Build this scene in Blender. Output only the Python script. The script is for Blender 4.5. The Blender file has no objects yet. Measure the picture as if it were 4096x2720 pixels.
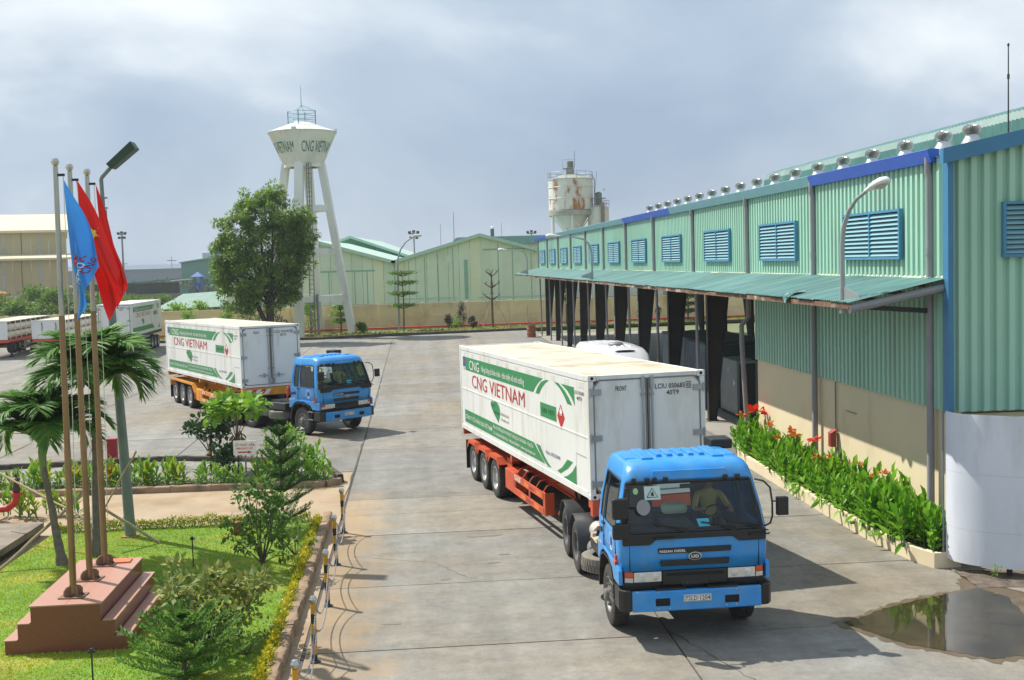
import bpy, bmesh, math, random
import numpy as np
from mathutils import Vector, Matrix
PI = math.pi
RAD = math.radians
rng = random.Random(11)
nr = np.random.default_rng(11)
scene = bpy.context.scene
COL = scene.collection

# ------------------------------------------------------------------ camera
cam = bpy.data.cameras.new('camera')
cam_o = bpy.data.objects.new('camera', cam)
COL.objects.link(cam_o)
_p, _r = 0.066, 0.028
_f = Vector((0, math.cos(_p), -math.sin(_p))); _rt = Vector((1, 0, 0)); _dn = _f.cross(_rt)
_r2 = math.cos(_r) * _rt + math.sin(_r) * _dn
_d2 = -math.sin(_r) * _rt + math.cos(_r) * _dn
cam_o.matrix_world = Matrix(((_r2.x, -_d2.x, -_f.x, 0), (_r2.y, -_d2.y, -_f.y, 0), (_r2.z, -_d2.z, -_f.z, 6.14), (0, 0, 0, 1)))
cam.sensor_fit = 'HORIZONTAL'; cam.sensor_width = 36.0; cam.lens = 41.16
cam.clip_start = 0.1; cam.clip_end = 6000
scene.camera = cam_o

# ------------------------------------------------------------------ world, sun, exposure
SUN_AZ, SUN_EL = -55.5, 52.0      # degrees; azimuth from +Y towards +X
sd = Vector((math.sin(RAD(SUN_AZ)) * math.cos(RAD(SUN_EL)), math.cos(RAD(SUN_AZ)) * math.cos(RAD(SUN_EL)), math.sin(RAD(SUN_EL))))
world = bpy.data.worlds.new('World'); scene.world = world; world.use_nodes = True
wn = world.node_tree; wn.nodes.clear()
def wnode(t, **k):
    n = wn.nodes.new(t)
    for a, b in k.items(): setattr(n, a, b)
    return n
sky = wnode('ShaderNodeTexSky', sky_type='NISHITA', sun_disc=False, sun_elevation=RAD(SUN_EL), sun_rotation=RAD(SUN_AZ),
            air_density=1.3, dust_density=1.0, ozone_density=2.0)
geo = wnode('ShaderNodeTexCoord')
mp = wnode('ShaderNodeMapping'); mp.inputs['Scale'].default_value = (1.0, 1.0, 1.7)
n1 = wnode('ShaderNodeTexNoise'); n1.inputs['Scale'].default_value = 2.3; n1.inputs['Detail'].default_value = 6; n1.inputs['Roughness'].default_value = .55
n1.inputs['Distortion'].default_value = .35
r1 = wnode('ShaderNodeValToRGB'); r1.color_ramp.elements[0].position = .30; r1.color_ramp.elements[1].position = .72
r1.color_ramp.elements[0].color = (.88, .88, .88, 1); r1.color_ramp.elements[1].color = (1, 1, 1, 1)
n2 = wnode('ShaderNodeTexNoise'); n2.inputs['Scale'].default_value = 2.1; n2.inputs['Detail'].default_value = 7; n2.inputs['Roughness'].default_value = .52; n2.inputs['Distortion'].default_value = .25
r2 = wnode('ShaderNodeValToRGB'); r2.color_ramp.elements[0].position = .36; r2.color_ramp.elements[1].position = .66; _e = r2.color_ramp.elements.new(.50); _e.color = (3.8, 4.55, 5.5, 1)
r2.color_ramp.elements[0].color = (2.7, 3.45, 4.6, 1); r2.color_ramp.elements[2].color = (7.4, 7.8, 8.0, 1)
mixw = wnode('ShaderNodeMix', data_type='RGBA')
bg = wnode('ShaderNodeBackground'); bg.inputs['Strength'].default_value = 0.096
outw = wnode('ShaderNodeOutputWorld')
L = wn.links.new
L(geo.outputs['Generated'], mp.inputs['Vector']); L(mp.outputs[0], n1.inputs['Vector']); L(mp.outputs[0], n2.inputs['Vector'])
L(n1.outputs['Fac'], r1.inputs['Fac']); L(n2.outputs['Fac'], r2.inputs['Fac'])
L(r1.outputs['Color'], mixw.inputs[0]); L(sky.outputs[0], mixw.inputs[6]); L(r2.outputs['Color'], mixw.inputs[7])
L(mixw.outputs[2], bg.inputs['Color']); L(bg.outputs[0], outw.inputs['Surface'])

sun = bpy.data.lights.new('sun', 'SUN'); sun.energy = 4.3; sun.angle = RAD(0.55); sun.color = (1.0, .945, .85)
sun_o = bpy.data.objects.new('sun', sun); COL.objects.link(sun_o)
sun_o.rotation_euler = (-sd).to_track_quat('-Z', 'Y').to_euler(); sun_o.location = (-30, 20, 40)
scene.view_settings.view_transform = 'Standard'; scene.view_settings.look = 'None'
scene.view_settings.exposure = 0.53; scene.view_settings.gamma = 1.0
scene.cycles.max_bounces = 6; scene.cycles.transparent_max_bounces = 16
scene.cycles.caustics_reflective = False; scene.cycles.caustics_refractive = False
try:
    scene.cycles.use_denoising = True
except Exception:
    pass

# ------------------------------------------------------------------ materials
def lin(r, g, b):
    f = lambda c: (c / 255 / 12.92) if c / 255 <= .04045 else ((c / 255 + .055) / 1.055) ** 2.4
    return (f(r), f(g), f(b))
MATS = {}
def M(name, col, rough=.6, metal=0., var=.12, scale=2.0, bump=0., bscale=25., spec=.5, col2=None, th=.6, soft=.08, stretch=(1, 1, 1),
      sc2=1.5, coat=0., rnd=0., leaf=None, transl=0., emis=None, det=4.0):
    if name in MATS: return MATS[name]
    m = bpy.data.materials.new(name); m.use_nodes = True; MATS[name] = m
    nt = m.node_tree; b = nt.nodes['Principled BSDF']; N = nt.nodes.new; Lk = nt.links.new
    b.inputs['Roughness'].default_value = rough; b.inputs['Metallic'].default_value = metal
    b.inputs['Specular IOR Level'].default_value = spec
    if coat: b.inputs['Coat Weight'].default_value = coat; b.inputs['Coat Roughness'].default_value = .08
    base = N('ShaderNodeRGB'); base.outputs[0].default_value = (*col, 1); out = base.outputs[0]
    pos = N('ShaderNodeNewGeometry')
    if col2 is not None:
        mpn = N('ShaderNodeMapping'); mpn.inputs['Scale'].default_value = stretch; Lk(pos.outputs['Position'], mpn.inputs['Vector'])
        nz = N('ShaderNodeTexNoise'); nz.inputs['Scale'].default_value = sc2; nz.inputs['Detail'].default_value = 6; nz.inputs['Roughness'].default_value = .62
        Lk(mpn.outputs[0], nz.inputs['Vector'])
        rp = N('ShaderNodeMapRange'); rp.inputs['From Min'].default_value = th - soft; rp.inputs['From Max'].default_value = th + soft
        Lk(nz.outputs['Fac'], rp.inputs['Value'])
        mx = N('ShaderNodeMix'); mx.data_type = 'RGBA'; mx.inputs[7].default_value = (*col2, 1)
        Lk(rp.outputs[0], mx.inputs[0]); Lk(out, mx.inputs[6]); out = mx.outputs[2]
    if leaf is not None:
        at = N('ShaderNodeAttribute'); at.attribute_name = 'var'
        mx = N('ShaderNodeMix'); mx.data_type = 'RGBA'; mx.inputs[7].default_value = (*leaf, 1)
        Lk(at.outputs['Fac'], mx.inputs[0]); Lk(out, mx.inputs[6]); out = mx.outputs[2]
    if var:
        nz = N('ShaderNodeTexNoise'); nz.inputs['Scale'].default_value = scale; nz.inputs['Detail'].default_value = det
        Lk(pos.outputs['Position'], nz.inputs['Vector'])
        rp = N('ShaderNodeMapRange'); rp.inputs['From Min'].default_value = .25; rp.inputs['From Max'].default_value = .75
        rp.inputs['To Min'].default_value = 1 - var; rp.inputs['To Max'].default_value = 1 + var
        Lk(nz.outputs['Fac'], rp.inputs['Value'])
        mx = N('ShaderNodeVectorMath'); mx.operation = 'SCALE'; Lk(out, mx.inputs[0]); Lk(rp.outputs[0], mx.inputs['Scale']); out = mx.outputs[0]
    if rnd:
        oi = N('ShaderNodeObjectInfo'); rp = N('ShaderNodeMapRange'); rp.inputs['To Min'].default_value = 1 - rnd; rp.inputs['To Max'].default_value = 1 + rnd
        Lk(oi.outputs['Random'], rp.inputs['Value'])
        mx = N('ShaderNodeVectorMath'); mx.operation = 'SCALE'; Lk(out, mx.inputs[0]); Lk(rp.outputs[0], mx.inputs['Scale']); out = mx.outputs[0]
    Lk(out, b.inputs['Base Color'])
    if bump:
        nz = N('ShaderNodeTexNoise'); nz.inputs['Scale'].default_value = bscale; nz.inputs['Detail'].default_value = 5
        Lk(pos.outputs['Position'], nz.inputs['Vector'])
        bp = N('ShaderNodeBump'); bp.inputs['Strength'].default_value = bump; bp.inputs['Distance'].default_value = .02
        Lk(nz.outputs['Fac'], bp.inputs['Height']); Lk(bp.outputs[0], b.inputs['Normal'])
    if transl:
        tr = N('ShaderNodeBsdfTranslucent'); Lk(out, tr.inputs['Color']); ms = N('ShaderNodeMixShader'); ms.inputs[0].default_value = transl
        Lk(b.outputs[0], ms.inputs[1]); Lk(tr.outputs[0], ms.inputs[2]); Lk(ms.outputs[0], nt.nodes['Material Output'].inputs['Surface'])
    if emis:
        b.inputs['Emission Color'].default_value = (*emis, 1); b.inputs['Emission Strength'].default_value = 1
    return m
def glass(name, tint, refl=1.0, rough=.02):
    if name in MATS: return MATS[name]
    m = bpy.data.materials.new(name); m.use_nodes = True; MATS[name] = m; nt = m.node_tree
    nt.nodes.remove(nt.nodes['Principled BSDF']); N = nt.nodes.new; Lk = nt.links.new
    t = N('ShaderNodeBsdfTransparent'); t.inputs[0].default_value = (*tint, 1)
    g = N('ShaderNodeBsdfGlossy'); g.inputs['Roughness'].default_value = rough; g.inputs[0].default_value = (refl, refl, refl, 1)
    fr = N('ShaderNodeFresnel'); fr.inputs[0].default_value = 1.5
    ms = N('ShaderNodeMixShader'); Lk(fr.outputs[0], ms.inputs[0]); Lk(t.outputs[0], ms.inputs[1]); Lk(g.outputs[0], ms.inputs[2])
    Lk(ms.outputs[0], nt.nodes['Material Output'].inputs['Surface'])
    return m

# ------------------------------------------------------------------ mesh builder
class MB:
    def __init__(s): s.v = []; s.f = []; s.mi = []; s.c = 0
    def add(s, vs, fs):
        o = len(s.v); s.v += [tuple(p) for p in vs]; s.f += [tuple(i + o for i in f) for f in fs]; s.mi += [s.c] * len(fs); return s
    def box(s, x0, x1, y0, y1, z0, z1):
        return s.add([(x0, y0, z0), (x1, y0, z0), (x1, y1, z0), (x0, y1, z0), (x0, y0, z1), (x1, y0, z1), (x1, y1, z1), (x0, y1, z1)],
                     [(0, 3, 2, 1), (4, 5, 6, 7), (0, 1, 5, 4), (1, 2, 6, 5), (2, 3, 7, 6), (3, 0, 4, 7)])
    def bar(s, p, q, w, h, up=(0, 0, 1)):
        p = Vector(p); q = Vector(q); d = (q - p).normalized(); a = d.cross(Vector(up))
        if a.length < 1e-4: a = d.cross(Vector((1, 0, 0)))
        a.normalize(); b = a.cross(d); a = a * w / 2; b = b * h / 2
        vs = [p - a - b, p + a - b, p + a + b, p - a + b, q - a - b, q + a - b, q + a + b, q - a + b]
        return s.add(vs, [(0, 3, 2, 1), (4, 5, 6, 7), (0, 1, 5, 4), (1, 2, 6, 5), (2, 3, 7, 6), (3, 0, 4, 7)][::1])
    def tube(s, pts, r, n=8, caps=True):
        pts = [Vector(p) for p in pts]; rs = r if isinstance(r, (list, tuple)) else [r] * len(pts); rings = []; a = None
        for i, p in enumerate(pts):
            d = (pts[min(i + 1, len(pts) - 1)] - pts[max(i - 1, 0)]).normalized()
            if a is None:
                a = d.cross(Vector((0, 0, 1)))
                if a.length < 1e-3: a = d.cross(Vector((1, 0, 0)))
            a = (a - d * a.dot(d)).normalized(); b = d.cross(a)
            rings.append([p + (a * math.cos(2 * PI * k / n) + b * math.sin(2 * PI * k / n)) * rs[i] for k in range(n)])
        vs = [q for rg in rings for q in rg]; fs = []
        for i in range(len(pts) - 1):
            for k in range(n):
                k2 = (k + 1) % n; fs.append((i * n + k, i * n + k2, (i + 1) * n + k2, (i + 1) * n + k))
        if caps: fs += [tuple(range(n - 1, -1, -1)), tuple((len(pts) - 1) * n + k for k in range(n))]
        return s.add(vs, fs)
    def cyl(s, p, q, r, n=12, r2=None): return s.tube([p, q], [r, r if r2 is None else r2], n)
    def prism(s, poly, h0, h1, ax='z'):
        n = len(poly)
        P = (lambda u, v, h: (u, v, h)) if ax == 'z' else ((lambda u, v, h: (h, u, v)) if ax == 'x' else (lambda u, v, h: (u, h, v)))
        vs = [P(u, v, h0) for u, v in poly] + [P(u, v, h1) for u, v in poly]
        return s.add(vs, [tuple(range(n - 1, -1, -1)), tuple(range(n, 2 * n))] + [(i, (i + 1) % n, n + (i + 1) % n, n + i) for i in range(n)])
    def lathe(s, prof, n=24, ax='z', c=(0, 0, 0), close=False):
        vs = []; fs = []; m = len(prof)
        for r, h in prof:
            for k in range(n):
                a = 2 * PI * k / n; x = r * math.cos(a); y = r * math.sin(a)
                vs.append((x + c[0], y + c[1], h + c[2]) if ax == 'z' else (h + c[0], x + c[1], y + c[2]))
        for i in range(m if close else m - 1):
            j = (i + 1) % m
            for k in range(n): k2 = (k + 1) % n; fs.append((i * n + k, i * n + k2, j * n + k2, j * n + k))
        return s.add(vs, fs)
    def grid(s, fn, nu, nv):
        vs = [fn(i / nu, j / nv) for j in range(nv + 1) for i in range(nu + 1)]
        return s.add(vs, [(j * (nu + 1) + i, j * (nu + 1) + i + 1, (j + 1) * (nu + 1) + i + 1, (j + 1) * (nu + 1) + i) for j in range(nv) for i in range(nu)])
    def xf(s, m):
        s.v = [tuple(m @ Vector(p)) for p in s.v]; return s
    def merge(s, o, m=None):
        vs = [m @ Vector(p) for p in o.v] if m is not None else o.v
        k = len(s.v); s.v += [tuple(p) for p in vs]; s.f += [tuple(i + k for i in f) for f in o.f]; s.mi += o.mi; return s
    def mesh(s, name, mats, smooth=False, ang=40):
        me = bpy.data.meshes.new(name); me.from_pydata(s.v, [], s.f)
        for m in (mats if isinstance(mats, (list, tuple)) else [mats]): me.materials.append(m)
        if any(s.mi): me.polygons.foreach_set('material_index', s.mi)
        bm = bmesh.new(); bm.from_mesh(me); bmesh.ops.recalc_face_normals(bm, faces=bm.faces); bm.to_mesh(me); bm.free()
        if smooth:
            me.polygons.foreach_set('use_smooth', [True] * len(me.polygons))
            if ang: me.set_sharp_from_angle(angle=RAD(ang))
        me.update(); return me
    def build(s, name, mats, parent=None, smooth=False, ang=40, bevel=0, solid=0, loc=(0, 0, 0), rot=(0, 0, 0), scale=None):
        return ob(name, s.mesh(name, mats, smooth, ang), parent, loc, rot, bevel, solid, scale)
def ob(name, me, parent=None, loc=(0, 0, 0), rot=(0, 0, 0), bevel=0, solid=0, scale=None):
    o = bpy.data.objects.new(name, me); COL.objects.link(o); o.parent = parent; o.location = loc; o.rotation_euler = rot
    if scale: o.scale = scale
    if bevel:
        md = o.modifiers.new('Bevel', 'BEVEL'); md.width = bevel; md.segments = 2; md.limit_method = 'ANGLE'; md.angle_limit = RAD(35)
        md.harden_normals = False
    if solid:
        md = o.modifiers.new('Solidify', 'SOLIDIFY'); md.thickness = solid; md.offset = -1
    return o
CACHE = {}
def cached(key, fn):
    if key not in CACHE: CACHE[key] = fn()
    return CACHE[key]
def cpart(name, key, fn, mats, parent, smooth=False, ang=40, bevel=0, solid=0, loc=(0, 0, 0), rot=(0, 0, 0), scale=None):
    def mk():
        b = MB(); fn(b); return b.mesh(name, mats, smooth, ang)
    return ob(name, cached(key, mk), parent, loc, rot, bevel, solid, scale)
def part(name, fn, mats, parent=None, **k):
    b = MB(); fn(b); return b.build(name, mats, parent, **k)
def tag(o, label, cat, group=None):
    o['label'] = label; o['category'] = cat
    if group: o['group'] = group
    return o
def thing(name, label, cat, loc=(0, 0, 0), rz=0, group=None, rx=0):
    o = bpy.data.objects.new(name, None); COL.objects.link(o); o.empty_display_size = .2
    o.location = loc; o.rotation_euler = (rx, 0, rz); return tag(o, label, cat, group)
def struct(o, kind='structure'):
    o['kind'] = kind; return o

# lettering: flat mesh from the built-in font, fitted to a width x height box, lower left at 0,0
def text_geo(body, w, h, bold=0.0, slant=0.0, keep=False):
    def mk():
        cu = bpy.data.curves.new('lettering', 'FONT'); cu.body = body; cu.offset = bold; cu.resolution_u = 2; cu.shear = slant; cu.space_character = 1.0 + 5 * bold; cu.fill_mode = 'FRONT'
        o = bpy.data.objects.new('lettering', cu); COL.objects.link(o)
        me = bpy.data.meshes.new_from_object(o.evaluated_get(bpy.context.evaluated_depsgraph_get()))
        vs = [tuple(v.co) for v in me.vertices]; fs = [tuple(p.vertices) for p in me.polygons]
        bpy.data.objects.remove(o); bpy.data.curves.remove(cu); bpy.data.meshes.remove(me)
        return vs, fs
    vs, fs = cached(('txt', body, bold, slant), mk)
    if not vs: return MB()
    x0 = min(v[0] for v in vs); x1 = max(v[0] for v in vs); y0 = min(v[1] for v in vs); y1 = max(v[1] for v in vs)
    sx = w / (x1 - x0); sy = h / (y1 - y0)
    b = MB(); b.add([((v[0] - x0) * sx, (v[1] - y0) * sy, 0) for v in vs], fs); return b
def decal(name, geo_, fn, mat, parent, key=None):
    """geo_ in the plane (u,v,0) mapped by fn(u,v) to 3-D."""
    def mk():
        b = MB(); b.v = [tuple(fn(p[0], p[1])) for p in geo_.v]; b.f = geo_.f; b.mi = [0] * len(b.f); return b.mesh(name, mat)
    return ob(name, cached(key, mk) if key else mk(), parent)
def poly(pts):
    b = MB(); b.add([(p[0], p[1], 0) for p in pts], [tuple(range(len(pts)))]); return b
def polys(lst):
    b = MB()
    for pts in lst: b.add([(p[0], p[1], 0) for p in pts], [tuple(range(len(pts)))])
    return b

# foliage: many copies of one small leaf
LEAF4 = (np.array([(0, 0, 0), (.22, .45, .05), (0, 1, -.04), (-.22, .45, .05)]), [(0, 1, 2, 3)])
LEAFW = (np.array([(0, 0, 0), (.30, .3, .07), (.28, .68, .05), (0, 1, -.12), (-.28, .68, .05), (-.30, .3, .07), (0, .35, -.02), (0, .7, -.02)]),
         [(0, 1, 6, 6), (1, 2, 7, 6), (2, 3, 7, 7), (0, 6, 5, 5), (6, 7, 4, 5), (7, 3, 4, 4)])
def basis(d, up):
    d = d / np.linalg.norm(d, axis=1, keepdims=True)
    x = np.cross(d, up); x /= np.linalg.norm(x, axis=1, keepdims=True) + 1e-9
    z = np.cross(x, d)
    return np.stack([x, d, z], 2)
def leaves(name, pos, dirs, size, mat, parent=None, tmpl=LEAF4, width=1.0, var=None, upj=.5):
    n = len(pos); pos = np.asarray(pos, float); dirs = np.asarray(dirs, float)
    up = np.array([0, 0, 1.0]) + nr.normal(0, upj, (n, 3)); Bm = basis(dirs, up)
    tv, tf = tmpl; k = len(tv); size = np.broadcast_to(np.asarray(size, float), (n,))
    t = tv * np.array([width, 1, 1])
    V = np.einsum('nij,kj->nki', Bm, t) * size[:, None, None] + pos[:, None]
    tris = []
    for f in tf:
        f = list(dict.fromkeys(f)); tris.append(f)
    me = bpy.data.meshes.new(name); flat = []; tot = []
    for i in range(n):
        o = i * k
        for f in tris: flat += [o + q for q in f]; tot.append(len(f))
    me.vertices.add(n * k); me.vertices.foreach_set('co', V.reshape(-1))
    me.loops.add(len(flat)); me.loops.foreach_set('vertex_index', flat)
    me.polygons.add(len(tot)); st = np.concatenate([[0], np.cumsum(tot)[:-1]]); me.polygons.foreach_set('loop_start', st); me.polygons.foreach_set('loop_total', tot)
    me.update(calc_edges=True)
    a = me.attributes.new('var', 'FLOAT', 'POINT'); vv = nr.random(n) if var is None else np.asarray(var, float)
    a.data.foreach_set('value', np.repeat(vv, k))
    me.materials.append(mat); me.validate()
    return ob(name, me, parent)
def rdir(n, zlo=-.4, zhi=1.0):
    d = nr.normal(0, 1, (n, 3)); d /= np.linalg.norm(d, axis=1, keepdims=True); d[:, 2] = d[:, 2] * .6 + nr.uniform(zlo, zhi, n) * .5
    return d
# ------------------------------------------------------------------ shared materials
def concrete_mat():
    m = bpy.data.materials.new('concrete_yard'); m.use_nodes = True; MATS['concrete_yard'] = m; nt = m.node_tree; b = nt.nodes['Principled BSDF']; N = nt.nodes.new; Lk = nt.links.new
    b.inputs['Roughness'].default_value = .82; b.inputs['Specular IOR Level'].default_value = .35
    pos = N('ShaderNodeNewGeometry'); rot = N('ShaderNodeMapping'); rot.inputs['Rotation'].default_value = (0, 0, -RAD(4.72)); Lk(pos.outputs['Position'], rot.inputs['Vector'])
    def noise(sc, det, rough=.6, st=(1, 1, 1), dist=0.):
        q = N('ShaderNodeMapping'); q.inputs['Scale'].default_value = st; Lk(rot.outputs[0], q.inputs['Vector'])
        z = N('ShaderNodeTexNoise'); z.inputs['Scale'].default_value = sc; z.inputs['Detail'].default_value = det; z.inputs['Roughness'].default_value = rough; z.inputs['Distortion'].default_value = dist
        Lk(q.outputs[0], z.inputs['Vector']); return z.outputs['Fac']
    def rng_(s_, a, c, lo, hi):
        q = N('ShaderNodeMapRange'); q.inputs['From Min'].default_value = a; q.inputs['From Max'].default_value = c; q.inputs['To Min'].default_value = lo; q.inputs['To Max'].default_value = hi; Lk(s_, q.inputs['Value']); return q.outputs[0]
    def mixc(f_, a, c):
        q = N('ShaderNodeMix'); q.data_type = 'RGBA'; Lk(f_, q.inputs[0])
        for i_, x in ((6, a), (7, c)):
            if isinstance(x, tuple): q.inputs[i_].default_value = (*x, 1)
            else: Lk(x, q.inputs[i_])
        return q.outputs[2]
    def mul(c, f_):
        q = N('ShaderNodeVectorMath'); q.operation = 'SCALE'; Lk(c, q.inputs[0]); Lk(f_, q.inputs['Scale']); return q.outputs[0]
    c = mixc(rng_(noise(.16, 5, .6, dist=.6), .42, .66, 0, 1), (.222, .218, .200), (.225, .196, .150))
    c = mixc(rng_(noise(.5, 9, .68), .56, .72, 0, .75), c, (.135, .118, .095))
    c = mul(c, rng_(noise(1.3, 12, .74), .3, .7, .74, 1.24)); c = mul(c, rng_(noise(6.5, 6, .7), .3, .7, .88, 1.12))
    sx_ = N('ShaderNodeSeparateXYZ'); Lk(rot.outputs[0], sx_.inputs[0]); wq = N('ShaderNodeMath'); wq.operation = 'MULTIPLY_ADD'; Lk(noise(1.1, 7, .65), wq.inputs[0]); wq.inputs[1].default_value = 3.2; Lk(sx_.outputs[0], wq.inputs[2])
    fx = rng_(wq.outputs[0], .0, 1.0, .8, 0.); fy = rng_(sx_.outputs[1], 30.0, 32.5, 1.0, 0.); ff = N('ShaderNodeMath'); ff.operation = 'MULTIPLY'; Lk(fx, ff.inputs[0]); Lk(fy, ff.inputs[1]); gt_ = rng_(sx_.outputs[0], -2.6, -2.4, 0., 1.); f2 = N('ShaderNodeMath'); f2.operation = 'MULTIPLY'; Lk(ff.outputs[0], f2.inputs[0]); Lk(gt_, f2.inputs[1])
    c = mixc(f2.outputs[0], c, (.33, .235, .135))
    c = mul(c, rng_(noise(.9, 5, .6, (1.0, .045, 1)), .35, .68, 1.10, .84))
    c = mul(c, rng_(noise(1.6, 4, .6, (.06, 1.0, 1)), .4, .7, 1.03, .93))
    c = mul(c, rng_(noise(38, 3, .7), .3, .7, .86, 1.12))
    oi = N('ShaderNodeObjectInfo'); c = mul(c, rng_(oi.outputs['Random'], 0, 1, .90, 1.10))
    Lk(c, b.inputs['Base Color'])
    bp = N('ShaderNodeBump'); bp.inputs['Strength'].default_value = .35; bp.inputs['Distance'].default_value = .02; Lk(noise(40, 5), bp.inputs['Height']); Lk(bp.outputs[0], b.inputs['Normal'])
    return m
concrete = concrete_mat()
joint = M('joint_filler', (.075, .07, .062), .9, var=.2)
path_m = M('path_concrete', (.36, .275, .18), .85, var=.2, scale=.8, bump=.3, bscale=30, col2=(.30, .20, .115), th=.57, sc2=.5, det=7)
kerb_m = M('old_kerb', (.30, .205, .125), .9, var=.28, scale=2.5, bump=.8, bscale=14, col2=(.11, .095, .07), th=.58, sc2=1.6, det=6)
soil = M('soil', (.10, .065, .04), .95, var=.3, scale=4, bump=.8, bscale=18)
cream = M('cream_render', (.72, .62, .42), .8, var=.05, scale=.8, bump=.08, bscale=30, col2=(.62, .52, .34), th=.66, sc2=1.1, stretch=(1, 1, .35))
clad = M('pale_green_sheet', (.34, .57, .46), .42, var=.06, scale=.6, spec=.4, col2=(.31, .48, .40), th=.63, sc2=.8, stretch=(1, 1, .3), rnd=.05)
teal = M('teal_sheet', (.085, .205, .19), .45, var=.16, scale=.8, spec=.45, rnd=.15, col2=(.16, .29, .275), th=.53, sc2=1.0, stretch=(.25, 5, 1))
bluetrim = M('blue_trim', (.045, .19, .36), .45, var=.08)
gut_t = M('gutter_teal', (.15, .33, .39), .45, var=.08)
gut_b = M('gutter_blue', (.03, .11, .52), .4, var=.10)
louv = M('louvre_blue', (.20, .40, .47), .5, var=.06)
louv_f = M('louvre_frame', (.06, .23, .38), .5, var=.06)
pvc = M('grey_pvc', (.27, .26, .285), .45, var=.10, scale=2)
steel_d = M('dark_steel', (.035, .036, .036), .6, var=.3, scale=1.5)
steel_g = M('grey_steel', (.23, .24, .245), .45, metal=.2, var=.12)
alu = M('bright_metal', (.52, .52, .50), .28, metal=1.0, var=.06)
rusty = M('rusty_steel', (.16, .085, .05), .85, var=.35, scale=3, col2=(.42, .38, .30), th=.6, sc2=2)
dark = M('dark_interior', (.012, .012, .012), .9, var=0)
redpaint = M('red_paint', (.50, .035, .025), .45, var=.10)
white_p = M('white_paint', (.74, .75, .74), .4, var=.05, col2=(.60, .59, .56), th=.68, sc2=.9, stretch=(1, 1, .3))
black_p = M('black_plastic', (.014, .014, .015), .4, var=.1)
rubber = M('tyre_rubber', (.045, .043, .04), .85, var=.25, scale=6)

P0 = (8.6, 22.5, 0.0); BRZ = RAD(4.72)
_c, _s = math.cos(BRZ), math.sin(BRZ)
def ns(n, s, z=0.0):      # building frame (n outwards into the shed, s along it) to world
    return (P0[0] + n * _c - s * _s, P0[1] + n * _s + s * _c, z)

# ------------------------------------------------------------------ ground, yard, slabs
gm = M('far_ground', (.16, .19, .08), .95, var=.3, scale=.03, col2=(.36, .25, .15), th=.56, sc2=.02, det=8)
g = part('ground', lambda b: b.add([(-3000, -300, -.15), (3000, -300, -.15), (3000, 5000, -.15), (-3000, 5000, -.15)], [(0, 1, 2, 3)]), gm); struct(g)
yard = part('yard', lambda b: b.prism([(-60, -16), (14, -16), (14, .3), (.4, .3), (.4, 84), (-.5, 83.8), (-19, 79.8), (-30, 82), (-60, 84)], -.12, -.018), joint, loc=P0, rot=(0, 0, BRZ)); struct(yard)
nl = [-60, -54.9, -48.8, -42.8, -36.8, -30.7, -24.65, -18.5, -12.35, -6.43, -.30]
sl = [-16, -11.8, -7.6, -3.2, .57, 4.9, 9.08, 13.49, 17.55, 22.1, 26.4, 30.4, 34.5, 38.8, 43.1, 47.4, 51.7, 56, 60.3, 64.6, 68.9, 73.2, 77.5]
GAP = .016
def slab(n0, n1, s0, s1):
    w = n1 - n0 - GAP * 2; d = s1 - s0 - GAP * 2
    o = cpart('concrete_slab', ('slab', round(w, 2), round(d, 2)), lambda b: b.box(0, w, 0, d, -.10, 0), concrete, yard)
    o.location = (n0 + GAP, s0 + GAP, rng.uniform(-.003, .0015)); return o
for i in range(len(nl) - 1):
    for j in range(len(sl) - 1):
        if nl[i + 1] < -12 and sl[j + 1] < 13.6: continue
        slab(nl[i], nl[i + 1], sl[j], sl[j + 1])
for j in range(4): slab(-.30, 5.5, sl[j], sl[j + 1] - (.25 if j == 3 else 0)); slab(5.5, 13.8, sl[j], sl[j + 1] - (.25 if j == 3 else 0))
part('concrete_slab', lambda b: b.prism([(-60, 77.52), (.3, 77.52), (.3, 83.9), (-.5, 83.7), (-19, 79.7), (-30, 81.9), (-60, 83.9)], -.1, -.002), concrete, yard)
def crack(pts, w=.03):
    b = MB()
    pl_ = []
    for i in range(len(pts) - 1):
        for k in range(14):
            t = k / 14; pl_.append((pts[i][0] + (pts[i + 1][0] - pts[i][0]) * t + rng.uniform(-.035, .035), pts[i][1] + (pts[i + 1][1] - pts[i][1]) * t))
    vs = []; fs = []
    for i, p in enumerate(pl_):
        q = pl_[min(i + 1, len(pl_) - 1)]; o = pl_[max(i - 1, 0)]; dx, dy = q[0] - o[0], q[1] - o[1]; l = math.hypot(dx, dy) + 1e-9
        ww = w * rng.uniform(.3, 1.0); nx, ny = -dy / l * ww / 2, dx / l * ww / 2
        vs += [(p[0] + nx, p[1] + ny, .0025), (p[0] - nx, p[1] - ny, .0025)]
    fs = [(2 * i, 2 * i + 1, 2 * i + 3, 2 * i + 2) for i in range(len(pl_) - 1)]
    b.add(vs, fs); return b.build('crack', joint, yard)
crack([(-12.45, 9.6), (-12.36, 20), (-12.3, 32), (-12.34, 44)], .06)
crack([(-12.2, 7.12), (-8, 7.2), (-6.4, 7.05)], .022); crack([(-24.6, 17), (-24.66, 46)], .035)
crack([(-6.42, -3), (-5.7, -5.4), (-5.9, -7.5)], .03); crack([(-11.9, 3.0), (-10.2, 2.2), (-9.4, .6)], .014)
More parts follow.
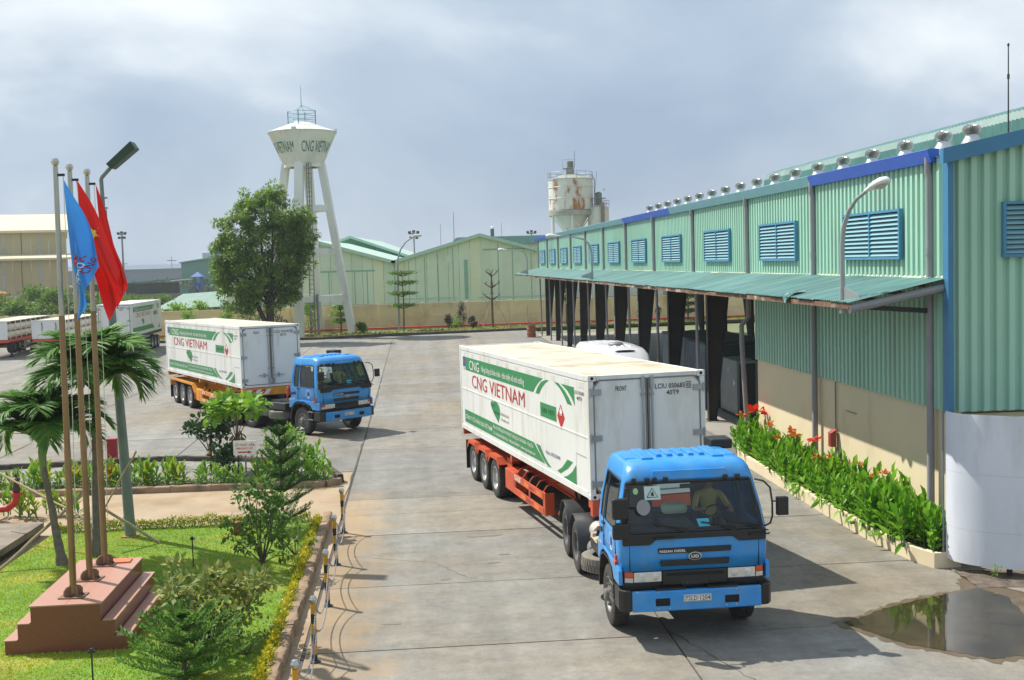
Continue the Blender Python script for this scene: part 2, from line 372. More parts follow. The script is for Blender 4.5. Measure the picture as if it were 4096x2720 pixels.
# stains left by tyres and water (shape of their own)
stain = M('oil_stain', (.17, .155, .135), .7, var=.2, scale=3)
def blob(name, cx, cy, rx, ry, z, mat, parent=None, seed=1, n=40, amp=.25, rot=0):
    r_ = random.Random(seed); ph = [r_.uniform(0, 6.28) for _ in range(6)]; pts = []
    for k in range(n):
        a = 2 * PI * k / n; q = 1 + amp * sum(math.sin((j + 2) * a + ph[j]) / (j + 1.6) for j in range(6))
        x, y = rx * q * math.cos(a), ry * q * math.sin(a)
        pts.append((cx + x * math.cos(rot) - y * math.sin(rot), cy + x * math.sin(rot) + y * math.cos(rot)))
    b = MB(); b.add([(p[0], p[1], z) for p in pts], [tuple(range(n))]); return b.build(name, mat, parent)
for i, (n, s_, rx, ry) in enumerate([(-9.0, 4.35, .42, .07), (-8.7, 2.6, .10, .035), (-9.0, 1.95, .13, .04), (-10.0, 0.85, .10, .05), (-7.7, 6.0, .3, .06), (-3.9, -4.4, .16, .07), (-6.6, 12, .5, .1), (-11, -1.8, .2, .07)]):
    struct(blob('oil_stain', *ns(n, s_)[:2], rx, ry, .0045, stain, None, 20 + i, 24, .3, BRZ), 'stuff')

# garden: path, lawn sheet, bed soil
path = part('path', lambda b: b.prism([(-44, -16), (-12.4, -16), (-12.4, 13.44), (-44, 13.44)], -.12, -.001), path_m, loc=P0, rot=(0, 0, BRZ)); struct(path)
lawn_poly = [(-3.55, 12), (-3.98, 18), (-4.42, 23), (-4.88, 28.0), (-7.9, 27.75), (-10.95, 27.5), (-10.75, 23.4), (-11.6, 20.5), (-14.5, 18), (-14.5, 12)]
lawn_m = M('lawn_soil', (.13, .24, .025), .95, var=.3, scale=1.4, bump=.8, bscale=14, col2=(.26, .26, .04), th=.56, sc2=.8)
lawn = part('lawn', lambda b: b.prism(lawn_poly, -.05, .06), lawn_m); struct(lawn)
def inside(pt, pg):
    x, y = pt; c = False; j = len(pg) - 1
    for i in range(len(pg)):
        if (pg[i][1] > y) != (pg[j][1] > y) and x < (pg[j][0] - pg[i][0]) * (y - pg[i][1]) / (pg[j][1] - pg[i][1]) + pg[i][0]: c = not c
        j = i
    return c
bed_poly = [(-17, 32.45), (-10.8, 32.5), (-7.4, 32.7), (-5.3, 32.75), (-5.05, 33.2), (-5.6, 34.6), (-6.4, 35.6), (-8.6, 36.7), (-11, 37.2), (-13.6, 36.75), (-17, 36.3)]
gravel_m = M('bed_gravel', (.26, .25, .23), .95, var=.3, scale=9, bump=1.0, bscale=30, col2=(.09, .11, .04), th=.55, sc2=1.2)
bed = part('bed_ground', lambda b: b.prism(bed_poly, -.05, .10), gravel_m); struct(bed)

def kerb_run(name, pts, w, h, parent_mat=kerb_m, step=1.0, z0=-.02, soft=.035):
    """a row of kerb stones along a polyline; every stone is its own piece"""
    root = bpy.data.objects.new(name, None); COL.objects.link(root); struct(root)
    for i in range(len(pts) - 1):
        p = Vector((*pts[i], 0)); q = Vector((*pts[i + 1], 0)); d = q - p; n = max(1, round(d.length / step)); a = math.atan2(d.y, d.x)
        for k in range(n):
            l = d.length / n
            def mk(b, l=l):
                m = 6
                prof = [(-w / 2, z0), (w / 2, z0), (w / 2, h - soft), (w / 2 - soft, h), (-w / 2 + soft, h), (-w / 2, h - soft)]
                vs = []; fs = []
                for i_ in range(m + 1):
                    for (u, v) in prof: vs.append((l * i_ / m * .988, u + rng.uniform(-.012, .012), v + (rng.uniform(-.012, .012) if v > 0 else 0)))
                for i_ in range(m):
                    for j_ in range(6): j2 = (j_ + 1) % 6; fs.append((i_ * 6 + j_, i_ * 6 + j2, (i_ + 1) * 6 + j2, (i_ + 1) * 6 + j_))
                fs += [tuple(range(5, -1, -1)), tuple(m * 6 + j_ for j_ in range(6))]
                b.add(vs, fs)
            c = p + d * (k / n)
            part('kerb_stone', mk, parent_mat, root, loc=(c.x, c.y, 0), rot=(0, 0, a), smooth=True, ang=50)
    return root
kerb_run('kerb_lawn', [(-3.38, 12), (-3.72, 17.4), (-4.10, 22.0), (-4.62, 28.35)], .21, .20)
kerb_run('kerb_bed_front', [(-17, 32.32), (-10.8, 32.40), (-7.4, 32.58), (-5.35, 32.62), (-5.0, 33.0)], .2, .17)
dk = M('dark_kerb', (.075, .065, .055), .9, var=.3, scale=3, bump=.6, bscale=15)
kerb_run('kerb_bed_back', [(-5.0, 33.1), (-5.6, 34.7), (-6.4, 35.7), (-8.6, 36.8), (-11, 37.3), (-13.6, 36.85), (-17, 36.4)], .18, .26, dk)
fk = [(-50, 106.4 - 2), (-38, 103), (-30, 101.6), (-24, 100.2), (-16.5, 100.5), (-10, 103.2), (-4, 104.6), (1.3, 106.1), (14, 108.6), (34, 113)]
kerb_run('kerb_far', fk, .25, .22, dk, step=3.0)
verge_m = M('verge', (.12, .17, .04), .95, var=.35, scale=.9, bump=.8, bscale=8, col2=(.30, .22, .10), th=.55, sc2=.5)
verge = part('verge', lambda b: b.prism([(x, y + .1) for x, y in fk] + [(34, 117.5), (-50, 106.9)], -.1, .12), verge_m); struct(verge)

# wet margin and puddle by the white screen
wet = M('wet_concrete', (.12, .088, .055), .5, var=.35, scale=2.5, bump=.15, bscale=40)
water = M('puddle_water', (.032, .027, .014), .02, var=.35, scale=1.5, spec=.8, col2=(.055, .042, .02), th=.55, sc2=1.2)
pud = [(5.35, 19.12), (5.9, 19.52), (6.5, 19.98), (7.1, 20.35), (7.7, 20.62), (8.35, 20.95), (8.62, 20.3), (8.45, 19.2), (8.3, 18.3), (7.7, 17.35), (7.1, 17.2), (6.55, 17.6), (6.05, 17.98), (5.75, 18.45)]
def wob(pg, amp, sub=6):
    o = []
    for i in range(len(pg)):
        a, b_ = pg[i], pg[(i + 1) % len(pg)]
        for k in range(sub): t = k / sub; o.append((a[0] + (b_[0] - a[0]) * t + rng.uniform(-amp, amp), a[1] + (b_[1] - a[1]) * t + rng.uniform(-amp, amp)))
    return o
cx_, cy_ = 7.1, 19.0
pw = wob([(cx_ + (x - cx_) * 1.09 + (.25 if x > 8 else 0), cy_ + (y - cy_) * 1.10) for x, y in pud] , .07, 8)
struct(part('wet_margin', lambda b: b.add([(x, y, .004) for x, y in pw], [tuple(range(len(pw)))]), wet), 'stuff')
struct(part('wet_margin', lambda b: b.add([(x, y, .0042) for x, y in wob([(7.9, 20.6), (8.1, 21.3), (8.35, 21.75), (8.75, 21.5), (8.8, 20.9), (9.3, 20.2), (10.2, 19.6), (9.2, 19.2), (8.4, 19.6)], .05)], [tuple(range(54))]), wet), 'stuff')
pp = wob(pud, .035, 8)
struct(part('puddle_water', lambda b: b.add([(x, y, .008) for x, y in pp], [tuple(range(len(pp)))]), water), 'structure')

# ------------------------------------------------------------------ the long shed
bld = thing('factory_shed', 'long pale green corrugated metal factory shed with teal awning and roof ventilators', 'building', P0, BRZ)
def corr(b, w, z0, z1, pitch=.25, dep=.085, fr=(.36, .10, .44, .10)):
    """ribbed sheet in local x (0..w), standing proud towards -y; z1 number or function of x"""
    xs = [0.0]; ys = [0.0]; x = 0
    k = round(w / pitch); p = w / k
    for i in range(k):
        for f_, yy in zip(fr, (0, -dep, -dep, 0)): x += p * f_; xs.append(x); ys.append(yy)
    zt = z1 if callable(z1) else (lambda q: z1)
    n = len(xs)
    b.add([(xs[i], ys[i], z0) for i in range(n)] + [(xs[i], ys[i], zt(xs[i])) for i in range(n)], [(i, i + 1, n + i + 1, n + i) for i in range(n - 1)])
# long wall faces -n : rotate sheet so local x -> -s... sheet placed with rot z = 90deg (x -> +s, -y -> +n) so use -90
def side_sheet(s0, z0, z1, w=1.0, key=None, n=0.0):
    return cpart('wall_sheet', key or ('ss', z0, z1, w), lambda b: corr(b, w, z0, z1), clad, bld, loc=(n, s0 + w, 0), rot=(0, 0, -PI / 2))
for k in range(75): side_sheet(.35 + k * 1.0, 5.60, 7.98)
for k in range(13): side_sheet(.35 + k * 1.0, 2.98, 5.58)
for k in range(38): side_sheet(.35 + k * 2.0, 5.2, 8.0, 2.0, ('sb', 2), n=12.3)
RIDGE = 6.15; SL = .212
roofz = lambda n: 8.00 + SL * (n if n <= RIDGE else 2 * RIDGE - n)
for k in range(12):
    x0 = k * 1.025
    part('wall_sheet', lambda b: corr(b, 1.025, 2.98, lambda x: roofz(x0 + x) - .06), clad, bld, loc=(x0, .30, 0))
    part('wall_sheet', lambda b: corr(b, 1.025, 5.6, lambda x: roofz(x0 + x) - .06), clad, bld, loc=(x0, 75.6, 0))
# roof sheets (both slopes), ridge ventilator
roof_m = M('roof_sheet', (.33, .52, .46), .4, var=.1, scale=.4)
def roof_half(b, s0, s1, a, c):
    k = int((s1 - s0) / .25); vs = []; 
    for i in range(k + 1):
        y = s0 + (s1 - s0) * i / k; dz = .03 if i % 2 else 0
        vs += [(a, y, roofz(a) + dz), (c, y, roofz(c) + dz)]
    b.add(vs, [(2 * i, 2 * i + 1, 2 * i + 3, 2 * i + 2) for i in range(k)])
for j in range(19):
    for a, c in ((-.12, RIDGE), (RIDGE, 12.4)): part('roof_sheet', lambda b: roof_half(b, .12 + j * 4, 4.1 + j * 4, a, c), roof_m, bld)
vent_m = M('ridge_vent_sheet', (.085, .20, .19), .5, var=.2, scale=1, col2=(.14, .26, .25), th=.6)
for j in range(6):
    def rv(b, y0=.4 + j * 4.85, y1=.4 + j * 4.85 + 4.81):
        k = 44; prof = [(-.92, .10), (-.92, .42), (-.80, .64), (-.46, .77), (0, .82), (.46, .77), (.80, .64), (.92, .42), (.92, .10)]
        vs = []; m = len(prof)
        for i in range(k + 1):
            y = y0 + (y1 - y0) * i / k; e = .055 if i % 2 else 0
            for (x, z) in prof: l = math.hypot(x, z - .0) + 1e-6; vs.append((RIDGE + x * (1 + e / l), y, roofz(RIDGE) - .27 + z * (1 + e / l)))
        b.add(vs, [(i * m + q, i * m + q + 1, (i + 1) * m + q + 1, (i + 1) * m + q) for i in range(k) for q in range(m - 1)])
    part('ridge_vent', rv, vent_m, bld)
part('vent_gap_shade', lambda b: b.box(RIDGE - .55, RIDGE + .55, .45, 29.3, roofz(RIDGE) - .3, roofz(RIDGE) + .15), dark, bld)  # near-black box stands in for the shade in the gap under the ridge vent
# gutter lengths, rake trim, corner trim
for a, c, mt in ((.75, 7.8, gut_b), (7.8, 24.3, gut_t), (24.3, 34.8, gut_b), (34.8, 67.7, gut_t), (67.7, 76.1, gut_b)):
    def gt(b, a=a, c=c):
        b.prism([(-.02, 7.88), (-.19, 7.88), (-.23, 8.00), (-.27, 8.13), (-.22, 8.15), (-.02, 8.15)], a, c - .006, 'y')
    part('gutter', gt, mt, bld)
part('rake_trim', lambda b: b.prism([(-.25, 7.80), (-.25, 8.09), (RIDGE, roofz(RIDGE) + .13), (12.5, 8.09), (12.5, 7.80), (RIDGE, roofz(RIDGE) - .16)], .08, .245, 'y'), bluetrim, bld)
part('rake_trim', lambda b: b.prism([(-.25, 7.82), (-.25, 8.08), (RIDGE, roofz(RIDGE) + .10), (12.5, 8.08), (12.5, 7.82), (RIDGE, roofz(RIDGE) - .15)], 75.62, 75.8, 'y'), bluetrim, bld)
ctrim_l = M('corner_trim_light', (.20, .47, .62), .45, var=.06)
part('corner_trim', lambda b: b.prism([(-.105, .195), (.0, .195), (.0, .21), (-.09, .21), (-.09, .44), (-.105, .44)], 2.95, 7.86), bluetrim, bld)
# lower walls in cream render
part('lower_wall', lambda b: b.box(.02, .22, .33, 13.35, -.05, 3.02), cream, bld)
part('lower_wall', lambda b: b.box(.24, 12.2, .5, .7, -.05, 2.9), cream, bld)
part('lower_wall', lambda b: b.box(.24, 12.2, 13.1, 13.3, -.05, 5.5), cream, bld)
part('inner_floor', lambda b: b.box(-.25, 12.4, 13.6, 76.5, -.10, .055), M('inner_floor', (.30, .28, .25), .8, var=.15, scale=.5), bld)
part('flashing', lambda b: b.prism([(-.005, 5.57), (-.10, 5.585), (-.10, 5.60), (-.04, 5.65), (-.005, 5.65)], .3, 75.6, 'y'), M('cream_flashing', (.66, .60, .42), .6, var=.15), bld)
# columns: outer flange, tapered web, inner flange
def column(b):
    b.box(.36, .375, -.13, .13, 0, 7.9)
    b.prism([(.375, 0), (.64, 0), (1.28, 5.6), (1.28, 7.6), (.375, 7.9)], -.008, .008, 'y')
    b.prism([(.64, 0), (.655, 0), (1.295, 5.6), (1.28, 5.6)], -.13, .13, 'y')
    b.box(1.28, 1.295, -.13, .13, 5.6, 7.9); b.box(.33, .70, -.2, .2, 0, .05)
bays = [.95 + 6.655 * k for k in range(12)]
for k in range(3, 12):
    cpart('column', 'hcol', column, steel_d, bld, loc=(0, bays[k], .055))
for k in range(2, 12, 1):
    cpart('column', 'hcol', column, steel_d, bld, loc=(12.3, bays[k], .055), rot=(0, 0, PI))
for k in range(2, 12):
    part('rafter', lambda b: b.prism([(.4, 7.1), (RIDGE, roofz(RIDGE) - .75), (11.9, 7.1), (11.9, 8.0), (RIDGE, roofz(RIDGE) - .12), (.4, 8.0)], bays[k] - .08, bays[k] + .08, 'y'), steel_d, bld)
# small red/white notices on the column flanges
notice = M('notice_white', (.7, .7, .68), .6)
for k, z in ((5, 3.0), (6, 2.0), (8, 3.0), (9, 3.1), (11, 3.0)):
    p_ = part('notice', lambda b: b.box(.335, .352, bays[k] - .12, bays[k] + .12, z, z + 1.1), notice, bld)
    part('notice_text', lambda b: [b.box(.329, .333, bays[k] - .09, bays[k] + .09, z + .1 + q * .22, z + .24 + q * .22) for q in range(2 + k % 2)], redpaint, p_)
# awning
def awn(b):
    w = 1.0; k = 8; vs = []
    for i in range(k * 2 + 1):
        y = w * i / (2 * k); dz = .028 if i % 2 else 0
        vs += [(-.03, y, 5.60 + dz), (-2.06, y, 5.175 + dz)]
    b.add(vs, [(2 * i, 2 * i + 1, 2 * i + 3, 2 * i + 2) for i in range(2 * k)])
aw = part('awning', lambda b: b.bar((-1.99, .4, 5.105), (-1.99, 75.5, 5.105), .06, .10), rusty, bld)
part('awning_end_beam', lambda b: b.tube([(-.05, .42, 5.42), (-2.0, .42, 5.05)], .085, 10), steel_g, aw)
for k in range(75):
    cpart('awning_sheet', 'awn', awn, teal, aw, loc=(rng.uniform(-.03, .03), .38 + k * 1.0, rng.uniform(-.004, .004)), rot=(0, rng.uniform(-.003, .003), 0))
for k in range(12):
    part('awning_bracket', lambda b: b.bar((.36, bays[k], 4.9), (-1.85, bays[k], 5.09), .06, .1), steel_d, aw)
for q in (.35, .9, 1.45):
    part('purlin', lambda b: b.bar((-q, .45, 5.53 - q * .213), (-q, 75.4, 5.53 - q * .213), .06, .08), rusty, aw)
part('crumpled_edge', lambda b: b.grid(lambda u, v: (-1.66 - .46 * u, 3.9 + .55 * v, 5.295 - .1 * u + .05 * math.sin(7 * v + 3 * u) - (.12 * max(0, u - .6) * (1 + math.sin(9 * v)))), 5, 7), teal, aw, solid=.004)
# downpipes
ps = [.95, 7.8, 13.8, 20.85, 27.9, 34.5, 41.2, 47.8, 54.4, 61.1, 67.8, 74.3]
for k, s0 in enumerate(ps):
    n_up = -.16
    part('downpipe', lambda b: b.tube([(n_up, s0, 8.0), (n_up, s0, 7.7), (-.13, s0, 7.6), (-.13, s0, 5.62)], .072, 10), pvc, bld, smooth=True)
    def low(b):
        if k == 2: b.tube([(-.12, s0, 5.35), (-.12, s0, 4.25), (-.34, s0, 4.0), (-.34, s0, 3.5), (-.20, s0 - .1, .05)], .075, 10)
        elif k < 2: b.tube([(-.13, s0, 5.45), (-.13, s0, .5), (-.20, s0, .06)], .075, 10)
        else: b.tube([(-.05, s0, 5.4), (.02, s0, .05)], .06, 8)
    part('downpipe', low, pvc, bld, smooth=True)
    part('pipe_collar', lambda b: b.tube([(-.13, s0, 6.05), (-.13, s0, 6.20)], .084, 10), pvc, bld, smooth=True)
# louvred windows
def lframe(b):
    w, h = 3.3, 1.07
    b.box(-w / 2, w / 2, -.12, -.02, 0, .055); b.box(-w / 2, w / 2, -.12, -.02, h - .055, h)
    b.box(-w / 2, -w / 2 + .06, -.12, -.02, .055, h - .055); b.box(w / 2 - .06, w / 2, -.12, -.02, .055, h - .055); b.box(-.025, .025, -.122, -.02, .055, h - .055)
def slat(b): b.add([(-.775, -.115, -.042), (.775, -.115, -.042), (.775, -.05, .032), (-.775, -.05, .032), (-.775, -.108, -.050), (.775, -.108, -.050), (.775, -.043, .024), (-.775, -.043, .024)],
                   [(0, 1, 2, 3), (4, 7, 6, 5), (0, 4, 5, 1), (3, 2, 6, 7), (0, 3, 7, 4), (1, 5, 6, 2)])
def louvre(loc, rz):
    f_ = cpart('louvre_window', 'lfr', lframe, louv_f, bld, loc=loc, rot=(0, 0, rz))
    cpart('backing', 'lbk', lambda b: b.box(-1.62, 1.62, -.030, -.021, .03, 1.04), dark, f_)
    for i in range(10):
        for x in (-.805, .805): cpart('slat', 'lsl', slat, louv, f_, loc=(x, .0, .115 + i * .094))
for c in [3.97, 10.75, 17.4, 24.4, 31.2, 37.9, 44.6, 51.3, 57.9, 64.6, 71.2]: louvre((-.062, c, 5.98), -PI / 2)
for c in (2.62, 8.9): louvre((c, .238, 5.98), 0)
# turbine ventilators on the eave slope
def turb(b):
    n = 22
    pr = [(.05, .60), (.10, .592), (.145, .570), (.172, .53), (.178, .49), (.168, .445), (.145, .41), (.115, .395)]
    vs = []; m = len(pr)
    for k in range(2 * n):
        a = PI * k / n; e = 1.0 if k % 2 else .74
        for i, (r, z) in enumerate(pr): a2 = a + .12 * math.sin(i / (m - 1) * PI); vs.append((r * e * math.cos(a2), r * e * math.sin(a2), z))
    b.add(vs, [(k * m + i, ((k + 1) % (2 * n)) * m + i, ((k + 1) % (2 * n)) * m + i + 1, k * m + i + 1) for k in range(2 * n) for i in range(m - 1)])
    b.lathe([(.0, .607), (.05, .607), (.06, .59)], 12)
for k in range(18):
    y = max(.45, -.2 + 1.87 * k); n_ = .5
    t = cpart('roof_ventilator', 'turb', turb, alu, bld, loc=(n_, y, roofz(n_) - .13), rot=(0, 0, rng.uniform(0, 6)))
    cpart('neck', 'turbn', lambda b: b.lathe([(.27, .0), (.25, .16), (.14, .34), (.115, .40)], 14), M('dull_zinc', (.62, .62, .63), .35, metal=.8, var=.1), t, smooth=True)
an_ = part('antenna', lambda b: b.tube([(5.0, 7.6, 8.9), (5.0, 7.6, 11.36)], [.022, .014], 6), steel_d, bld)
part('antenna_tip', lambda b: b.lathe([(0.001, 11.42), (.035, 11.38), (.02, 11.32)], 8, c=(5.0, 7.6, 0)), steel_d, an_)
part('antenna_joint', lambda b: b.tube([(5.0, 7.6, 10.5), (5.0, 7.6, 10.62)], .032, 6), steel_d, an_)
# conduit on the wall
part('conduit', lambda b: b.tube([(-.02, 6.6, 3.0), (-.02, 6.6, 1.75)], .018, 6), steel_g, bld)
part('conduit', lambda b: b.tube([(-.02, 6.6, 1.3), (-.02, 6.6, .3)], .022, 6), steel_g, bld)
part('wall_bar', lambda b: b.box(-.012, .02, 5.3, 5.95, 2.3, 2.315), steel_g, bld)
hb = thing('fire_hose_box', 'small red fire hose box on the cream wall above the flower planter', 'hose box', ns(-.12, 6.6, 1.32), BRZ)
hb.scale = (.62, .62, .85)
part('box', lambda b: b.box(-.10, .13, -.16, .16, 0, .40), M('faded_red', (.30, .05, .035), .6, var=.2, scale=6), hb, bevel=.01)
part('lid', lambda b: b.prism([(-.13, .40), (.13, .40), (.13, .52)], -.18, .18, 'y'), MATS['faded_red'], hb)
part('door', lambda b: b.box(-.108, -.101, -.12, .12, .06, .34), M('dark_red', (.25, .02, .02), .5), hb)

# planter with cream wall
pl_out = [(-.55, -.12), (-.74, .5), (-.90, 2.3), (-.94, 5), (-.92, 8), (-.90, 11.8), (-.70, 13.2), (-.02, 13.5)]
planter = thing('flower_planter', 'low cream rendered planter wall along the foot of the factory wall', 'planter', P0, BRZ)
def pwall(b):
    t = .11; vs = []; fs = []
    inn = [(n + t, s_ + (.06 if i == 0 else -.06 if i > 5 else 0)) for i, (n, s_) in enumerate(pl_out)]
    pts = [(-.02, -.14)] + pl_out; pin = [(-.02, -.03)] + inn
    for (a, c) in zip(pts, pin): vs += [(a[0], a[1], -.02), (a[0], a[1], .30), (c[0], c[1], .30), (c[0], c[1], -.02)]
    for i in range(len(pts) - 1): o = 4 * i; fs += [(o, o + 4, o + 5, o + 1), (o + 1, o + 5, o + 6, o + 2), (o + 2, o + 6, o + 7, o + 3)]
    fs += [(0, 1, 2, 3), tuple(4 * (len(pts) - 1) + q for q in (3, 2, 1, 0))]
    b.add(vs, fs)
part('wall', pwall, cream, planter, bevel=.012)
part('soil', lambda b: b.prism([(-.02, -.03)] + [(n + .1, s_ - (.1 if s_ > 13 else 0)) for n, s_ in pl_out], .0, .24), soil, planter)

# white curved screen at the near corner
scr = thing('white_screen', 'tall white curved metal sheet screen standing at the near corner of the shed', 'screen', (0, 0, 0))
wsm = M('white_screen', (.70, .74, .82), .38, var=.06, scale=.6, spec=.4, col2=(.52, .55, .58), th=.60, soft=.12, sc2=1.1, stretch=(1, 1, .3))
cv = [Vector((8.30, 22.38, 0)), Vector((8.36, 22.05, 0)), Vector((8.60, 21.72, 0)), Vector((8.98, 21.46, 0)), Vector((9.45, 21.27, 0)), Vector((10.1, 21.12, 0)), Vector((11, 21.03, 0)), Vector((12.4, 21.0, 0))]
def catm(P, t):
    n = len(P) - 1; x = min(t * n, n - 1e-6); i = int(x); u = x - i; p0 = P[max(i - 1, 0)]; p1 = P[i]; p2 = P[i + 1]; p3 = P[min(i + 2, n)]
    return .5 * ((2 * p1) + (-p0 + p2) * u + (2 * p0 - 5 * p1 + 4 * p2 - p3) * u * u + (-p0 + 3 * p1 - 3 * p2 + p3) * u ** 3)
for (z0, z1) in ((.20, .86), (.863, 1.93), (1.933, 3.06)):
    ou = [catm(cv, k / 40) for k in range(41)]; nn = []
    for k in range(41): t_ = ou[min(k + 1, 40)] - ou[max(k - 1, 0)]; nn.append(Vector((-t_.y, t_.x, 0)).normalized() * .012)
    part('sheet', lambda b: b.prism([(p.x, p.y) for p in ou] + [(p.x + q.x, p.y + q.y) for p, q in zip(ou[::-1], nn[::-1])], z0, z1), wsm, scr, smooth=True, ang=30)
part('post', lambda b: b.cyl((8.27, 22.42, 0), (8.27, 22.42, 3.05), .022, 8), steel_g, scr)
for x, y in ((9.2, 21.55), (10.8, 21.2)): part('post', lambda b: b.box(x - .04, x + .04, y, y + .08, 0, 3.0), steel_d, scr)
struct(part('dirt_heap', lambda b: b.grid(lambda u, v: (8.35 + 4 * u, 22.1 - 1.2 * v - .5 * u + .1 * math.sin(9 * u), .010 + .05 * math.sin(PI * min(1, v * 1.02)) * (0.5 + .5 * math.sin(23 * u + 7 * v) * math.cos(11 * u - 9 * v))), 60, 14), M('rubble_soil', (.13, .105, .08), .95, var=.4, scale=6, bump=1., bscale=25), smooth=True), 'stuff')
bp_ = thing('drain_elbow', 'blue grey plastic drain elbow at the foot of the near downpipe', 'pipe', ns(-.28, .62))
part('elbow', lambda b: b.tube([(.08, .33, .22), (.08, .25, .09), (.0, 0, .07), (-.05, -.12, .07)], .075, 10), M('blue_pvc', (.08, .13, .18), .4), bp_, smooth=True)

# ------------------------------------------------------------------ lamps on the awning edge
lamp_w = M('lamp_white', (.72, .76, .76), .35, var=.05)
galv = M('galvanised', (.33, .37, .38), .45, metal=.35, var=.1)
def gooseneck(label, base, d, pts, hl=.62):
    o = thing('gooseneck_lamp', label, 'lamp', base, math.atan2(d[1], d[0]), 'lamps on the awning edge')
    part('pole', lambda b: b.tube([(x, 0, z) for x, z in pts], [.05] * (len(pts) - 3) + [.042, .036, .034], 10), galv, o, smooth=True)
    part('bracket', lambda b: b.prism([(-.05, -.05), (.55, .05), (.5, .12), (.0, .30)], -.02, .02, 'y'), galv, o)
    part('base_collar', lambda b: b.tube([(0, 0, -.25), (0, 0, .25)], .062, 10), galv, o, smooth=True)
    x0, z0 = pts[-1]; a = math.atan2(pts[-1][1] - pts[-2][1], pts[-1][0] - pts[-2][0]); a *= .6
    def head(b):
        pr = [(-.06, .035), (0, .05), (.12, .085), (.3, .13), (.46, .14), (.58, .11), (.64, .03)]
        vs = []; n = 14
        for x, r in pr:
            for k in range(n):
                t = 2 * PI * k / n; vs.append((x, r * 1.05 * math.cos(t), r * .85 * math.sin(t) * (1 if math.sin(t) > 0 else .45)))
        m = len(pr)
        b.add(vs, [(i * n + k, i * n + (k + 1) % n, (i + 1) * n + (k + 1) % n, (i + 1) * n + k) for i in range(m - 1) for k in range(n)] + [tuple(range(n)), tuple((m - 1) * n + k for k in range(n))])
    h_ = part('lamp_head', head, lamp_w, o, smooth=True, ang=60, loc=(x0, 0, z0), rot=(0, -a, 0))
    part('lens', lambda b: b.grid(lambda u, v: (.26 + .30 * u, (v - .5) * .19 * math.sin(PI * (.15 + .7 * u)), -.052 - .05 * math.sin(PI * u) * math.sin(PI * v)), 8, 8), M('lamp_lens', (.52, .50, .42), .2, var=.05), h_, smooth=True)
arc = lambda H, ext, up: [(0, 0), (0, H * .55), (.03, H * .7), (.14, H * .84), (.36, H * .95), (ext * .6, H + up * .5), (ext, H + up)]
gooseneck('large curved grey street lamp on the awning edge in front of the nearest louvred window', ns(-1.93, .95, 5.2), (.42, -1), [(0, 0), (0, 1.1), (.05, 1.45), (.2, 1.75), (.44, 1.98), (.74, 2.12)])
gooseneck('curved lamp mid way along the awning with its head over the far louvred windows', (3.92, 56.1, 5.3), (-1, -.1), arc(1.95, 1.55, .08))
gooseneck('farthest curved lamp on the awning tip in front of the green warehouse', (1.30, 88.0, 5.3), (-1, -.1), arc(1.75, 1.55, .06))
# ------------------------------------------------------------------ wheels
rim_m = M('rim_steel', (.46, .46, .45), .38, metal=.6, var=.12, scale=6)
rim_d = M('rim_dark', (.12, .12, .12), .5, metal=.4, var=.2, scale=6)
def tyre(b):
    R = .515
    b.lathe([(.30, -.125), (.36, -.145), (.45, -.142), (.495, -.125), (R - .012, -.10), (R - .012, .10), (.495, .125), (.45, .142), (.36, .145), (.30, .125)], 44, 'x', close=True)
    for k in range(46):
        a = 2 * PI * k / 46
        for sx, off in ((-1, 0), (1, .5)):
            a2 = a + off * 2 * PI / 46; da = .043
            vs = []
            for r in (R - .02, R + .004):
                for x in (.018, .122):
                    for d in (-da, da): aa = a2 + d + x * .25; vs.append((sx * x, (r - (.014 if x > .1 else 0)) * math.cos(aa), (r - (.014 if x > .1 else 0)) * math.sin(aa)))
            b.add(vs, [(4, 5, 7, 6), (0, 1, 5, 4), (2, 6, 7, 3), (0, 4, 6, 2), (1, 3, 7, 5)])
def rim_dish(b):
    b.lathe([(.31, -.13), (.29, -.137), (.272, -.12), (.262, -.05), (.235, -.01), (.175, .0), (.15, -.02), (.145, -.075), (.11, -.095), (0.001, -.10)], 30, 'x')
    b.lathe([(.31, .12), (.262, .10), (.0, .06)], 24, 'x')
    for k in range(8):
        a = 2 * PI * k / 8; b.cyl((-.012, .195 * math.cos(a), .195 * math.sin(a)), (-.04, .195 * math.cos(a), .195 * math.sin(a)), .017, 6)
def rim_front(b):
    b.lathe([(.31, -.13), (.29, -.137), (.272, -.12), (.262, -.09), (.235, -.075), (.16, -.12), (.14, -.135), (.11, -.135), (.105, -.19), (.08, -.21), (.001, -.215)], 30, 'x')
    b.lathe([(.31, .12), (.262, .10), (.0, .06)], 24, 'x')
    for k in range(8):
        a = 2 * PI * k / 8; b.cyl((-.09, .185 * math.cos(a), .185 * math.sin(a)), (-.145, .185 * math.cos(a), .185 * math.sin(a)), .02, 6)
def wheel(parent, x, y, z=.515, kind='dish', steer=0):
    far = x > 0
    w = cpart('wheel', 'tyre', tyre, rubber, parent, smooth=True, ang=35, loc=(x, y, z), rot=(rng.uniform(0, 3), 0, (PI if far else 0) + steer))
    cpart('rim', 'rim' + kind, rim_front if kind == 'front' else rim_dish, rim_d if kind == 'dark' else (M('rim_dusty', (.19, .18, .17), .5, metal=.3, var=.25, scale=8) if kind == 'front' else rim_m), w, smooth=True, ang=35)
    return w

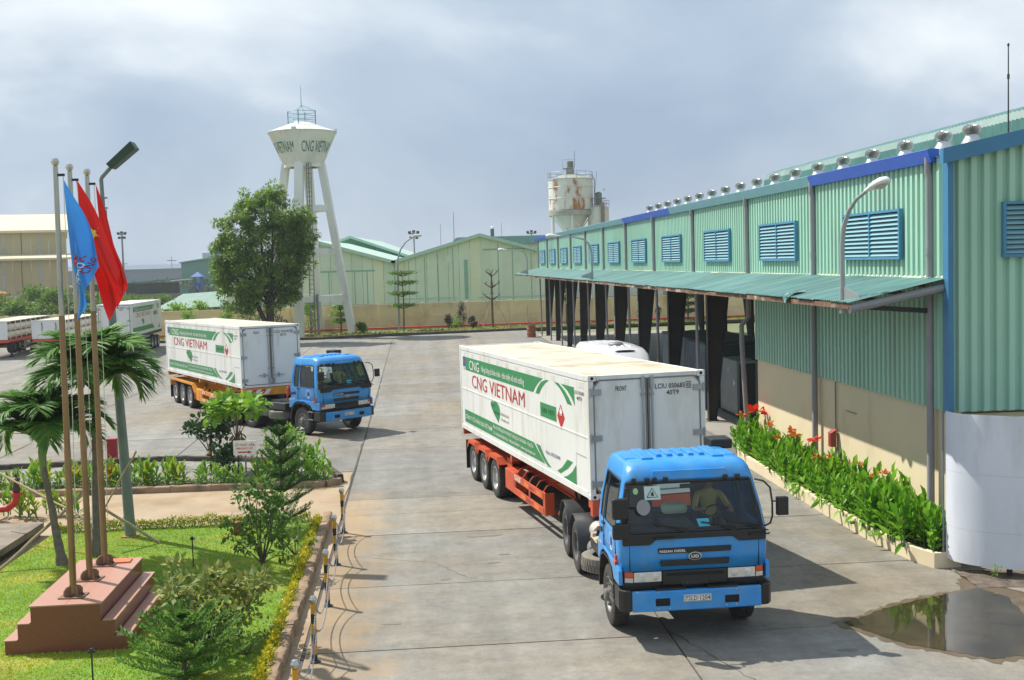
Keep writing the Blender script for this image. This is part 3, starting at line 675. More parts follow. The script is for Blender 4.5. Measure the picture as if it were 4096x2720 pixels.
# ------------------------------------------------------------------ container
c_white = M('container_white', (.75, .765, .745), .38, var=.05, scale=.7, spec=.45, col2=(.52, .49, .42), th=.63, soft=.12, sc2=1.6, stretch=(1, 1, .25))
c_roof = M('container_roof', (.56, .525, .41), .6, var=.10, scale=.8, col2=(.42, .34, .22), th=.58, sc2=.9, det=6)
c_grey = M('gasket_grey', (.22, .215, .20), .6, var=.12)
c_zinc = M('zinc_grey', (.36, .38, .38), .45, metal=.4, var=.15)
c_green = M('livery_green', (.025, .235, .075), .42, var=.06)
c_red = M('livery_red', (.47, .015, .018), .42, var=.05)
c_ink = M('ink_dark', (.025, .03, .03), .5, var=0)
c_gink = M('ink_green', (.008, .075, .03), .5, var=0)
c_blue = M('ink_blue', (.03, .05, .20), .5, var=0)
c_wh = M('print_white', (.80, .80, .78), .45, var=0)
XS = -1.2105
def container(label, loc, yaw, tilt, serial, digit, group):
    o = thing('shipping_container', label, 'container', loc, yaw, group, rx=-tilt)
    LN, W2, HT = 12.192, 1.219, 2.438
    def frame(b):
        for x in (-1, 1):
            x0, x1 = sorted((x * W2, x * (W2 - .11)))
            b.box(x0, x1, 0, .12, .115, HT - .118); b.box(x0, x1, LN - .12, LN, .115, HT - .118)
            x1b = sorted((x * W2, x * (W2 - .05)))
            b.box(*x1b, .175, LN - .175, 0.012, .15); b.box(*x1b, .175, LN - .175, HT - .12, HT - .008)
        for y in (0, LN - .1): b.box(-W2 + .17, W2 - .17, y + .004, y + .096, HT - .10, HT - .006); b.box(-W2 + .17, W2 - .17, y + .004, y + .096, .012, .12)
    cpart('frame', 'cfr', frame, c_white, o, bevel=.008)
    def cast(b): b.box(-.085, .085, 0, .175, 0, .118)
    for x in (-1, 1):
        for y in (0, LN - .175):
            for z in (-.003, HT - .115):
                k = cpart('corner_casting', 'ccast', cast, c_white, o, loc=(x * (W2 - .081), y - .003 if y == 0 else y + .003, z), bevel=.012)
                if y == 0: cpart('casting_hole', 'chole', lambda b: b.cyl((0, -.003, .06), (0, .01, .06), .032, 12), dark, k)
    seams = [.11, 3.08, 6.1, 9.09, 12.08]
    for i in range(4):
        a, c = seams[i] + .006, seams[i + 1] - .006
        cpart('side_panel', ('csp', i), lambda b: b.box(-1.207, -1.17, a, c, .14, 2.33), c_white, o)
        cpart('side_panel', ('csq', i), lambda b: b.box(1.17, 1.207, a, c, .14, 2.33), c_white, o)
        cpart('side_rib', ('csr', i), lambda b: b.box(-1.2165, -1.2075, a + .01, c - .01, 1.195, 1.225), c_white, o)
        cpart('roof_panel', ('crp', i), lambda b: b.box(-1.165, 1.165, a + .016, c - .016, HT - .06, HT - .022), c_roof, o)
    cpart('roof_seams', 'crs', lambda b: b.box(-1.17, 1.17, .1, 12.09, HT - .08, HT - .045), rusty, o)
    cpart('rear_wall', 'crw', lambda b: b.box(-1.11, 1.11, 12.10, 12.14, .12, 2.34), c_white, o)
    # doors on the front end
    def ring(x0, x1, z0, z1, ch, w, cl, cr):
        def outline(e):
            pts = []
            a0, a1, b0, b1 = x0 + e, x1 - e, z0 + e, z1 - e; q = ch - e * .4
            pts += [(a0 + q, b0)] if cl else [(a0, b0)]
            pts += [(a1 - q, b0), (a1, b0 + q)] if cr else [(a1, b0)]
            pts += [(a1, b1 - q), (a1 - q, b1)] if cr else [(a1, b1)]
            pts += [(a0 + q, b1), (a0, b1 - q), (a0, b0 + q)] if cl else [(a0, b1)]
            return pts
        return outline(0), outline(w)
    for side, (x0, x1) in (('l', (-1.125, -.012)), ('r', (.012, 1.125))):
        op, ip = ring(x0, x1, .10, 2.355, .13, .032, side == 'l', side == 'r')
        d = cpart('door', 'cdoor' + side, lambda b: b.prism(ip, .006, .07, 'y'), c_white, o)
        def gask(b):
            n = len(op); b.add([(p[0], -.001, p[1]) for p in op] + [(p[0], -.001, p[1]) for p in ip] + [(p[0], .03, p[1]) for p in op],
                               [(i, (i + 1) % n, n + (i + 1) % n, n + i) for i in range(n)] + [(i, 2 * n + i, 2 * n + (i + 1) % n, (i + 1) % n) for i in range(n)])
        cpart('gasket', 'cgask' + side, gask, c_grey, d)
        sx = -1 if side == 'l' else 1
        for z in (.31, 1.21, 2.11):
            cpart('hinge', 'chng' + side, lambda b: [b.box(*sorted((sx * .96, sx * 1.19)), -.022, -.004, -.055, .055), b.cyl((sx * 1.185, -.025, -.085), (sx * 1.185, -.025, .085), .022, 8)], c_zinc, d, loc=(0, 0, z))
        bx = sx * .095 - .01
        cpart('lock_bar', 'clb' + side, lambda b: [b.cyl((bx, -.035, .14), (bx, -.035, 2.40), .021, 10)] + [b.box(bx - .045, bx + .045, -.03, -.002, z, z + .05) for z in (.3, .72, 2.0)] + [b.box(bx - .035, bx + .035, -.055, -.004, z, z + .2) for z in (.10, 2.14)], c_zinc, d, smooth=True)
        cpart('handle', 'clh' + side, lambda b: [b.box(*sorted((bx, bx + sx * .42)), -.055, -.035, .46, .49), b.box(bx + sx * .2 - .03, bx + sx * .2 + .03, -.05, -.003, .40, .55)], c_zinc, d)
    # vents
    for k in range(12):
        a = 11.45 - k * .985 - (.12 if k > 8 else 0)
        cpart('vent', 'cvent', lambda b: [b.box(-1.214, -1.208, i * .085, i * .085 + .05, 2.17 + j * .032, 2.185 + j * .032) for i in range(4) for j in range(4)], c_wh, o, loc=(0, a - .15, 0))['kind'] = 'stuff'
    # livery
    S0 = lambda u, v: (XS, u, v)
    S1 = lambda u, v: (XS - .0022, u, v)
    def st(body, aL, aR, z0, z1, mat, bold=0., slant=0., dx=0):
        decal('lettering', text_geo(body, aL - aR, z1 - z0, bold, slant), lambda u, v: (XS - .0042 - dx, aL - u, z0 + v), mat, o, ('ctxt', body, aL))
    green = [[(11.44, 1.765), (11.44, 2.14), (3.26, 2.14), (3.62, 2.02), (3.88, 1.9), (4.1, 1.765)],
             [(3.9, 1.765), (3.72, 1.90), (3.42, 2.05), (3.05, 2.125), (2.76, 2.14), (3.05, 2.06), (3.33, 1.94), (3.6, 1.765)],
             [(2.38, 2.14), (2.06, 2.14), (1.62, 2.02), (1.33, 1.89), (1.11, 1.755), (1.44, 1.755), (1.63, 1.88), (1.92, 2.02)],
             [(1.87, 2.14), (.96, 2.14), (.93, 1.765), (1.12, 1.90), (1.42, 2.03)],
             [(3.53, 1.29), (3.53, 1.60), (2.27, 1.60), (2.27, 1.29)],
             [(8.12, 1.17), (8.28, 1.175), (8.40, 1.08), (8.30, .98), (8.0, .83), (7.57, .665), (7.40, .84), (7.37, 1.0), (7.48, 1.12), (7.72, 1.19), (7.92, 1.195), (8.02, 1.16)],
             [(11.7, .245), (11.7, .605), (4.15, .605), (3.85, .48), (3.5, .34), (3.23, .245)],
             [(3.99, .605), (3.64, .605), (3.32, .42), (3.05, .31), (2.76, .235), (3.02, .215), (3.42, .33), (3.75, .48)],
             [(1.55, .585), (1.16, .585), (1.52, .40), (1.85, .29), (2.08, .215), (2.32, .235), (1.95, .36)],
             [(.95, .56), (.93, .15), (1.86, .17), (1.55, .25), (1.22, .38)]]
    decal('livery_stripes', polys(green), S0, c_green, o, 'cgreen')
    decal('logo', polys([[(11.78, 1.86), (11.78, 2.14), (11.455, 2.14), (11.455, 1.86)]]), S0, M('logo_blue', (.02, .07, .30), .5), o, 'clogo1')
    decal('logo', polys([[(11.66, 1.95), (11.72, 2.02), (11.62, 2.11), (11.53, 2.02), (11.58, 1.93)]]), S1, c_red, o, 'clogo2')
    st('CNG', 11.72, 11.5, 1.775, 1.84, c_red, .01, dx=.001)
    decal('warning_diamond', polys([[(1.93, 1.70), (1.66, 1.43), (1.93, 1.16), (2.20, 1.43)]]), S0, c_red, o, 'cdia')
    decal('flame_symbol', polys([[(1.98, 1.49), (1.86, 1.49), (1.83, 1.55), (1.88, 1.60), (1.93, 1.66), (1.95, 1.60), (2.01, 1.57), (2.02, 1.52)], [(2.03, 1.465), (1.83, 1.465), (1.83, 1.475), (2.03, 1.475)]]), S1, c_wh, o, 'cflm')
    st('CNG', 10.92, 9.66, 1.81, 2.075, c_wh)
    st('Năng lượng từ thiên nhiên - thân thiện với môi trường', 9.37, 4.88, 1.81, 2.02, c_wh, .006)
    st('CNG VIETNAM', 10.61, 4.87, 1.33, 1.69, c_red, 0)
    st('UN 1971', 3.36, 2.44, 1.385, 1.495, c_gink, .02)
    st('ĐEM', 8.30, 7.95, 1.04, 1.09, c_gink, .01); st('NGUỒN NĂNG', 8.1, 7.42, .87, .96, c_gink, .01)
    st('LƯỢNG SẠCH', 7.34, 6.45, .875, .97, c_ink, .005); st('TỚI MỌI NƠI', 7.30, 6.45, .745, .83, c_ink, .005)
    st('CÔNG TY CỔ PHẦN CNG VIỆT NAM', 11.58, 8.31, .325, .535, c_wh, .008)
    st('Địa chỉ: 35 Đường 30-4, Phường 9, Tp Vũng Tàu, Tỉnh Bà Rịa - Vũng Tàu', 8.15, 4.22, .44, .56, c_wh, .008)
    st('Tel: (+84) 64-3574619 Fax: (+84) 64-3574619 * www.cng-vietnam.com', 8.15, 4.05, .285, .39, c_wh, .008)
    st('Hotline: 0933.038.498', 3.18, 2.07, .49, .575, c_blue, .005)
    st('LCIU ' + serial, .94, .30, 2.02, 2.09, c_ink, .01); st('40T9', .78, .45, 1.90, 1.98, c_ink, .01)
    decal('access_panel', polys([[(.93, .82), (.25, .82), (.25, .80), (.93, .80)], [(.93, .1), (.93, .80), (.915, .80), (.915, .1)]]), S1, M('faint_line', (.45, .45, .43), .5), o, 'cacc')
    # front lettering
    def ft(body, x0, x1, z0, z1): decal('lettering', text_geo(body, x1 - x0, z1 - z0, .01), lambda u, v: (x0 + u, -.0035 + .006, z0 + v), c_ink, o, ('cft', body, x0)).location.y = -.004
    ft('FRONT', -.66, -.43, 2.115, 2.21); ft('LCIU ' + serial, .165, .795, 2.115, 2.215); ft(digit, .835, .90, 2.125, 2.205); ft('40T9', .40, .66, 1.985, 2.08)
    decal('digit_box', polys([[(.815, 2.10), (.92, 2.10), (.92, 2.112), (.815, 2.112)], [(.815, 2.222), (.92, 2.222), (.92, 2.234), (.815, 2.234)], [(.815, 2.112), (.825, 2.112), (.825, 2.222), (.815, 2.222)], [(.91, 2.112), (.92, 2.112), (.92, 2.222), (.91, 2.222)]]), lambda u, v: (u, -.0015, v), c_ink, o, 'cbox')
    return o

# ------------------------------------------------------------------ semi-trailer
def trailer(label, loc, yaw, col, kind, tilt=.0123, zf=1.47):
    o = thing('semi_trailer', label, 'trailer', loc, yaw, 'container semi-trailers')
    zb = lambda y: zf - .006 - tilt * y
    K = kind
    for x in (-.45, .45):
        cpart('main_beam', (K, 'mb', x, zf), lambda b: [b.prism([(.15, zb(0) - .17), (.15, zb(0) - .32), (2.6, zb(2.6) - .36), (3.2, zb(3.2) - .62), (12.0, zb(12) - .52), (12.0, zb(12) - .17)], x - .015, x + .015, 'x'),
                                                      b.bar((x, .15, zb(.15) - .175), (x, 12, zb(12) - .175), .15, .02), b.bar((x, 3.2, zb(3.2) - .62), (x, 12, zb(12) - .52), .15, .02)], col, o)
    for y in (.15, 1.6, 3.2, 4.8, 6.4, 8.0, 9.6, 11.2, 12.05):
        w = 1.2 if y in (.15, 12.05, 6.4) else .95
        cpart('cross_member', (K, 'cm', y, zf), lambda b: b.box(-w, w, y - .07, y + .07, zb(y) - .16, zb(y) - .004), col, o)
    cpart('front_bolster', (K, 'fb', zf), lambda b: b.box(-1.21, 1.21, -.06, .08, zb(0) - .30, zb(0) - .004), col, o)
    cpart('kingpin_plate', (K, 'kp', zf), lambda b: b.box(-.6, .6, .3, 1.9, zb(1) - .26, zb(1) - .20), col, o)
    for k in range(3):
        y = 10.75 - 1.31 * k
        cpart('axle', 'taxle', lambda b: b.cyl((-.95, 0, 0), (.95, 0, 0), .07, 10), steel_d, o, loc=(0, y, .515))
        cpart('leaf_spring', 'tspr', lambda b: [b.box(x - .05, x + .05, -.5, .5, .06, .16) for x in (-.5, .5)], steel_d, o, loc=(0, y, .515))
        for x in (-1.075, -.77, .77, 1.075): wheel(o, x, y, .515, 'dish')
    for sx in (-1, 1):
        x0, x1 = sorted((sx * .68, sx * 1.24))
        if kind == 'red':
            zz = 1.13
            for k in range(3):
                y = 10.75 - 1.31 * k
                cpart('mudguard', (K, 'mg', sx), lambda b: b.prism([(-.60, .96), (-.40, 1.125), (.40, 1.125), (.60, .96), (.60, .945), (.40, 1.10), (-.40, 1.10), (-.60, .945)], x0, x1, 'x'), col, o, loc=(0, y, 0))
                cpart('mudguard_lip', (K, 'mgl', sx), lambda b: b.prism([(-.60, .90), (-.42, 1.125), (.42, 1.125), (.60, .90), (.60, .85), (.36, 1.03), (-.36, 1.03), (-.60, .85)], sx * 1.236, sx * 1.252, 'x'), col, o, loc=(0, y, 0))
            cpart('mudguard_panel', (K, 'mgp', sx), lambda b: b.prism([(7.56, 1.16), (7.56, .62), (7.5, .6), (7.05, .98), (7.05, 1.16)], *sorted((sx * 1.0, sx * 1.02)), 'x'), col, o)
        else:
            cpart('mudguard', (K, 'mg', sx), lambda b: b.prism([(11.55, .80), (11.35, 1.165), (7.55, 1.165), (7.12, .80), (7.12, .5), (7.15, .5), (7.16, .79), (7.57, 1.14), (11.33, 1.14), (11.52, .80)], x0, x1, 'x'), col, o)
            cpart('mudguard_lip', (K, 'mgl', sx), lambda b: b.prism([(11.35, 1.165), (7.55, 1.165), (7.12, .80), (7.12, .72), (7.58, 1.08), (11.30, 1.08)], *sorted((sx * 1.236, sx * 1.252)), 'x'), col, o)
        cpart('mud_flap', (K, 'mf', sx), lambda b: b.box(x0, x1, 11.55, 11.57, .22, 1.05), black_p, o)
        bx = sx * 1.2
        cpart('tool_box', (K, 'tb', sx), lambda b: b.box(*sorted((bx, bx - sx * .35)), 6.2, 7.05, .46, .97), col, o, bevel=.012)
        cpart('side_guard', (K, 'sg', sx), lambda b: [b.box(*sorted((bx, bx - sx * .03)), 3.45, 6.195, .80, .975), b.box(*sorted((bx, bx - sx * .03)), 3.45, 6.195, .46, .62)] +
              [b.box(*sorted((bx - sx * .002, bx - sx * .032)), y - .05, y + .05, .62, .80) for y in (6.1, 4.75)] + [b.box(*sorted((bx - sx * .0, bx - sx * .035)), 3.40, 3.56, .46, .985), b.box(*sorted((bx, bx - sx * .22)), 3.385, 3.40, .47, .97)], col, o, bevel=.006)
        for y in (3.6, 4.2, 4.8, 5.4, 5.95):
            cpart('hoop', (K, 'hp', sx), lambda b: b.tube([(bx - sx * .02, 0, .96), (bx - sx * .12, 0, 1.10), (bx - sx * .35, 0, 1.16), (sx * .5, 0, 1.17)], .018, 6), col, o, loc=(0, y, 0), smooth=True)
        cpart('landing_leg', (K, 'll', sx), lambda b: [b.box(sx * .62 - .07, sx * .62 + .07, 2.35, 2.5, .5, 1.15), b.box(sx * .62 - .05, sx * .62 + .05, 2.37, 2.48, .36, .5), b.box(sx * .62 - .13, sx * .62 + .13, 2.3, 2.56, .33, .36), b.bar((sx * .62, 2.5, .55), (sx * .5, 3.4, 1.05), .05, .05)], steel_d, o)
    cpart('leg_crank', (K, 'lc'), lambda b: b.tube([(-.6, 2.42, .9), (-1.1, 2.42, .85), (-1.12, 2.6, .66), (-1.0, 2.75, .62)], .018, 6), col, o)
    if kind == 'red':
        decal('lettering', text_geo('72R-0287', .62, .13, .03), lambda u, v: (-1.2035, 6.12 - u, .825 + v), c_wh, o)
        for y, z in ((5.2, .83), (4.1, .83), (5.5, .49), (4.3, .49)): part('reflector_tape', lambda b: b.add([(-1.2030, y, z), (-1.2030, y - .42, z), (-1.2030, y - .42, z + .11), (-1.2030, y, z + .11)], [(0, 1, 2, 3)]), M('orange_tape', (.75, .18, .02), .4), o)
        for y, z in ((4.72, .84), (4.95, .50)): decal('lettering', text_geo('QUANG HUY', .42, .07, .02), lambda u, v: (-1.2032, y - u, z + v), M('ink_purple', (.25, .02, .10), .5), o)
    else:
        tr, tw = M('tape_red', (.55, .02, .03), .4), M('tape_white', (.78, .78, .76), .4)
        for y0 in (6.1, 4.75):
            for z in (.83, .485):
                for q in range(5): part('reflector_tape', lambda b: b.add([(-1.2035, y0 - q * .13, z), (-1.2035, y0 - q * .13 - .13, z), (-1.2035, y0 - q * .13 - .10, z + .125), (-1.2035, y0 - q * .13 + .03, z + .125)], [(0, 1, 2, 3)]), (tr, tw)[q % 2], o)
        for k in range(5): part('reflector_tape', lambda b: b.add([(-1.15 + k * .19, -.063, 1.24), (-.96 + k * .19, -.063, 1.24), (-.82 + k * .19, -.063, 1.44), (-1.01 + k * .19, -.063, 1.44)], [(0, 1, 2, 3)]), (tw, tr)[k % 2], o)
        for q in range(3): part('reflector_tape', lambda b: b.box(-1.2, -.99, 3.376, 3.383, .47 + q * .167, .47 + q * .167 + .165), (tw, tr)[q % 2], o)
    return o

# ------------------------------------------------------------------ tractor unit
cabblue = M('cab_blue', (.022, .27, .70), .36, var=.10, scale=3.5, spec=.5, coat=.2, col2=(.075, .29, .58), th=.55, soft=.14, sc2=2.6)
cabglass = glass('cab_glass', (.86, .93, .90))
lampglass = M('lamp_clear', (.62, .62, .60), .12, metal=.3, var=.15, scale=14)
amber = M('amber_lens', (.62, .09, .02), .2, var=.1, scale=20)
LV = [(1.18, 1.195, -1.275, .55, .14), (1.45, 1.215, -1.30, .55, .15), (1.70, 1.22, -1.305, .55, .16), (1.80, 1.215, -1.285, .55, .16), (2.15, 1.165, -1.19, .545, .16),
      (2.56, 1.075, -1.075, .53, .16), (2.63, 1.055, -1.05, .525, .16), (2.73, 1.03, -1.00, .51, .17), (2.81, .985, -.915, .475, .19), (2.855, .90, -.80, .40, .22)]
def cab_faces():
    rings = []; kinds = []
    st_ = [0, .13, .30, .36, .80, .92, 1.0]; fx = [-1, -.6, -.2, .2, .6, 1]; bx = [.93, .45, -.45, -.93]
    for (z, w, yf, yb, r) in LV:
        ring = []
        for t in st_: ring.append((-w, yb - .06 + (yf + r - yb + .06) * t, z))
        for k in range(1, 4): a = PI / 2 * k / 4; ring.append((-w + r - r * math.cos(a), yf + r - r * math.sin(a), z))
        for x in fx: ring.append((x * (w - r), yf, z))
        for k in range(1, 4): a = PI / 2 * k / 4; ring.append((w - r + r * math.sin(a), yf + r - r * math.cos(a), z))
        for t in st_[::-1]: ring.append((w, yb - .06 + (yf + r - yb + .06) * t, z))
        for x in bx: ring.append((x * (w - .03), yb, z))
        rings.append(ring)
    n = len(rings[0]); V = [p for r in rings for p in r]
    G = {'body': [], 'windshield': [], 'dl': [], 'dr': [], 'ql': [], 'qr': [], 'rear': []}
    for i in range(len(LV) - 1):
        for k in range(n):
            f = (i * n + k, i * n + (k + 1) % n, (i + 1) * n + (k + 1) % n, (i + 1) * n + k); g_ = 'body'
            if i in (3, 4):
                if 8 <= k <= 15: g_ = 'windshield'
                elif k in (3, 4): g_ = 'dl'
                elif k == 1: g_ = 'ql'
                elif k in (20, 21): g_ = 'dr'
                elif k == 23: g_ = 'qr'
                elif k == 27: g_ = 'rear'
            G[g_].append(f)
    m = len(LV) - 1; V.append((0, -.25, 2.885)); c = len(V) - 1
    for k in range(n): G['body'].append((m * n + k, m * n + (k + 1) % n, c))
    return V, G
CV, CG = cab_faces()
def sub(group):
    b = MB(); used = {}; vs = []; fs = []
    for f in CG[group]:
        g_ = []
        for i in f:
            if i not in used: used[i] = len(vs); vs.append(CV[i])
            g_.append(used[i])
        fs.append(tuple(g_))
    b.add(vs, fs); return b
def frame_of(group, r):
    from collections import Counter
    cnt = Counter()
    for f in CG[group]:
        for i in range(len(f)): cnt[tuple(sorted((f[i], f[(i + 1) % len(f)])))] += 1
    b = MB()
    for (i, j), n in cnt.items():
        if n == 1: b.tube([CV[i], CV[j]], r, 6)
    return b
WS = lambda x, z, e=0.0: (x, -1.285 + .2763 * (z - 1.80) - e, z)     # windscreen plane
def tractor(label, loc, yaw, plate, kind, steer=0):
    o = thing('truck_tractor', label, 'truck', loc, yaw, 'blue truck tractors')
    ck = lambda name, key, fn, mat, **k: cpart(name, ('trk', key), fn, mat, k.pop('parent', o), **k)
    body = ck('cab_shell', 'shell', lambda b: b.merge(sub('body')), cabblue, smooth=True, ang=32, solid=.03)
    ck('windshield', 'ws', lambda b: b.merge(sub('windshield')), cabglass, smooth=True)
    for g_ in ('dl', 'dr'): ck('door_window', g_, lambda b: b.merge(sub(g_)), cabglass)
    for g_ in ('ql', 'qr'): ck('quarter_window', g_, lambda b: b.merge(sub(g_)), cabglass)
    ck('rear_window', 'rw', lambda b: b.merge(sub('rear')), cabglass)
    ck('windshield_seal', 'wsf', lambda b: b.merge(frame_of('windshield', .028)), black_p, smooth=True)
    for g_ in ('dl', 'dr', 'ql', 'qr', 'rear'): ck('window_seal', 'f' + g_, lambda b: b.merge(frame_of(g_, .014)), black_p)
    # black cowl under the windscreen (deeper at the ends)
    ck('cowl', 'cowl', lambda b: b.prism([(-1.16, 1.61), (-.72, 1.61), (-.62, 1.69), (.62, 1.69), (.72, 1.61), (1.16, 1.61), (1.17, 1.79), (-1.17, 1.79)], -1.335, -1.2, 'y'), black_p, bevel=.015)
    for x in (-.85, .7): ck('grab_handle', 'gh', lambda b: b.tube([(-.17, 0, 0), (-.15, -.045, 0), (.15, -.045, 0), (.17, 0, 0)], .014, 6), black_p, loc=(x + .35, -1.33, 1.715))
    for x, l in ((-.35, -.62), (.42, -.55), (.85, -.35)):
        ck('wiper', ('wip', x), lambda b: [b.tube([(x + .35, -1.345, 1.76), (x, -1.30, 1.86), (x + l * .35, -1.285, 1.91)], .012, 5), b.bar(WS(x - .30, 1.93, .03), WS(x + .26, 1.84, .03), .016, .022)], black_p)
    # roof beads
    for x in (-.62, .62): ck('roof_bead', 'bead2', lambda b: b.box(-.10, .10, -.55, .42, 2.80, 2.89), cabblue, loc=(x * .95, -.1, .006), bevel=.02)
    for x in (-.36, -.18, 0, .18, .36): ck('roof_bead', 'bead', lambda b: b.box(-.045, .045, -.30, .30, 2.8, 2.915), cabblue, loc=(x, -.18, 0.0), bevel=.012)
    for x in (-.83, .83): ck('roof_bead', 'bead3', lambda b: b.box(-.10, .10, -.28, .28, 2.79, 2.872), cabblue, loc=(x, -.2, 0), bevel=.02)
    # sun visor plate with seams and brackets
    ck('visor', 'vis', lambda b: b.add([(-.62, -1.075, 2.605), (.62, -1.075, 2.605), (.60, -1.03, 2.74), (-.60, -1.03, 2.74), (-.62, -1.05, 2.60), (.62, -1.05, 2.60), (.6, -.99, 2.74), (-.6, -.99, 2.74)], [(0, 1, 2, 3), (4, 7, 6, 5), (0, 4, 5, 1), (3, 2, 6, 7), (0, 3, 7, 4), (1, 5, 6, 2)]), cabblue, bevel=.008)
    for x in (-.92, -.70, -.58, -.40, .58, .78): ck('visor_bracket', 'vbr', lambda b: b.box(-.035, .035, -.05, .03, -.035, .035), black_p, loc=(x, -1.075, 2.61), bevel=.008)
    # front panel grilles, emblem, lettering
    ck('grille_slot', 'gs1', lambda b: b.prism([(-.60, 1.545), (.60, 1.545), (.59, 1.455), (-.585, 1.455)], -1.322, -1.29, 'y'), black_p, bevel=.01)
    ck('grille_slot', 'gs2', lambda b: b.prism([(-.565, 1.345), (.565, 1.345), (.555, 1.25), (-.55, 1.25)], -1.318, -1.285, 'y'), black_p, bevel=.01)
    em = ck('emblem', 'emb', lambda b: b.lathe([(0, 0), (.11, 0), (.11, .025), (.098, .03), (0, .03)], 28, 'z'), alu, loc=(0.0, -1.305, 1.40), rot=(PI / 2, 0, 0), scale=(1, .62, 1))
    ck('emblem_field', 'emf', lambda b: b.lathe([(0, .0305), (.09, .0305)], 28, 'z'), black_p, parent=em)
    decal('emblem_letters', text_geo('UD', .125, .085, .03), lambda u, v: (-.0625 + u, -.0425 + v, .0325), c_wh, em, ('trk', 'ud'))
    decal('lettering', text_geo('NISSAN DIESEL', .42, .042, .02), lambda u, v: (-.57 + u, -1.3245, 1.475 + v), c_wh, o, ('trk', 'nd'))
    for x in (-1.05, 1.05): ck('panel_seam', 'pseam', lambda b: b.box(-.004, .004, -1.309, -1.27, 1.19, 1.62), dark, loc=(x, .004, 0))
    ck('lower_grille', 'lg', lambda b: b.box(-.53, .53, -1.30, -1.15, .93, 1.175), black_p, bevel=.02)
    ck('lower_grille_slot', 'lgs', lambda b: b.box(-.47, .47, -1.306, -1.2, 1.085, 1.14), dark, bevel=.01)
    ck('lower_grille_mesh', 'lgm', lambda b: [b.box(-.22 + i * .063, -.17 + i * .063, -1.306, -1.29, .94, 1.0) for i in range(7)], M('grille_grey', (.03, .03, .03), .5), )
    ck('lower_panel', 'lp', lambda b: b.box(-1.15, 1.15, -1.25, -.95, .62, 1.185), black_p, bevel=.02)
    for sx in (-1, 1):
        h = ck('headlamp', ('hl', sx), lambda b: b.box(*sorted((sx * .54, sx * .99)), -1.30, -1.2, 1.005, 1.17), M('lamp_chrome', (.68, .68, .66), .2, metal=.7, var=.1), bevel=.012)
        for x, r in ((.86, .072), (.645, .058)):
            ck('lamp_lens', ('ll', r), lambda b: b.lathe([(0, .012), (r * .6, .01), (r, .0), (r * 1.02, -.005)], 20, 'z'), lampglass, parent=h, loc=(sx * x, -1.302, 1.087), rot=(PI / 2, 0, 0), smooth=True)
        ck('turn_signal', ('tsA', sx), lambda b: b.prism([(sx * 1.0, -1.295), (sx * 1.13, -1.25), (sx * 1.185, -1.15), (sx * 1.0, -1.15)], 1.085, 1.175), amber, bevel=.006)
        ck('side_lamp', ('tsW', sx), lambda b: b.prism([(sx * 1.0, -1.295), (sx * 1.13, -1.25), (sx * 1.185, -1.15), (sx * 1.0, -1.15)], 1.005, 1.08), lampglass, bevel=.006)
        # bumper ends, fog recess, step
        ck('bumper_end', ('be', sx), lambda b: b.prism([(sx * 1.052, -1.43), (sx * 1.17, -1.40), (sx * 1.24, -1.30), (sx * 1.24, -.92), (sx * 1.052, -.92)], .57, .915), black_p, bevel=.025)
        ck('fog_recess', ('fr', sx), lambda b: b.box(sx * .56 - .12, sx * .56 + .12, -1.452, -1.42, .65, .78), dark, bevel=.02)
        ck('bumper_tread', ('bt', sx), lambda b: b.box(sx * .42 - .24, sx * .42 + .24, -1.43, -1.27, .898, .925), black_p, bevel=.008)
        for z in (.60, .88): ck('step_plate', ('sp', sx, z), lambda b: b.box(*sorted((sx * 1.0, sx * 1.26)), -.90, -.58, z, z + .03), alu)
        # front mudguard and arch
        def arch(b):
            pts = [(-.62, .55), (-.60, .85), (-.46, 1.08), (-.2, 1.17), (.2, 1.17), (.46, 1.08), (.62, .82), (.66, .5)]
            out = [(y * 1.07, z + .035) for y, z in pts]
            b.prism(pts + out[::-1], *sorted((sx * .86, sx * 1.235)), 'x')
        ck('mudguard', ('arch', sx), arch, black_p, loc=(0, -.15, 0))
        ck('cab_side_skirt', ('skirt', sx), lambda b: b.prism([(-1.16, 1.2), (-1.16, .97), (-.72, .97), (-.60, 1.12), (-.2, 1.24), (.2, 1.24), (.42, 1.16), (.62, .98), (.72, .98), (.72, 1.30), (.5, 1.46), (.2, 1.5), (.2, 1.3), (-1.1, 1.25)], *sorted((sx * 1.17, sx * 1.232)), 'x'), cabblue, bevel=.01, loc=(0, -.12, 0))
        ck('fender_cap', ('fcap', sx), lambda b: b.prism([(.16, 1.52), (.56, 1.46), (.74, 1.30), (.74, 1.33), (.58, 1.52), (.2, 1.60)], *sorted((sx * 1.0, sx * 1.24)), 'x'), black_p, bevel=.008)
        d = ck('door_seam', ('ds', sx), lambda b: [b.prism([(-.98, 1.24), (-.97, 1.24), (-.965, 1.8), (-.975, 1.8)], *sorted((sx * 1.212, sx * 1.226)), 'x'), b.prism([(.03, 1.45), (.04, 1.45), (.04, 1.8), (.03, 1.8)], *sorted((sx * 1.212, sx * 1.226)), 'x')], dark)
        ck('door_handle', ('dh', sx), lambda b: b.box(*sorted((sx * 1.21, sx * 1.26)), -.10, .06, 1.70, 1.735), black_p, bevel=.008)
        ck('side_signal', ('ssig', sx), lambda b: [b.box(*sorted((sx * 1.20, sx * 1.25)), -1.06, -.90, 1.25, 1.31), b.box(*sorted((sx * 1.2, sx * 1.245)), -1.08, -1.02, 1.33, 1.42)], amber, bevel=.01)
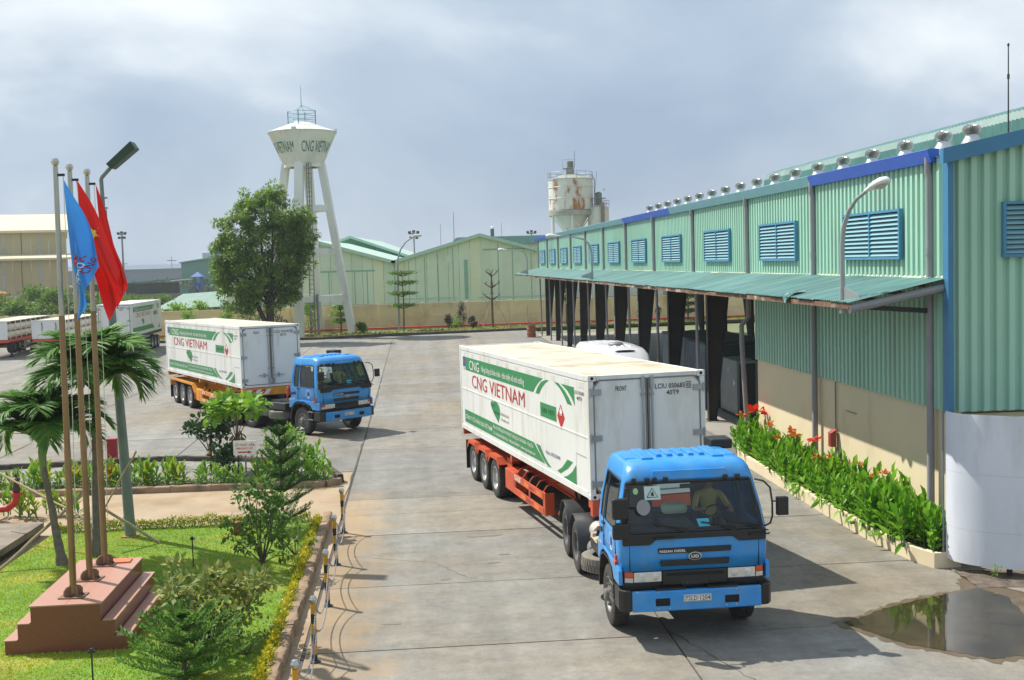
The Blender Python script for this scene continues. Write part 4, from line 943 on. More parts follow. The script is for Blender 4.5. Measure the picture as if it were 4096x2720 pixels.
    # door emblem and lettering on the visible side
    def disc(b):
        for k in range(30):
            a0, a1 = PI * (-.15 + 1.3 * k / 30), PI * (-.15 + 1.3 * (k + .62) / 30)
            b.add([(-1.2235, -.62 - .17 * math.cos(a0), 1.52 + .17 * math.sin(a0)), (-1.2235, -.62 - .17 * math.cos(a1), 1.52 + .17 * math.sin(a1)), (-1.2235, -.62 - .145 * math.cos(a1), 1.52 + .145 * math.sin(a1)), (-1.2235, -.62 - .145 * math.cos(a0), 1.52 + .145 * math.sin(a0))], [(0, 1, 2, 3)])
        b.box(-1.2245, -1.2225, -.70, -.54, 1.40, 1.425); b.box(-1.2245, -1.2225, -.665, -.575, 1.445, 1.46)
    ck('door_emblem', 'demb', disc, c_wh)
    ck('door_emblem_flame', 'demf', lambda b: [b.box(-1.2245, -1.2225, -.665, -.575, 1.475, 1.60)], M('emblem_blue', (.02, .04, .30), .4))
    decal('lettering', text_geo(plate.replace('·', '-'), .38, .06, .02), lambda u, v: (-1.2335, .62 - u, 1.36 + v - .10 * (1 - u)), c_wh, o)
    # bumper, plate
    ck('bumper', 'bmp', lambda b: b.prism([(-1.05, -1.43), (-.6, -1.445), (.6, -1.445), (1.05, -1.43), (1.05, -1.35), (-1.05, -1.35)], .565, .895), cabblue, bevel=.02)
    pt = ck('number_plate', 'npl', lambda b: b.box(-.225, .225, -1.458, -1.44, .70, .815), M('plate_white', (.74, .74, .70), .4), bevel=.008)
    ck('plate_border', 'npb', lambda b: [b.box(-.215, .215, -1.4596, -1.4585, z, z + .006) for z in (.708, .801)] + [b.box(x, x + .006, -1.4596, -1.4585, .714, .801) for x in (-.215, .209)], c_ink, parent=pt)
    decal('plate_number', text_geo(plate, .40, .070, .006), lambda u, v: (-.20 + u, -1.4605, .725 + v), c_ink, pt)
    ck('bumper_bolt', 'bb', lambda b: [b.cyl((x, -1.455, z), (x, -1.44, z), .013, 8) for x, z in ((-.63, .87), (-.63, .615), (-.45, .615), (.63, .87), (.63, .62), (.47, .62))], alu)
    # mirrors
    ck('mirror_arm', 'marL', lambda b: [b.tube([(-1.06, -1.12, 2.50), (-1.10, -1.30, 2.52), (-1.13, -1.36, 2.40), (-1.13, -1.36, 1.78), (-1.10, -1.3, 1.68)], .016, 6), b.tube([(-1.13, -1.36, 2.2), (-1.28, -1.36, 2.2)], .014, 6), b.tube([(-1.13, -1.36, 1.92), (-1.28, -1.36, 1.92)], .014, 6)], black_p, smooth=True)
    for z, h in ((2.06, .34), (1.74, .27)): ck('mirror', ('mirL', z), lambda b: b.box(-1.34, -1.07, -1.46, -1.35, z, z + h), black_p, bevel=.04)
    ck('mirror_arm', 'marR', lambda b: b.tube([(1.06, -1.1, 2.55), (1.16, -1.24, 2.54), (1.25, -1.30, 2.44), (1.28, -1.31, 2.2), (1.28, -1.31, 1.98), (1.25, -1.29, 1.86), (1.17, -1.22, 1.80)], .016, 6), black_p, smooth=True)
    ck('mirror', 'mirR', lambda b: [b.box(1.34, 1.52, -1.40, -1.29, 2.0, 2.29), b.tube([(1.28, -1.31, 2.22), (1.38, -1.34, 2.22)], .014, 6)], black_p, bevel=.035)
    ck('round_mirror', 'rmir', lambda b: b.lathe([(0.001, -.05), (.08, -.045), (.12, -.01), (.125, .0), (.001, .002)], 24, 'z'), M('mirror_back', (.26, .26, .28), .4), loc=(-.82, -1.33, 2.22), rot=(PI / 2 - .2, 0, .35), smooth=True)
    ck('mirror_stay', 'rmst', lambda b: b.tube([(-1.1, -1.30, 2.24), (-.94, -1.34, 2.24)], .018, 6), black_p)
    # windscreen stickers
    ck('sticker', 'stk1', lambda b: b.add([WS(-.76, 2.30, .012), WS(-.50, 2.30, .012), WS(-.50, 2.51, .012), WS(-.76, 2.51, .012)], [(0, 1, 2, 3)]), M('sticker_pale', (.55, .70, .66), .5))
    ck('sticker_symbol', 'stk2', lambda b: [b.tube([WS(-.72, 2.34, .016), WS(-.54, 2.34, .016), WS(-.63, 2.48, .016), WS(-.72, 2.34, .016)], .006, 4), b.add([WS(-.655, 2.36, .017), WS(-.605, 2.36, .017), WS(-.61, 2.40, .017), WS(-.63, 2.43, .017), WS(-.65, 2.40, .017)], [(0, 1, 2, 3, 4)])], c_ink)
    ck('sticker_round', 'stk3', lambda b: b.add([WS(-.90 + .042 * math.cos(k * PI / 8), 2.44 + .05 * math.sin(k * PI / 8), .012) for k in range(16)], [tuple(range(16))]), M('sticker_green', (.35, .62, .25), .5))
    ck('sticker_blue', 'stk4', lambda b: b.add([WS(.09, 1.86, .012), WS(.27, 1.86, .012), WS(.25, 1.98, .012), WS(.05, 1.98, .012)], [(0, 1, 2, 3)]), M('sticker_cyan', (.05, .42, .62), .5))
    # interior
    inn = M('cab_trim', (.085, .09, .095), .8, var=.2)
    ck('dashboard', 'dash', lambda b: [b.prism([(-1.22, 1.3), (-1.22, 1.74), (-1.0, 1.80), (-.78, 1.74), (-.70, 1.55), (-.72, 1.3)], -1.12, 1.12, 'x')], inn, bevel=.02)
    for x in (-.6, .58):
        s_ = ck('seat', 'seat', lambda b: b.box(-.26, .26, -.45, .12, 1.45, 1.62), inn, loc=(x, 0, 0), bevel=.05)
        ck('seat_back', 'seatb', lambda b: b.prism([(.04, 1.6), (.16, 1.6), (.30, 2.28), (.19, 2.28)], -.25, .25, 'x'), inn, parent=s_, bevel=.04)
        ck('headrest', 'seath', lambda b: b.box(-.14, .14, .19, .29, 2.24, 2.46), inn, parent=s_, bevel=.04)
    ck('cab_floor', 'cfl', lambda b: b.box(-1.15, 1.15, -1.2, .5, 1.19, 1.28), inn)
    ck('engine_cover', 'ecov', lambda b: b.box(-.26, .26, -.6, .45, 1.28, 1.7), inn, bevel=.04)
    ck('steering_wheel', 'stw', lambda b: [b.tube([(.24 * math.cos(a * PI / 12), .24 * math.sin(a * PI / 12), 0) for a in range(25)], .017, 6, False), b.tube([(-.22, 0, 0), (.22, 0, 0)], .014, 5), b.tube([(0, 0, 0), (0, -.0, -.3)], .03, 6)], black_p, loc=(.58, -.66, 1.88), rot=(.62, 0, 0), smooth=True)
    ck('rear_shelf', 'rsh', lambda b: b.box(-1.1, 1.1, .30, .5, 1.28, 1.75), inn)
    ck('cushion', 'cush', lambda b: b.box(-.22, .22, -.12, .12, 0, .18), M('cushion_pale', (.52, .66, .52), .8), loc=(-.02, -.05, 1.82), bevel=.07)
    ck('rear_view_mirror', 'rvm', lambda b: b.box(-.13, .13, -.02, .02, -.035, .035), black_p, loc=(-.02, -1.0, 2.47), bevel=.02)
    # chassis
    for x in (-.42, .42): ck('chassis_rail', ('rail', x), lambda b: [b.box(x - .01, x + .01, -1.1, 5.9, .72, .99), b.box(x - .045, x + .045, -1.1, 5.9, .99, 1.005), b.box(x - .045, x + .045, -1.1, 5.9, .705, .72)], steel_d)
    for y in (.9, 2.2, 3.4, 4.75, 5.85): ck('chassis_cross', ('cc', y), lambda b: b.box(-.41, .41, y - .05, y + .05, .75, .97), steel_d)
    ck('engine', 'eng', lambda b: b.box(-.38, .38, -.9, 1.0, .5, 1.2), steel_d, bevel=.05)
    ck('fifth_wheel', 'fw', lambda b: [b.prism([(-.45, 3.6), (.45, 3.6), (.5, 4.2), (.42, 4.55), (.12, 4.6), (.08, 4.15), (-.08, 4.15), (-.12, 4.6), (-.42, 4.55), (-.5, 4.2)], 1.13, 1.19), b.box(-.5, .5, 3.9, 4.2, 1.0, 1.13)], steel_d)
    ck('deck_plate', 'dk', lambda b: b.box(-.45, .45, 1.1, 3.0, 1.01, 1.03), steel_g)
    for y in (3.27, 4.62):
        ck('axle', ('rax', 0), lambda b: [b.cyl((-.95, 0, 0), (.95, 0, 0), .09, 10), b.lathe([(0.01, -.2), (.16, -.12), (.2, 0), (.16, .12), (0.01, .2)], 14, 'x')], steel_d, loc=(0, y, .515))
        for x in (-1.08, -.77, .77, 1.08): wheel(o, x, y, .515, 'dark' if abs(x) > 1 else 'dark')
        for sx in (-1, 1):
            def mg(b):
                pts = [(.60 * math.cos(a), .62 * math.sin(a)) for a in [PI * (.02 + .96 * k / 14) for k in range(15)]]
                out = [(p * 1.02, q * 1.02) for p, q in pts]
                b.prism(pts + out[::-1], *sorted((sx * .60, sx * 1.26)), 'x')
            if y < 3.5: ck('mudguard', ('rmg', sx), mg, M('mudguard_plastic', (.045, .045, .048), .42, var=.25, scale=5), loc=(0, y, .53), smooth=True, ang=50)
            else: ck('mudguard', ('rmg', sx), mg, M('mudguard_plastic', (.045, .045, .048), .42), loc=(0, y, .53), smooth=True, ang=50)
    for x in (-1.06, 1.06): wheel(o, x, -.15, .515, 'front', steer)
    ck('front_axle', 'fax', lambda b: b.box(-.95, .95, -.21, -.09, .38, .52), steel_d)
    ck('spare_wheel', 'spw', lambda b: b.merge(_tyre_flat()), M('grey_rubber', (.20, .18, .155), .9, var=.2, scale=5), loc=(-.86, 1.62, .62), smooth=True, ang=35)
    ck('air_tank', 'at', lambda b: [b.tube([(-.95, 2.35, .62), (-.95, 2.4, .62), (-.95, 2.95, .62), (-.95, 3.0, .62)], [.08, .15, .15, .08], 14)], steel_g, smooth=True)
    ck('battery_box', 'batt', lambda b: b.box(-1.12, -.52, 1.05, 2.1, .80, 1.08), steel_d, bevel=.03)
    ck('fuel_tank', 'ft', lambda b: b.box(.5, 1.12, 1.1, 2.7, .45, 1.0), steel_g, bevel=.08)
    ck('air_intake', 'ai', lambda b: [b.box(.86, 1.06, .64, .84, 1.1, 2.85), b.prism([(.78, .45), (1.16, .45), (1.18, .92), (.76, .92)], 2.80, 2.97)], black_p, bevel=.03)
    return o
def _tyre_flat():
    b = MB(); tyre(b); b.xf(Matrix.Rotation(PI / 2, 4, 'Y')); return b

red_f = M('trailer_red', (.56, .085, .03), .5, var=.15, scale=2, col2=(.36, .05, .025), th=.62)
yel_f = M('trailer_yellow', (.72, .29, .02), .5, var=.12, scale=2, col2=(.45, .17, .03), th=.62)
T1 = (1.4544 + 1.219 * math.cos(.2492), 22.5567 + 1.219 * math.sin(.2492)); T2 = (-10.5811 + 1.219 * math.cos(.5166), 45.4671 + 1.219 * math.sin(.5166))
container('long white container with green stripes coupled behind the nearer blue truck, serial ending 685', (*T1, 1.4677), .2492, .0123, '050685', '0', 'white gas containers')
trailer('red orange skeletal semi-trailer under the container of the nearer blue truck', (*T1, 0), .2492, red_f, 'red')
tk1 = tractor('nearer blue cab-over truck driving towards the viewer on the right', (2.685, 19.69, 0), .10, '72LD·1204', 'a')
cl = part('cloth_cover', lambda b: b.grid(lambda u, v: (-1.16 + .62 * u + .03 * math.sin(9 * v), 1.0 + 1.15 * v, 1.13 + .05 * math.sin(6 * u + 3) + .03 * math.sin(17 * v) - .28 * max(0, .25 - u)), 12, 18), M('tan_cloth', (.45, .36, .24), .95, var=.25, scale=6), tk1, smooth=True, ang=0)
part('fuel_tank', lambda b: b.tube([(-.86, 2.3, .95), (-.86, 2.34, .95), (-.86, 2.75, .95), (-.86, 2.8, .95)], [.1, .17, .17, .1], 14), M('pale_tank', (.42, .40, .36), .5, var=.2), tk1, smooth=True)
container('long white container with green stripes on the yellow trailer at mid distance, serial ending 743', (*T2, 1.514), .5166, .0086, '050743', '4', 'white gas containers')
trailer('yellow orange skeletal semi-trailer with red and white tape behind the farther blue truck', (*T2, 0), .5166, yel_f, 'yel', .0086, 1.514)
tk2 = tractor('farther blue cab-over truck turning in the yard beside the flower bed', (-7.09, 43.96, 0), .79, '72LD·1131', 'b')
for x in (-1.12, -.94):
    fe = part('fire_extinguisher', lambda b: b.lathe([(.001, 0), (.075, .0), (.08, .03), (.08, .42), (.05, .50), (.02, .53), (.02, .58), (.001, .59)], 14, 'z', (x, .78, 1.22)), redpaint, tk2, smooth=True)
# ------------------------------------------------------------------ boundary wall with panels and posts
wall_m = M('boundary_render', (.76, .65, .39), .85, var=.10, scale=.5, bump=.1, bscale=12, col2=(.55, .44, .25), th=.60, sc2=.5, stretch=(1, 1, .5))
bw = thing('boundary_wall', 'long cream panelled boundary wall at the far side of the yard', 'wall', (0, 113.2, 0), math.atan(.13))
def wpanel(b):
    b.box(.19, 4.05, 0, .10, -.1, 2.42); b.box(.19, 4.05, -.03, -.002, 0, .25); b.box(.19, 4.05, -.03, -.002, 1.18, 1.32)
    b.box(.19, 4.05, -.03, -.002, 2.2, 2.42); b.box(.19, .4, -.03, -.002, .25, 1.18); b.box(3.84, 4.05, -.03, -.002, .25, 1.18); b.box(.19, .4, -.03, -.002, 1.32, 2.2); b.box(3.84, 4.05, -.03, -.002, 1.32, 2.2)
for k in range(-13, 11):
    cpart('wall_panel', 'wpan', wpanel, wall_m, bw, loc=(k * 4.24, 0, 0))
    cpart('wall_post', 'wpost', lambda b: b.box(-.18, .18, -.08, .18, -.1, 2.56), wall_m, bw, loc=(k * 4.24, 0, 0), bevel=.02)
    cpart('coping', 'wcop', lambda b: b.box(.19, 4.05, -.05, .15, 2.425, 2.50), wall_m, bw, loc=(k * 4.24, 0, 0))
fp = thing('fire_main_pipe', 'long red pipe running along the foot of the boundary wall', 'pipe', (0, 111.7, 0), math.atan(.13))
pipe_r = M('pipe_red', (.62, .05, .02), .45, var=.12, scale=.6, col2=(.34, .02, .02), th=.6, sc2=.3)
for k in range(12): part('pipe_length', lambda b: b.cyl((-34 + k * 6, 0, .32), (-28.02 + k * 6, 0, .32), .085, 10), pipe_r, fp, smooth=True)
for k in range(24): cpart('pipe_support', 'psup', lambda b: b.box(-.06, .06, -.08, .08, -.1, .23), steel_g, fp, loc=(-33 + k * 3, 0, 0))

# ------------------------------------------------------------------ background warehouses
pg = M('warehouse_green', (.55, .66, .50), .6, var=.06, scale=.3, col2=(.47, .57, .44), th=.62, sc2=.3, rnd=.04)
pg2 = M('warehouse_cream_green', (.60, .66, .46), .6, var=.05, scale=.3, rnd=.05)
pgd = M('warehouse_strip', (.20, .40, .30), .6, var=.08)
pgt = M('warehouse_trim', (.36, .55, .44), .5, var=.08)
pgr = M('warehouse_roof', (.42, .55, .48), .55, var=.1)
conc_w = M('weathered_base', (.27, .26, .23), .9, var=.25, scale=.6)
def gable_hall(label, y, spans, zb, depth, mats, strips, base=1.9, name='warehouse', trim=None, step=1.22):
    """spans: list of (x_left, x_peak, x_right, z_eave, z_peak)"""
    o = thing(name, label, 'warehouse', (0, y, 0))
    for (xl, xp, xr, ze, zp) in spans:
        zt = lambda x: ze + (zp - ze) * ((x - xl) / (xp - xl) if x <= xp else (xr - x) / (xr - xp))
        n = max(2, round((xr - xl) / step)); w = (xr - xl) / n
        for i in range(n):
            a = xl + i * w; pts = [(a + .015, base), (a + w - .015, base), (a + w - .015, zt(a + w)), (a + .015, zt(a))]
            if a < xp < a + w: pts.insert(3, (xp, zp))
            part('wall_sheet', lambda b: b.prism(pts, -.04, .05, 'y'), mats[0] if i % 7 else mats[1], o)
        part('rake_trim', lambda b: b.prism([(xl - .25, ze - .28), (xl - .25, ze + .10), (xp, zp + .12), (xr + .25, ze + .10), (xr + .25, ze - .28), (xp, zp - .26)], -.55, -.10, 'y'), trim or pgt, o)
        for (a, za, c, zc) in ((xl, ze, xp, zp), (xp, zp, xr, ze)):
            part('roof_slope', lambda b: b.add([(a, -.3, za + .04), (c, -.3, zc + .04), (c, depth, zc + .04), (a, depth, za + .04), (a, -.3, za - .06), (c, -.3, zc - .06), (c, depth, zc - .06), (a, depth, za - .06)], [(0, 1, 2, 3), (7, 6, 5, 4), (0, 4, 5, 1), (1, 5, 6, 2), (2, 6, 7, 3), (3, 7, 4, 0)]), pgr, o)
        part('side_wall', lambda b: [b.box(xl, xl + .1, .1, depth, base, ze - .1), b.box(xr - .1, xr, .1, depth, base, ze - .1)], mats[0], o)
        part('base_wall', lambda b: b.box(xl, xr, -.1, .1, -.1, base), conc_w, o)
    for (x, z0, z1, w) in strips: part('dark_strip', lambda b: b.box(x - w / 2, x + w / 2, -.065, -.045, z0, z1), pgd, o)
    return o
hall = gable_hall('pale green twin gabled warehouse behind the boundary wall between tower and shed', 132, [(-32, -22.6, -13.05, 6.6, 9.4), (-13.05, -3.3, 6.5, 6.6, 9.4)], 1.9, 55, (pg, pg2),
           [(-13.0, 1.9, 6.3, .14), (-4.95, 2.2, 6.6, .42), (-9.6, 1.9, 7.0, .09), (-11.4, 1.9, 6.6, .08), (-8.1, 2, 7.4, .08), (-1.3, 2, 8.3, .1), (.3, 2, 7.8, .09), (2.4, 2, 7.2, .09), (-6.4, 2, 8, .08), (-17.5, 1.9, 5.6, .09), (-16.1, 1.9, 5.6, .09), (-20.4, 1.9, 5.6, .09)])
for (x0, x1, z) in ((-22.5, -15.2, 5.6), (-3, 4, 7.6), (-12.6, -6, 2.3), (-3.6, 5, 2.25)): part('girt_band', lambda b: b.box(x0, x1, -.075, -.045, z, z + .16), pgd if z > 5 else pgt, hall)
gable_hall('darker green gabled hall rising behind the twin gabled warehouse', 168, [(-32.5, -22.7, -12.9, 6.9, 10.5)], 1.9, 40, (M('deep_green_sheet', (.10, .30, .19), .6, var=.08), M('deep_green_sheet_b', (.12, .33, .22), .6)), [], 0)
lb = thing('flat_hall', 'low white hall with rounded teal roof edge behind the green warehouse', 'hall', (0, 200, 0))
part('wall', lambda b: b.box(-9, 26, 0, 40, -.1, 9.4), M('hall_white', (.66, .66, .60), .7, var=.1), lb)
part('roof', lambda b: b.prism([(-9.5, 9.3), (-9.5, 10.2), (-8.8, 10.65), (26, 10.65), (26, 9.3)], -.6, 41, 'y'), M('hall_teal', (.16, .35, .33), .6, var=.1), lb)
vr = thing('dark_roof_hall', 'dark ridged roof of a hall showing in the valley between green gables', 'roof', (0, 152, 0))
part('roof', lambda b: b.prism([(-14.8, 6.6), (-14.5, 6.9), (-5.2, 9.5), (-5, 9.0), (-13, 6.5)], 0, 6, 'y'), M('dark_roof', (.09, .10, .11), .7, var=.2), lb and vr)
part('wall', lambda b: b.box(-14, -5, .4, 5, -.1, 6.4), pg, vr)

bei = M('beige_sheet', (.42, .37, .22), .65, var=.06, scale=.2, rnd=.05)
bh = thing('beige_warehouse', 'large beige sheet metal warehouse with lean-to at the far left', 'warehouse', (0, 190, 0), RAD(21.5))
beit = M('beige_trim', (.62, .56, .38), .6, var=.08); brd = M('brown_strip', (.20, .16, .10), .7, var=.1); gls = M('skylight_strip', (.36, .38, .33), .5, var=.1)
o_ = Vector((-71.8 - 0, 0, 0))
bh.location = (-71.5, 190, 0)
for k in range(18):
    a = -k * 2.75
    part('wall_sheet', lambda b: b.box(a - 2.73, a, -.05, .1, -.1, 8.7), bei, bh)
    part('wall_sheet', lambda b: b.box(a - 2.73, a, 7.95, 8.1, 9.5, 13.4), bei, bh)
    part('strip', lambda b: b.box(a - 1.5, a - 1.35, -.09, -.055, 0, 8.6) if k % 2 == 0 else b.box(a - 1.7, a - 1.1, -.08, -.055, 4, 8.6), brd if k % 2 == 0 else gls, bh)
    part('strip', lambda b: b.box(a - 1.5, a - 1.36, 7.91, 7.945, 9.6, 13.3) if k % 2 == 0 else b.box(a - 1.7, a - 1.2, 7.92, 7.945, 9.6, 13.3), brd if k % 2 == 0 else gls, bh)
part('lean_to_roof', lambda b: b.prism([(-.9, 8.7), (-.9, 9.0), (8.0, 9.75), (8.0, 9.45)], -50, .8, 'x'), beit, bh)
part('main_roof', lambda b: b.prism([(7.0, 13.3), (7.0, 13.7), (26, 17.2), (45, 13.7), (45, 13.3), (26, 16.8)], -50, .8, 'x'), beit, bh)
part('end_wall', lambda b: [b.prism([(8, -.1), (44, -.1), (44, 13.3), (26, 16.7), (8, 13.3)], -.12, -.02, 'x'), b.box(-.12, -.02, 0, 8, -.1, 8.8)], bei, bh)
ot = thing('orange_tank', 'rusty orange cylindrical tank beside the beige warehouse', 'tank', (-71.5, 166, 0))
part('shell', lambda b: b.lathe([(.01, 4.2), (1.3, 4.05), (1.75, 3.8), (1.8, 3.6), (1.8, -.1)], 24, 'z', (-1.6, 0, 0)), M('tank_orange', (.46, .20, .08), .7, var=.2, scale=.8), ot, smooth=True)
part('rail', lambda b: b.tube([(-2.6, -.3, 4.0), (-2.6, -.3, 4.9), (-1, -.3, 4.9), (-1, -.3, 4.1)], .05, 5), steel_d, ot)
fb_ = thing('distant_factory', 'very long grey blue factory on the horizon at the left', 'factory', (-230, 700, 0))
hz = M('distant_grey_blue', (.12, .165, .22), .9, var=.06, scale=.02)
part('wall', lambda b: b.box(-150, 75, 0, 60, -.1, 8), hz, fb_)
part('roof', lambda b: b.prism([(-1, 7.9), (-1, 8.4), (30, 11.2), (61, 8.4), (61, 7.9)], -152, 77, 'x'), hz, fb_)
tb_ = thing('teal_factory', 'teal sheet clad factory beyond the scrub left of the big tree', 'factory', (-84, 300, 0))
tm = M('teal_factory', (.15, .30, .26), .7, var=.06, scale=.1)
part('wall', lambda b: b.prism([(0, -.1), (22, -.1), (22, 10.2), (16, 10.4), (0, 8.3)], 0, 30, 'y'), tm, tb_)
part('roof', lambda b: b.prism([(-.4, 8.3), (-.4, 8.6), (16, 10.75), (22.4, 10.6), (22.4, 10.2), (16, 10.35)], -.4, 30.4, 'y'), M('teal_factory_roof', (.20, .36, .34), .6), tb_)
part('monitor', lambda b: b.box(4.5, 16, 4, 20, 9.2, 10.9), M('pale_cladding', (.45, .48, .48), .7), tb_)
ks = thing('blue_watch_kiosk', 'small blue watch kiosk with pyramid roof beyond the yard', 'kiosk', (-73.2, 275, 0))
kb = M('kiosk_blue', (.04, .12, .40), .6, var=.1)
part('cabin', lambda b: [b.box(-.9, .9, -.9, .9, 2.6, 3.4)] + [b.box(x - .12, x + .12, y - .12, y + .12, -.1, 4.9) for x in (-.8, .8) for y in (-.8, .8)], kb, ks)
part('roof', lambda b: b.add([(-1.4, -1.4, 4.9), (1.4, -1.4, 4.9), (1.4, 1.4, 4.9), (-1.4, 1.4, 4.9), (0, 0, 6.1)], [(0, 1, 4), (1, 2, 4), (2, 3, 4), (3, 0, 4), (3, 2, 1, 0)]), kb, ks)
ws_ = thing('open_shed', 'low open shed with white roof beside the blue kiosk', 'shed', (-79, 272, 0))
part('roof', lambda b: b.prism([(0, 4.0), (0, 4.2), (4.6, 4.55), (4.6, 4.35)], 0, 5, 'y'), white_p, ws_)
for x in (.3, 2.3, 4.3): part('post', lambda b: b.box(x - .07, x + .07, .3, .44, -.1, 4.1), steel_g, ws_)
part('tank', lambda b: b.lathe([(.01, 2.9), (.8, 2.7), (.8, -.1)], 14, 'z', (3, 1.5, 0)), M('tank_teal', (.10, .30, .26), .6), ws_)
nf = thing('net_fence', 'dark netted fence in front of the far scrub on the left', 'fence', (-72, 255, 0))
part('netting', lambda b: b.box(-22, 0, 0, .1, -.1, 3.9), M('dark_net', (.045, .06, .055), .9, var=.3, scale=.4), nf)
part('sheet_roof', lambda b: b.prism([(-14, 3.7), (-14, 3.9), (-1, 4.7), (-1, 4.5)], .2, 6, 'y'), M('net_teal', (.08, .22, .20), .7), nf)
part('low_wall', lambda b: b.box(-24, 2, -3, -2.8, -.1, 1.6), M('grey_block', (.20, .18, .16), .9, var=.2, scale=.5), nf)
struct(part('dirt_patch', lambda b: b.add([(x, y, -.11) for x, y in [(-92, 225), (-40, 205), (-38, 160), (-48, 168), (-60, 185), (-80, 190)]], [tuple(range(6))]), M('red_dirt', (.42, .28, .19), .95, var=.15, scale=.1, col2=(.30, .24, .13), th=.6, sc2=.08)))
gs = thing('green_roof_shed', 'low shed with pale green ribbed roof behind the wall near the big tree', 'shed', (-40, 146, 0))
part('roof', lambda b: b.add([(-4.6, 0, 1.5), (4, 0, 1.7), (4.2, 5, 3.6), (-2.2, 5, 3.3)] + [(-4.6, 0, 1.4), (4, 0, 1.6), (4.2, 5, 3.5), (-2.2, 5, 3.2)], [(0, 1, 2, 3), (7, 6, 5, 4), (0, 4, 5, 1)]), M('shed_roof_green', (.16, .27, .22), .6, var=.15, scale=1.2), gs)
part('wall', lambda b: b.box(-3.5, 3.8, .4, 4.6, -.1, 1.6), conc_w, gs)

# ------------------------------------------------------------------ far lamps, masts
def mast(name, label, x, y, h, r=.12, cat='mast', head=0, group=None, z0=-.1):
    o = thing(name, label, cat, (x, y, 0), 0, group)
    part('pole', lambda b: b.tube([(0, 0, z0), (0, 0, h)], [r, r * .6], 7), steel_g, o)
    if head:
        part('crossbar', lambda b: b.box(-.8, .8, -.06, .06, h - .2, h), steel_g, o)
        for x_, z_ in ((-.7, h), (0, h + .15), (.7, h), (-.5, h - .9), (.5, h - .9)): part('floodlight', lambda b: b.box(x_ - .24, x_ + .24, -.3, .12, z_ - .1, z_ + .35), steel_d, o, rot=(0, 0, 0))
    return o
mast('floodlight_mast', 'tall floodlight mast left of the big tree', -79, 240, 14.2, .28, 'floodlight', 1, 'floodlight masts')
mast('floodlight_mast', 'floodlight mast above the valley of the green warehouse beside the curved lamp', -16.2, 200, 11.6, .2, 'floodlight', 1, 'floodlight masts')
mast('floodlight_mast', 'floodlight mast just left of the rusty silo', 4.2, 220, 11.6, .2, 'floodlight', 1, 'floodlight masts')
mast('antenna_mast', 'tallest thin mast above the right green gable', -10.3, 220, 15.8, .09, 'mast', 0, 'thin masts on the skyline')
mast('antenna_mast', 'short thin mast left of the tallest mast', -12.8, 220, 13.8, .06, 'mast', 0, 'thin masts on the skyline')
mast('antenna_mast', 'thin mast right of the chimney on the skyline', -1.4, 220, 13.6, .06, 'mast', 0, 'thin masts on the skyline')
ch = thing('chimney', 'short dark chimney above the ridge of the right green gable', 'chimney', (-3.1, 218, 0))
part('stack', lambda b: b.tube([(0, 0, -.1), (0, 0, 12.5)], [.4, .36], 10), M('chimney_dark', (.10, .10, .09), .8), ch); part('cap', lambda b: b.lathe([(.01, 13.0), (.3, 12.8), (.34, 12.5)], 10), white_p, ch)
for i, (x, y, h) in enumerate(((-95, 330, 10.5), (-86, 330, 10.0), (-112, 340, 10))):
    pyl = mast('power_pole', ['power pole with cross arms beyond the net fence', 'second power pole beyond the net fence', 'leftmost power pole beyond the flags'][i], x, y, h, .12, 'power pole', 0, 'power poles')
    part('cross_arm', lambda b: b.box(-1.3, 1.3, -.08, .08, h - 1.2, h - 1.0), steel_g, pyl)
wl_ = thing('curved_street_lamp', 'curved street lamp standing in the verge in front of the green warehouse', 'street lamp', (-10.5, 109.3, 0))
part('pole', lambda b: b.tube([(0, 0, 0), (0, 0, 3.4), (.05, 0, 6.6), (.35, 0, 7.6), (.85, 0, 8.3), (1.5, 0, 8.75), (1.75, 0, 8.85)], [.11, .10, .08, .07, .06, .05, .045], 8), galv, wl_, smooth=True)
part('lamp_head', lambda b: b.lathe([(.001, -.05), (.12, .0), (.16, .2), (.14, .55), (.06, .75), (.001, .77)], 10, 'x', (1.65, 0, 8.9)), lamp_w, wl_, smooth=True)

# ------------------------------------------------------------------ water tower
wt = thing('water_tower', 'white concrete water tower with splayed legs and green lettering on its tank', 'water tower', (-18.35, 106.4, 0))
tw_ = M('tower_white', (.74, .76, .70), .75, var=.06, scale=.5, bump=.1, bscale=6, col2=(.60, .62, .54), th=.6, sc2=.6, stretch=(1, 1, .25))
ZB, ZT, RB, RT = 15.55, 18.22, 1.78, 3.02
part('tank', lambda b: b.lathe([(.01, ZB), (RB, ZB), (RT, ZT), (RT + .05, ZT + .02), (RT + .05, ZT + .06)], 56), tw_, wt, smooth=True, ang=30)
part('tank_roof', lambda b: b.lathe([(RT + .08, ZT + .062), (RT + .08, ZT + .12), (1.15, ZT + .85), (.65, ZT + 1.02), (.62, ZT + 1.12), (.01, ZT + 1.14)], 56), tw_, wt, smooth=True, ang=20)
part('ring_beam', lambda b: b.lathe([(RB - .5, ZB - .35), (RB - .05, ZB - .35), (RB - .05, ZB + .0)], 40), tw_, wt)
LA = [RAD(a) for a in (-94, -4, 86, 176)]
for a in LA:
    ca, sa = math.cos(a), math.sin(a)
    def leg(b):
        b.bar((3.95 * ca, 3.95 * sa, -.1), (1.62 * ca, 1.62 * sa, ZB), .62, .75, up=(-sa, ca, 0))
    part('leg', leg, tw_, wt)
    part('pilaster', lambda b: b.bar(((RB - .02) * ca, (RB - .02) * sa, ZB), ((RT + .06) * ca, (RT + .06) * sa, ZT + .35), .16, .42, up=(-sa, ca, 0)), tw_, wt)
def legp(a, z): r = 3.95 + (1.62 - 3.95) * z / ZB; return (r * math.cos(a), r * math.sin(a), z)
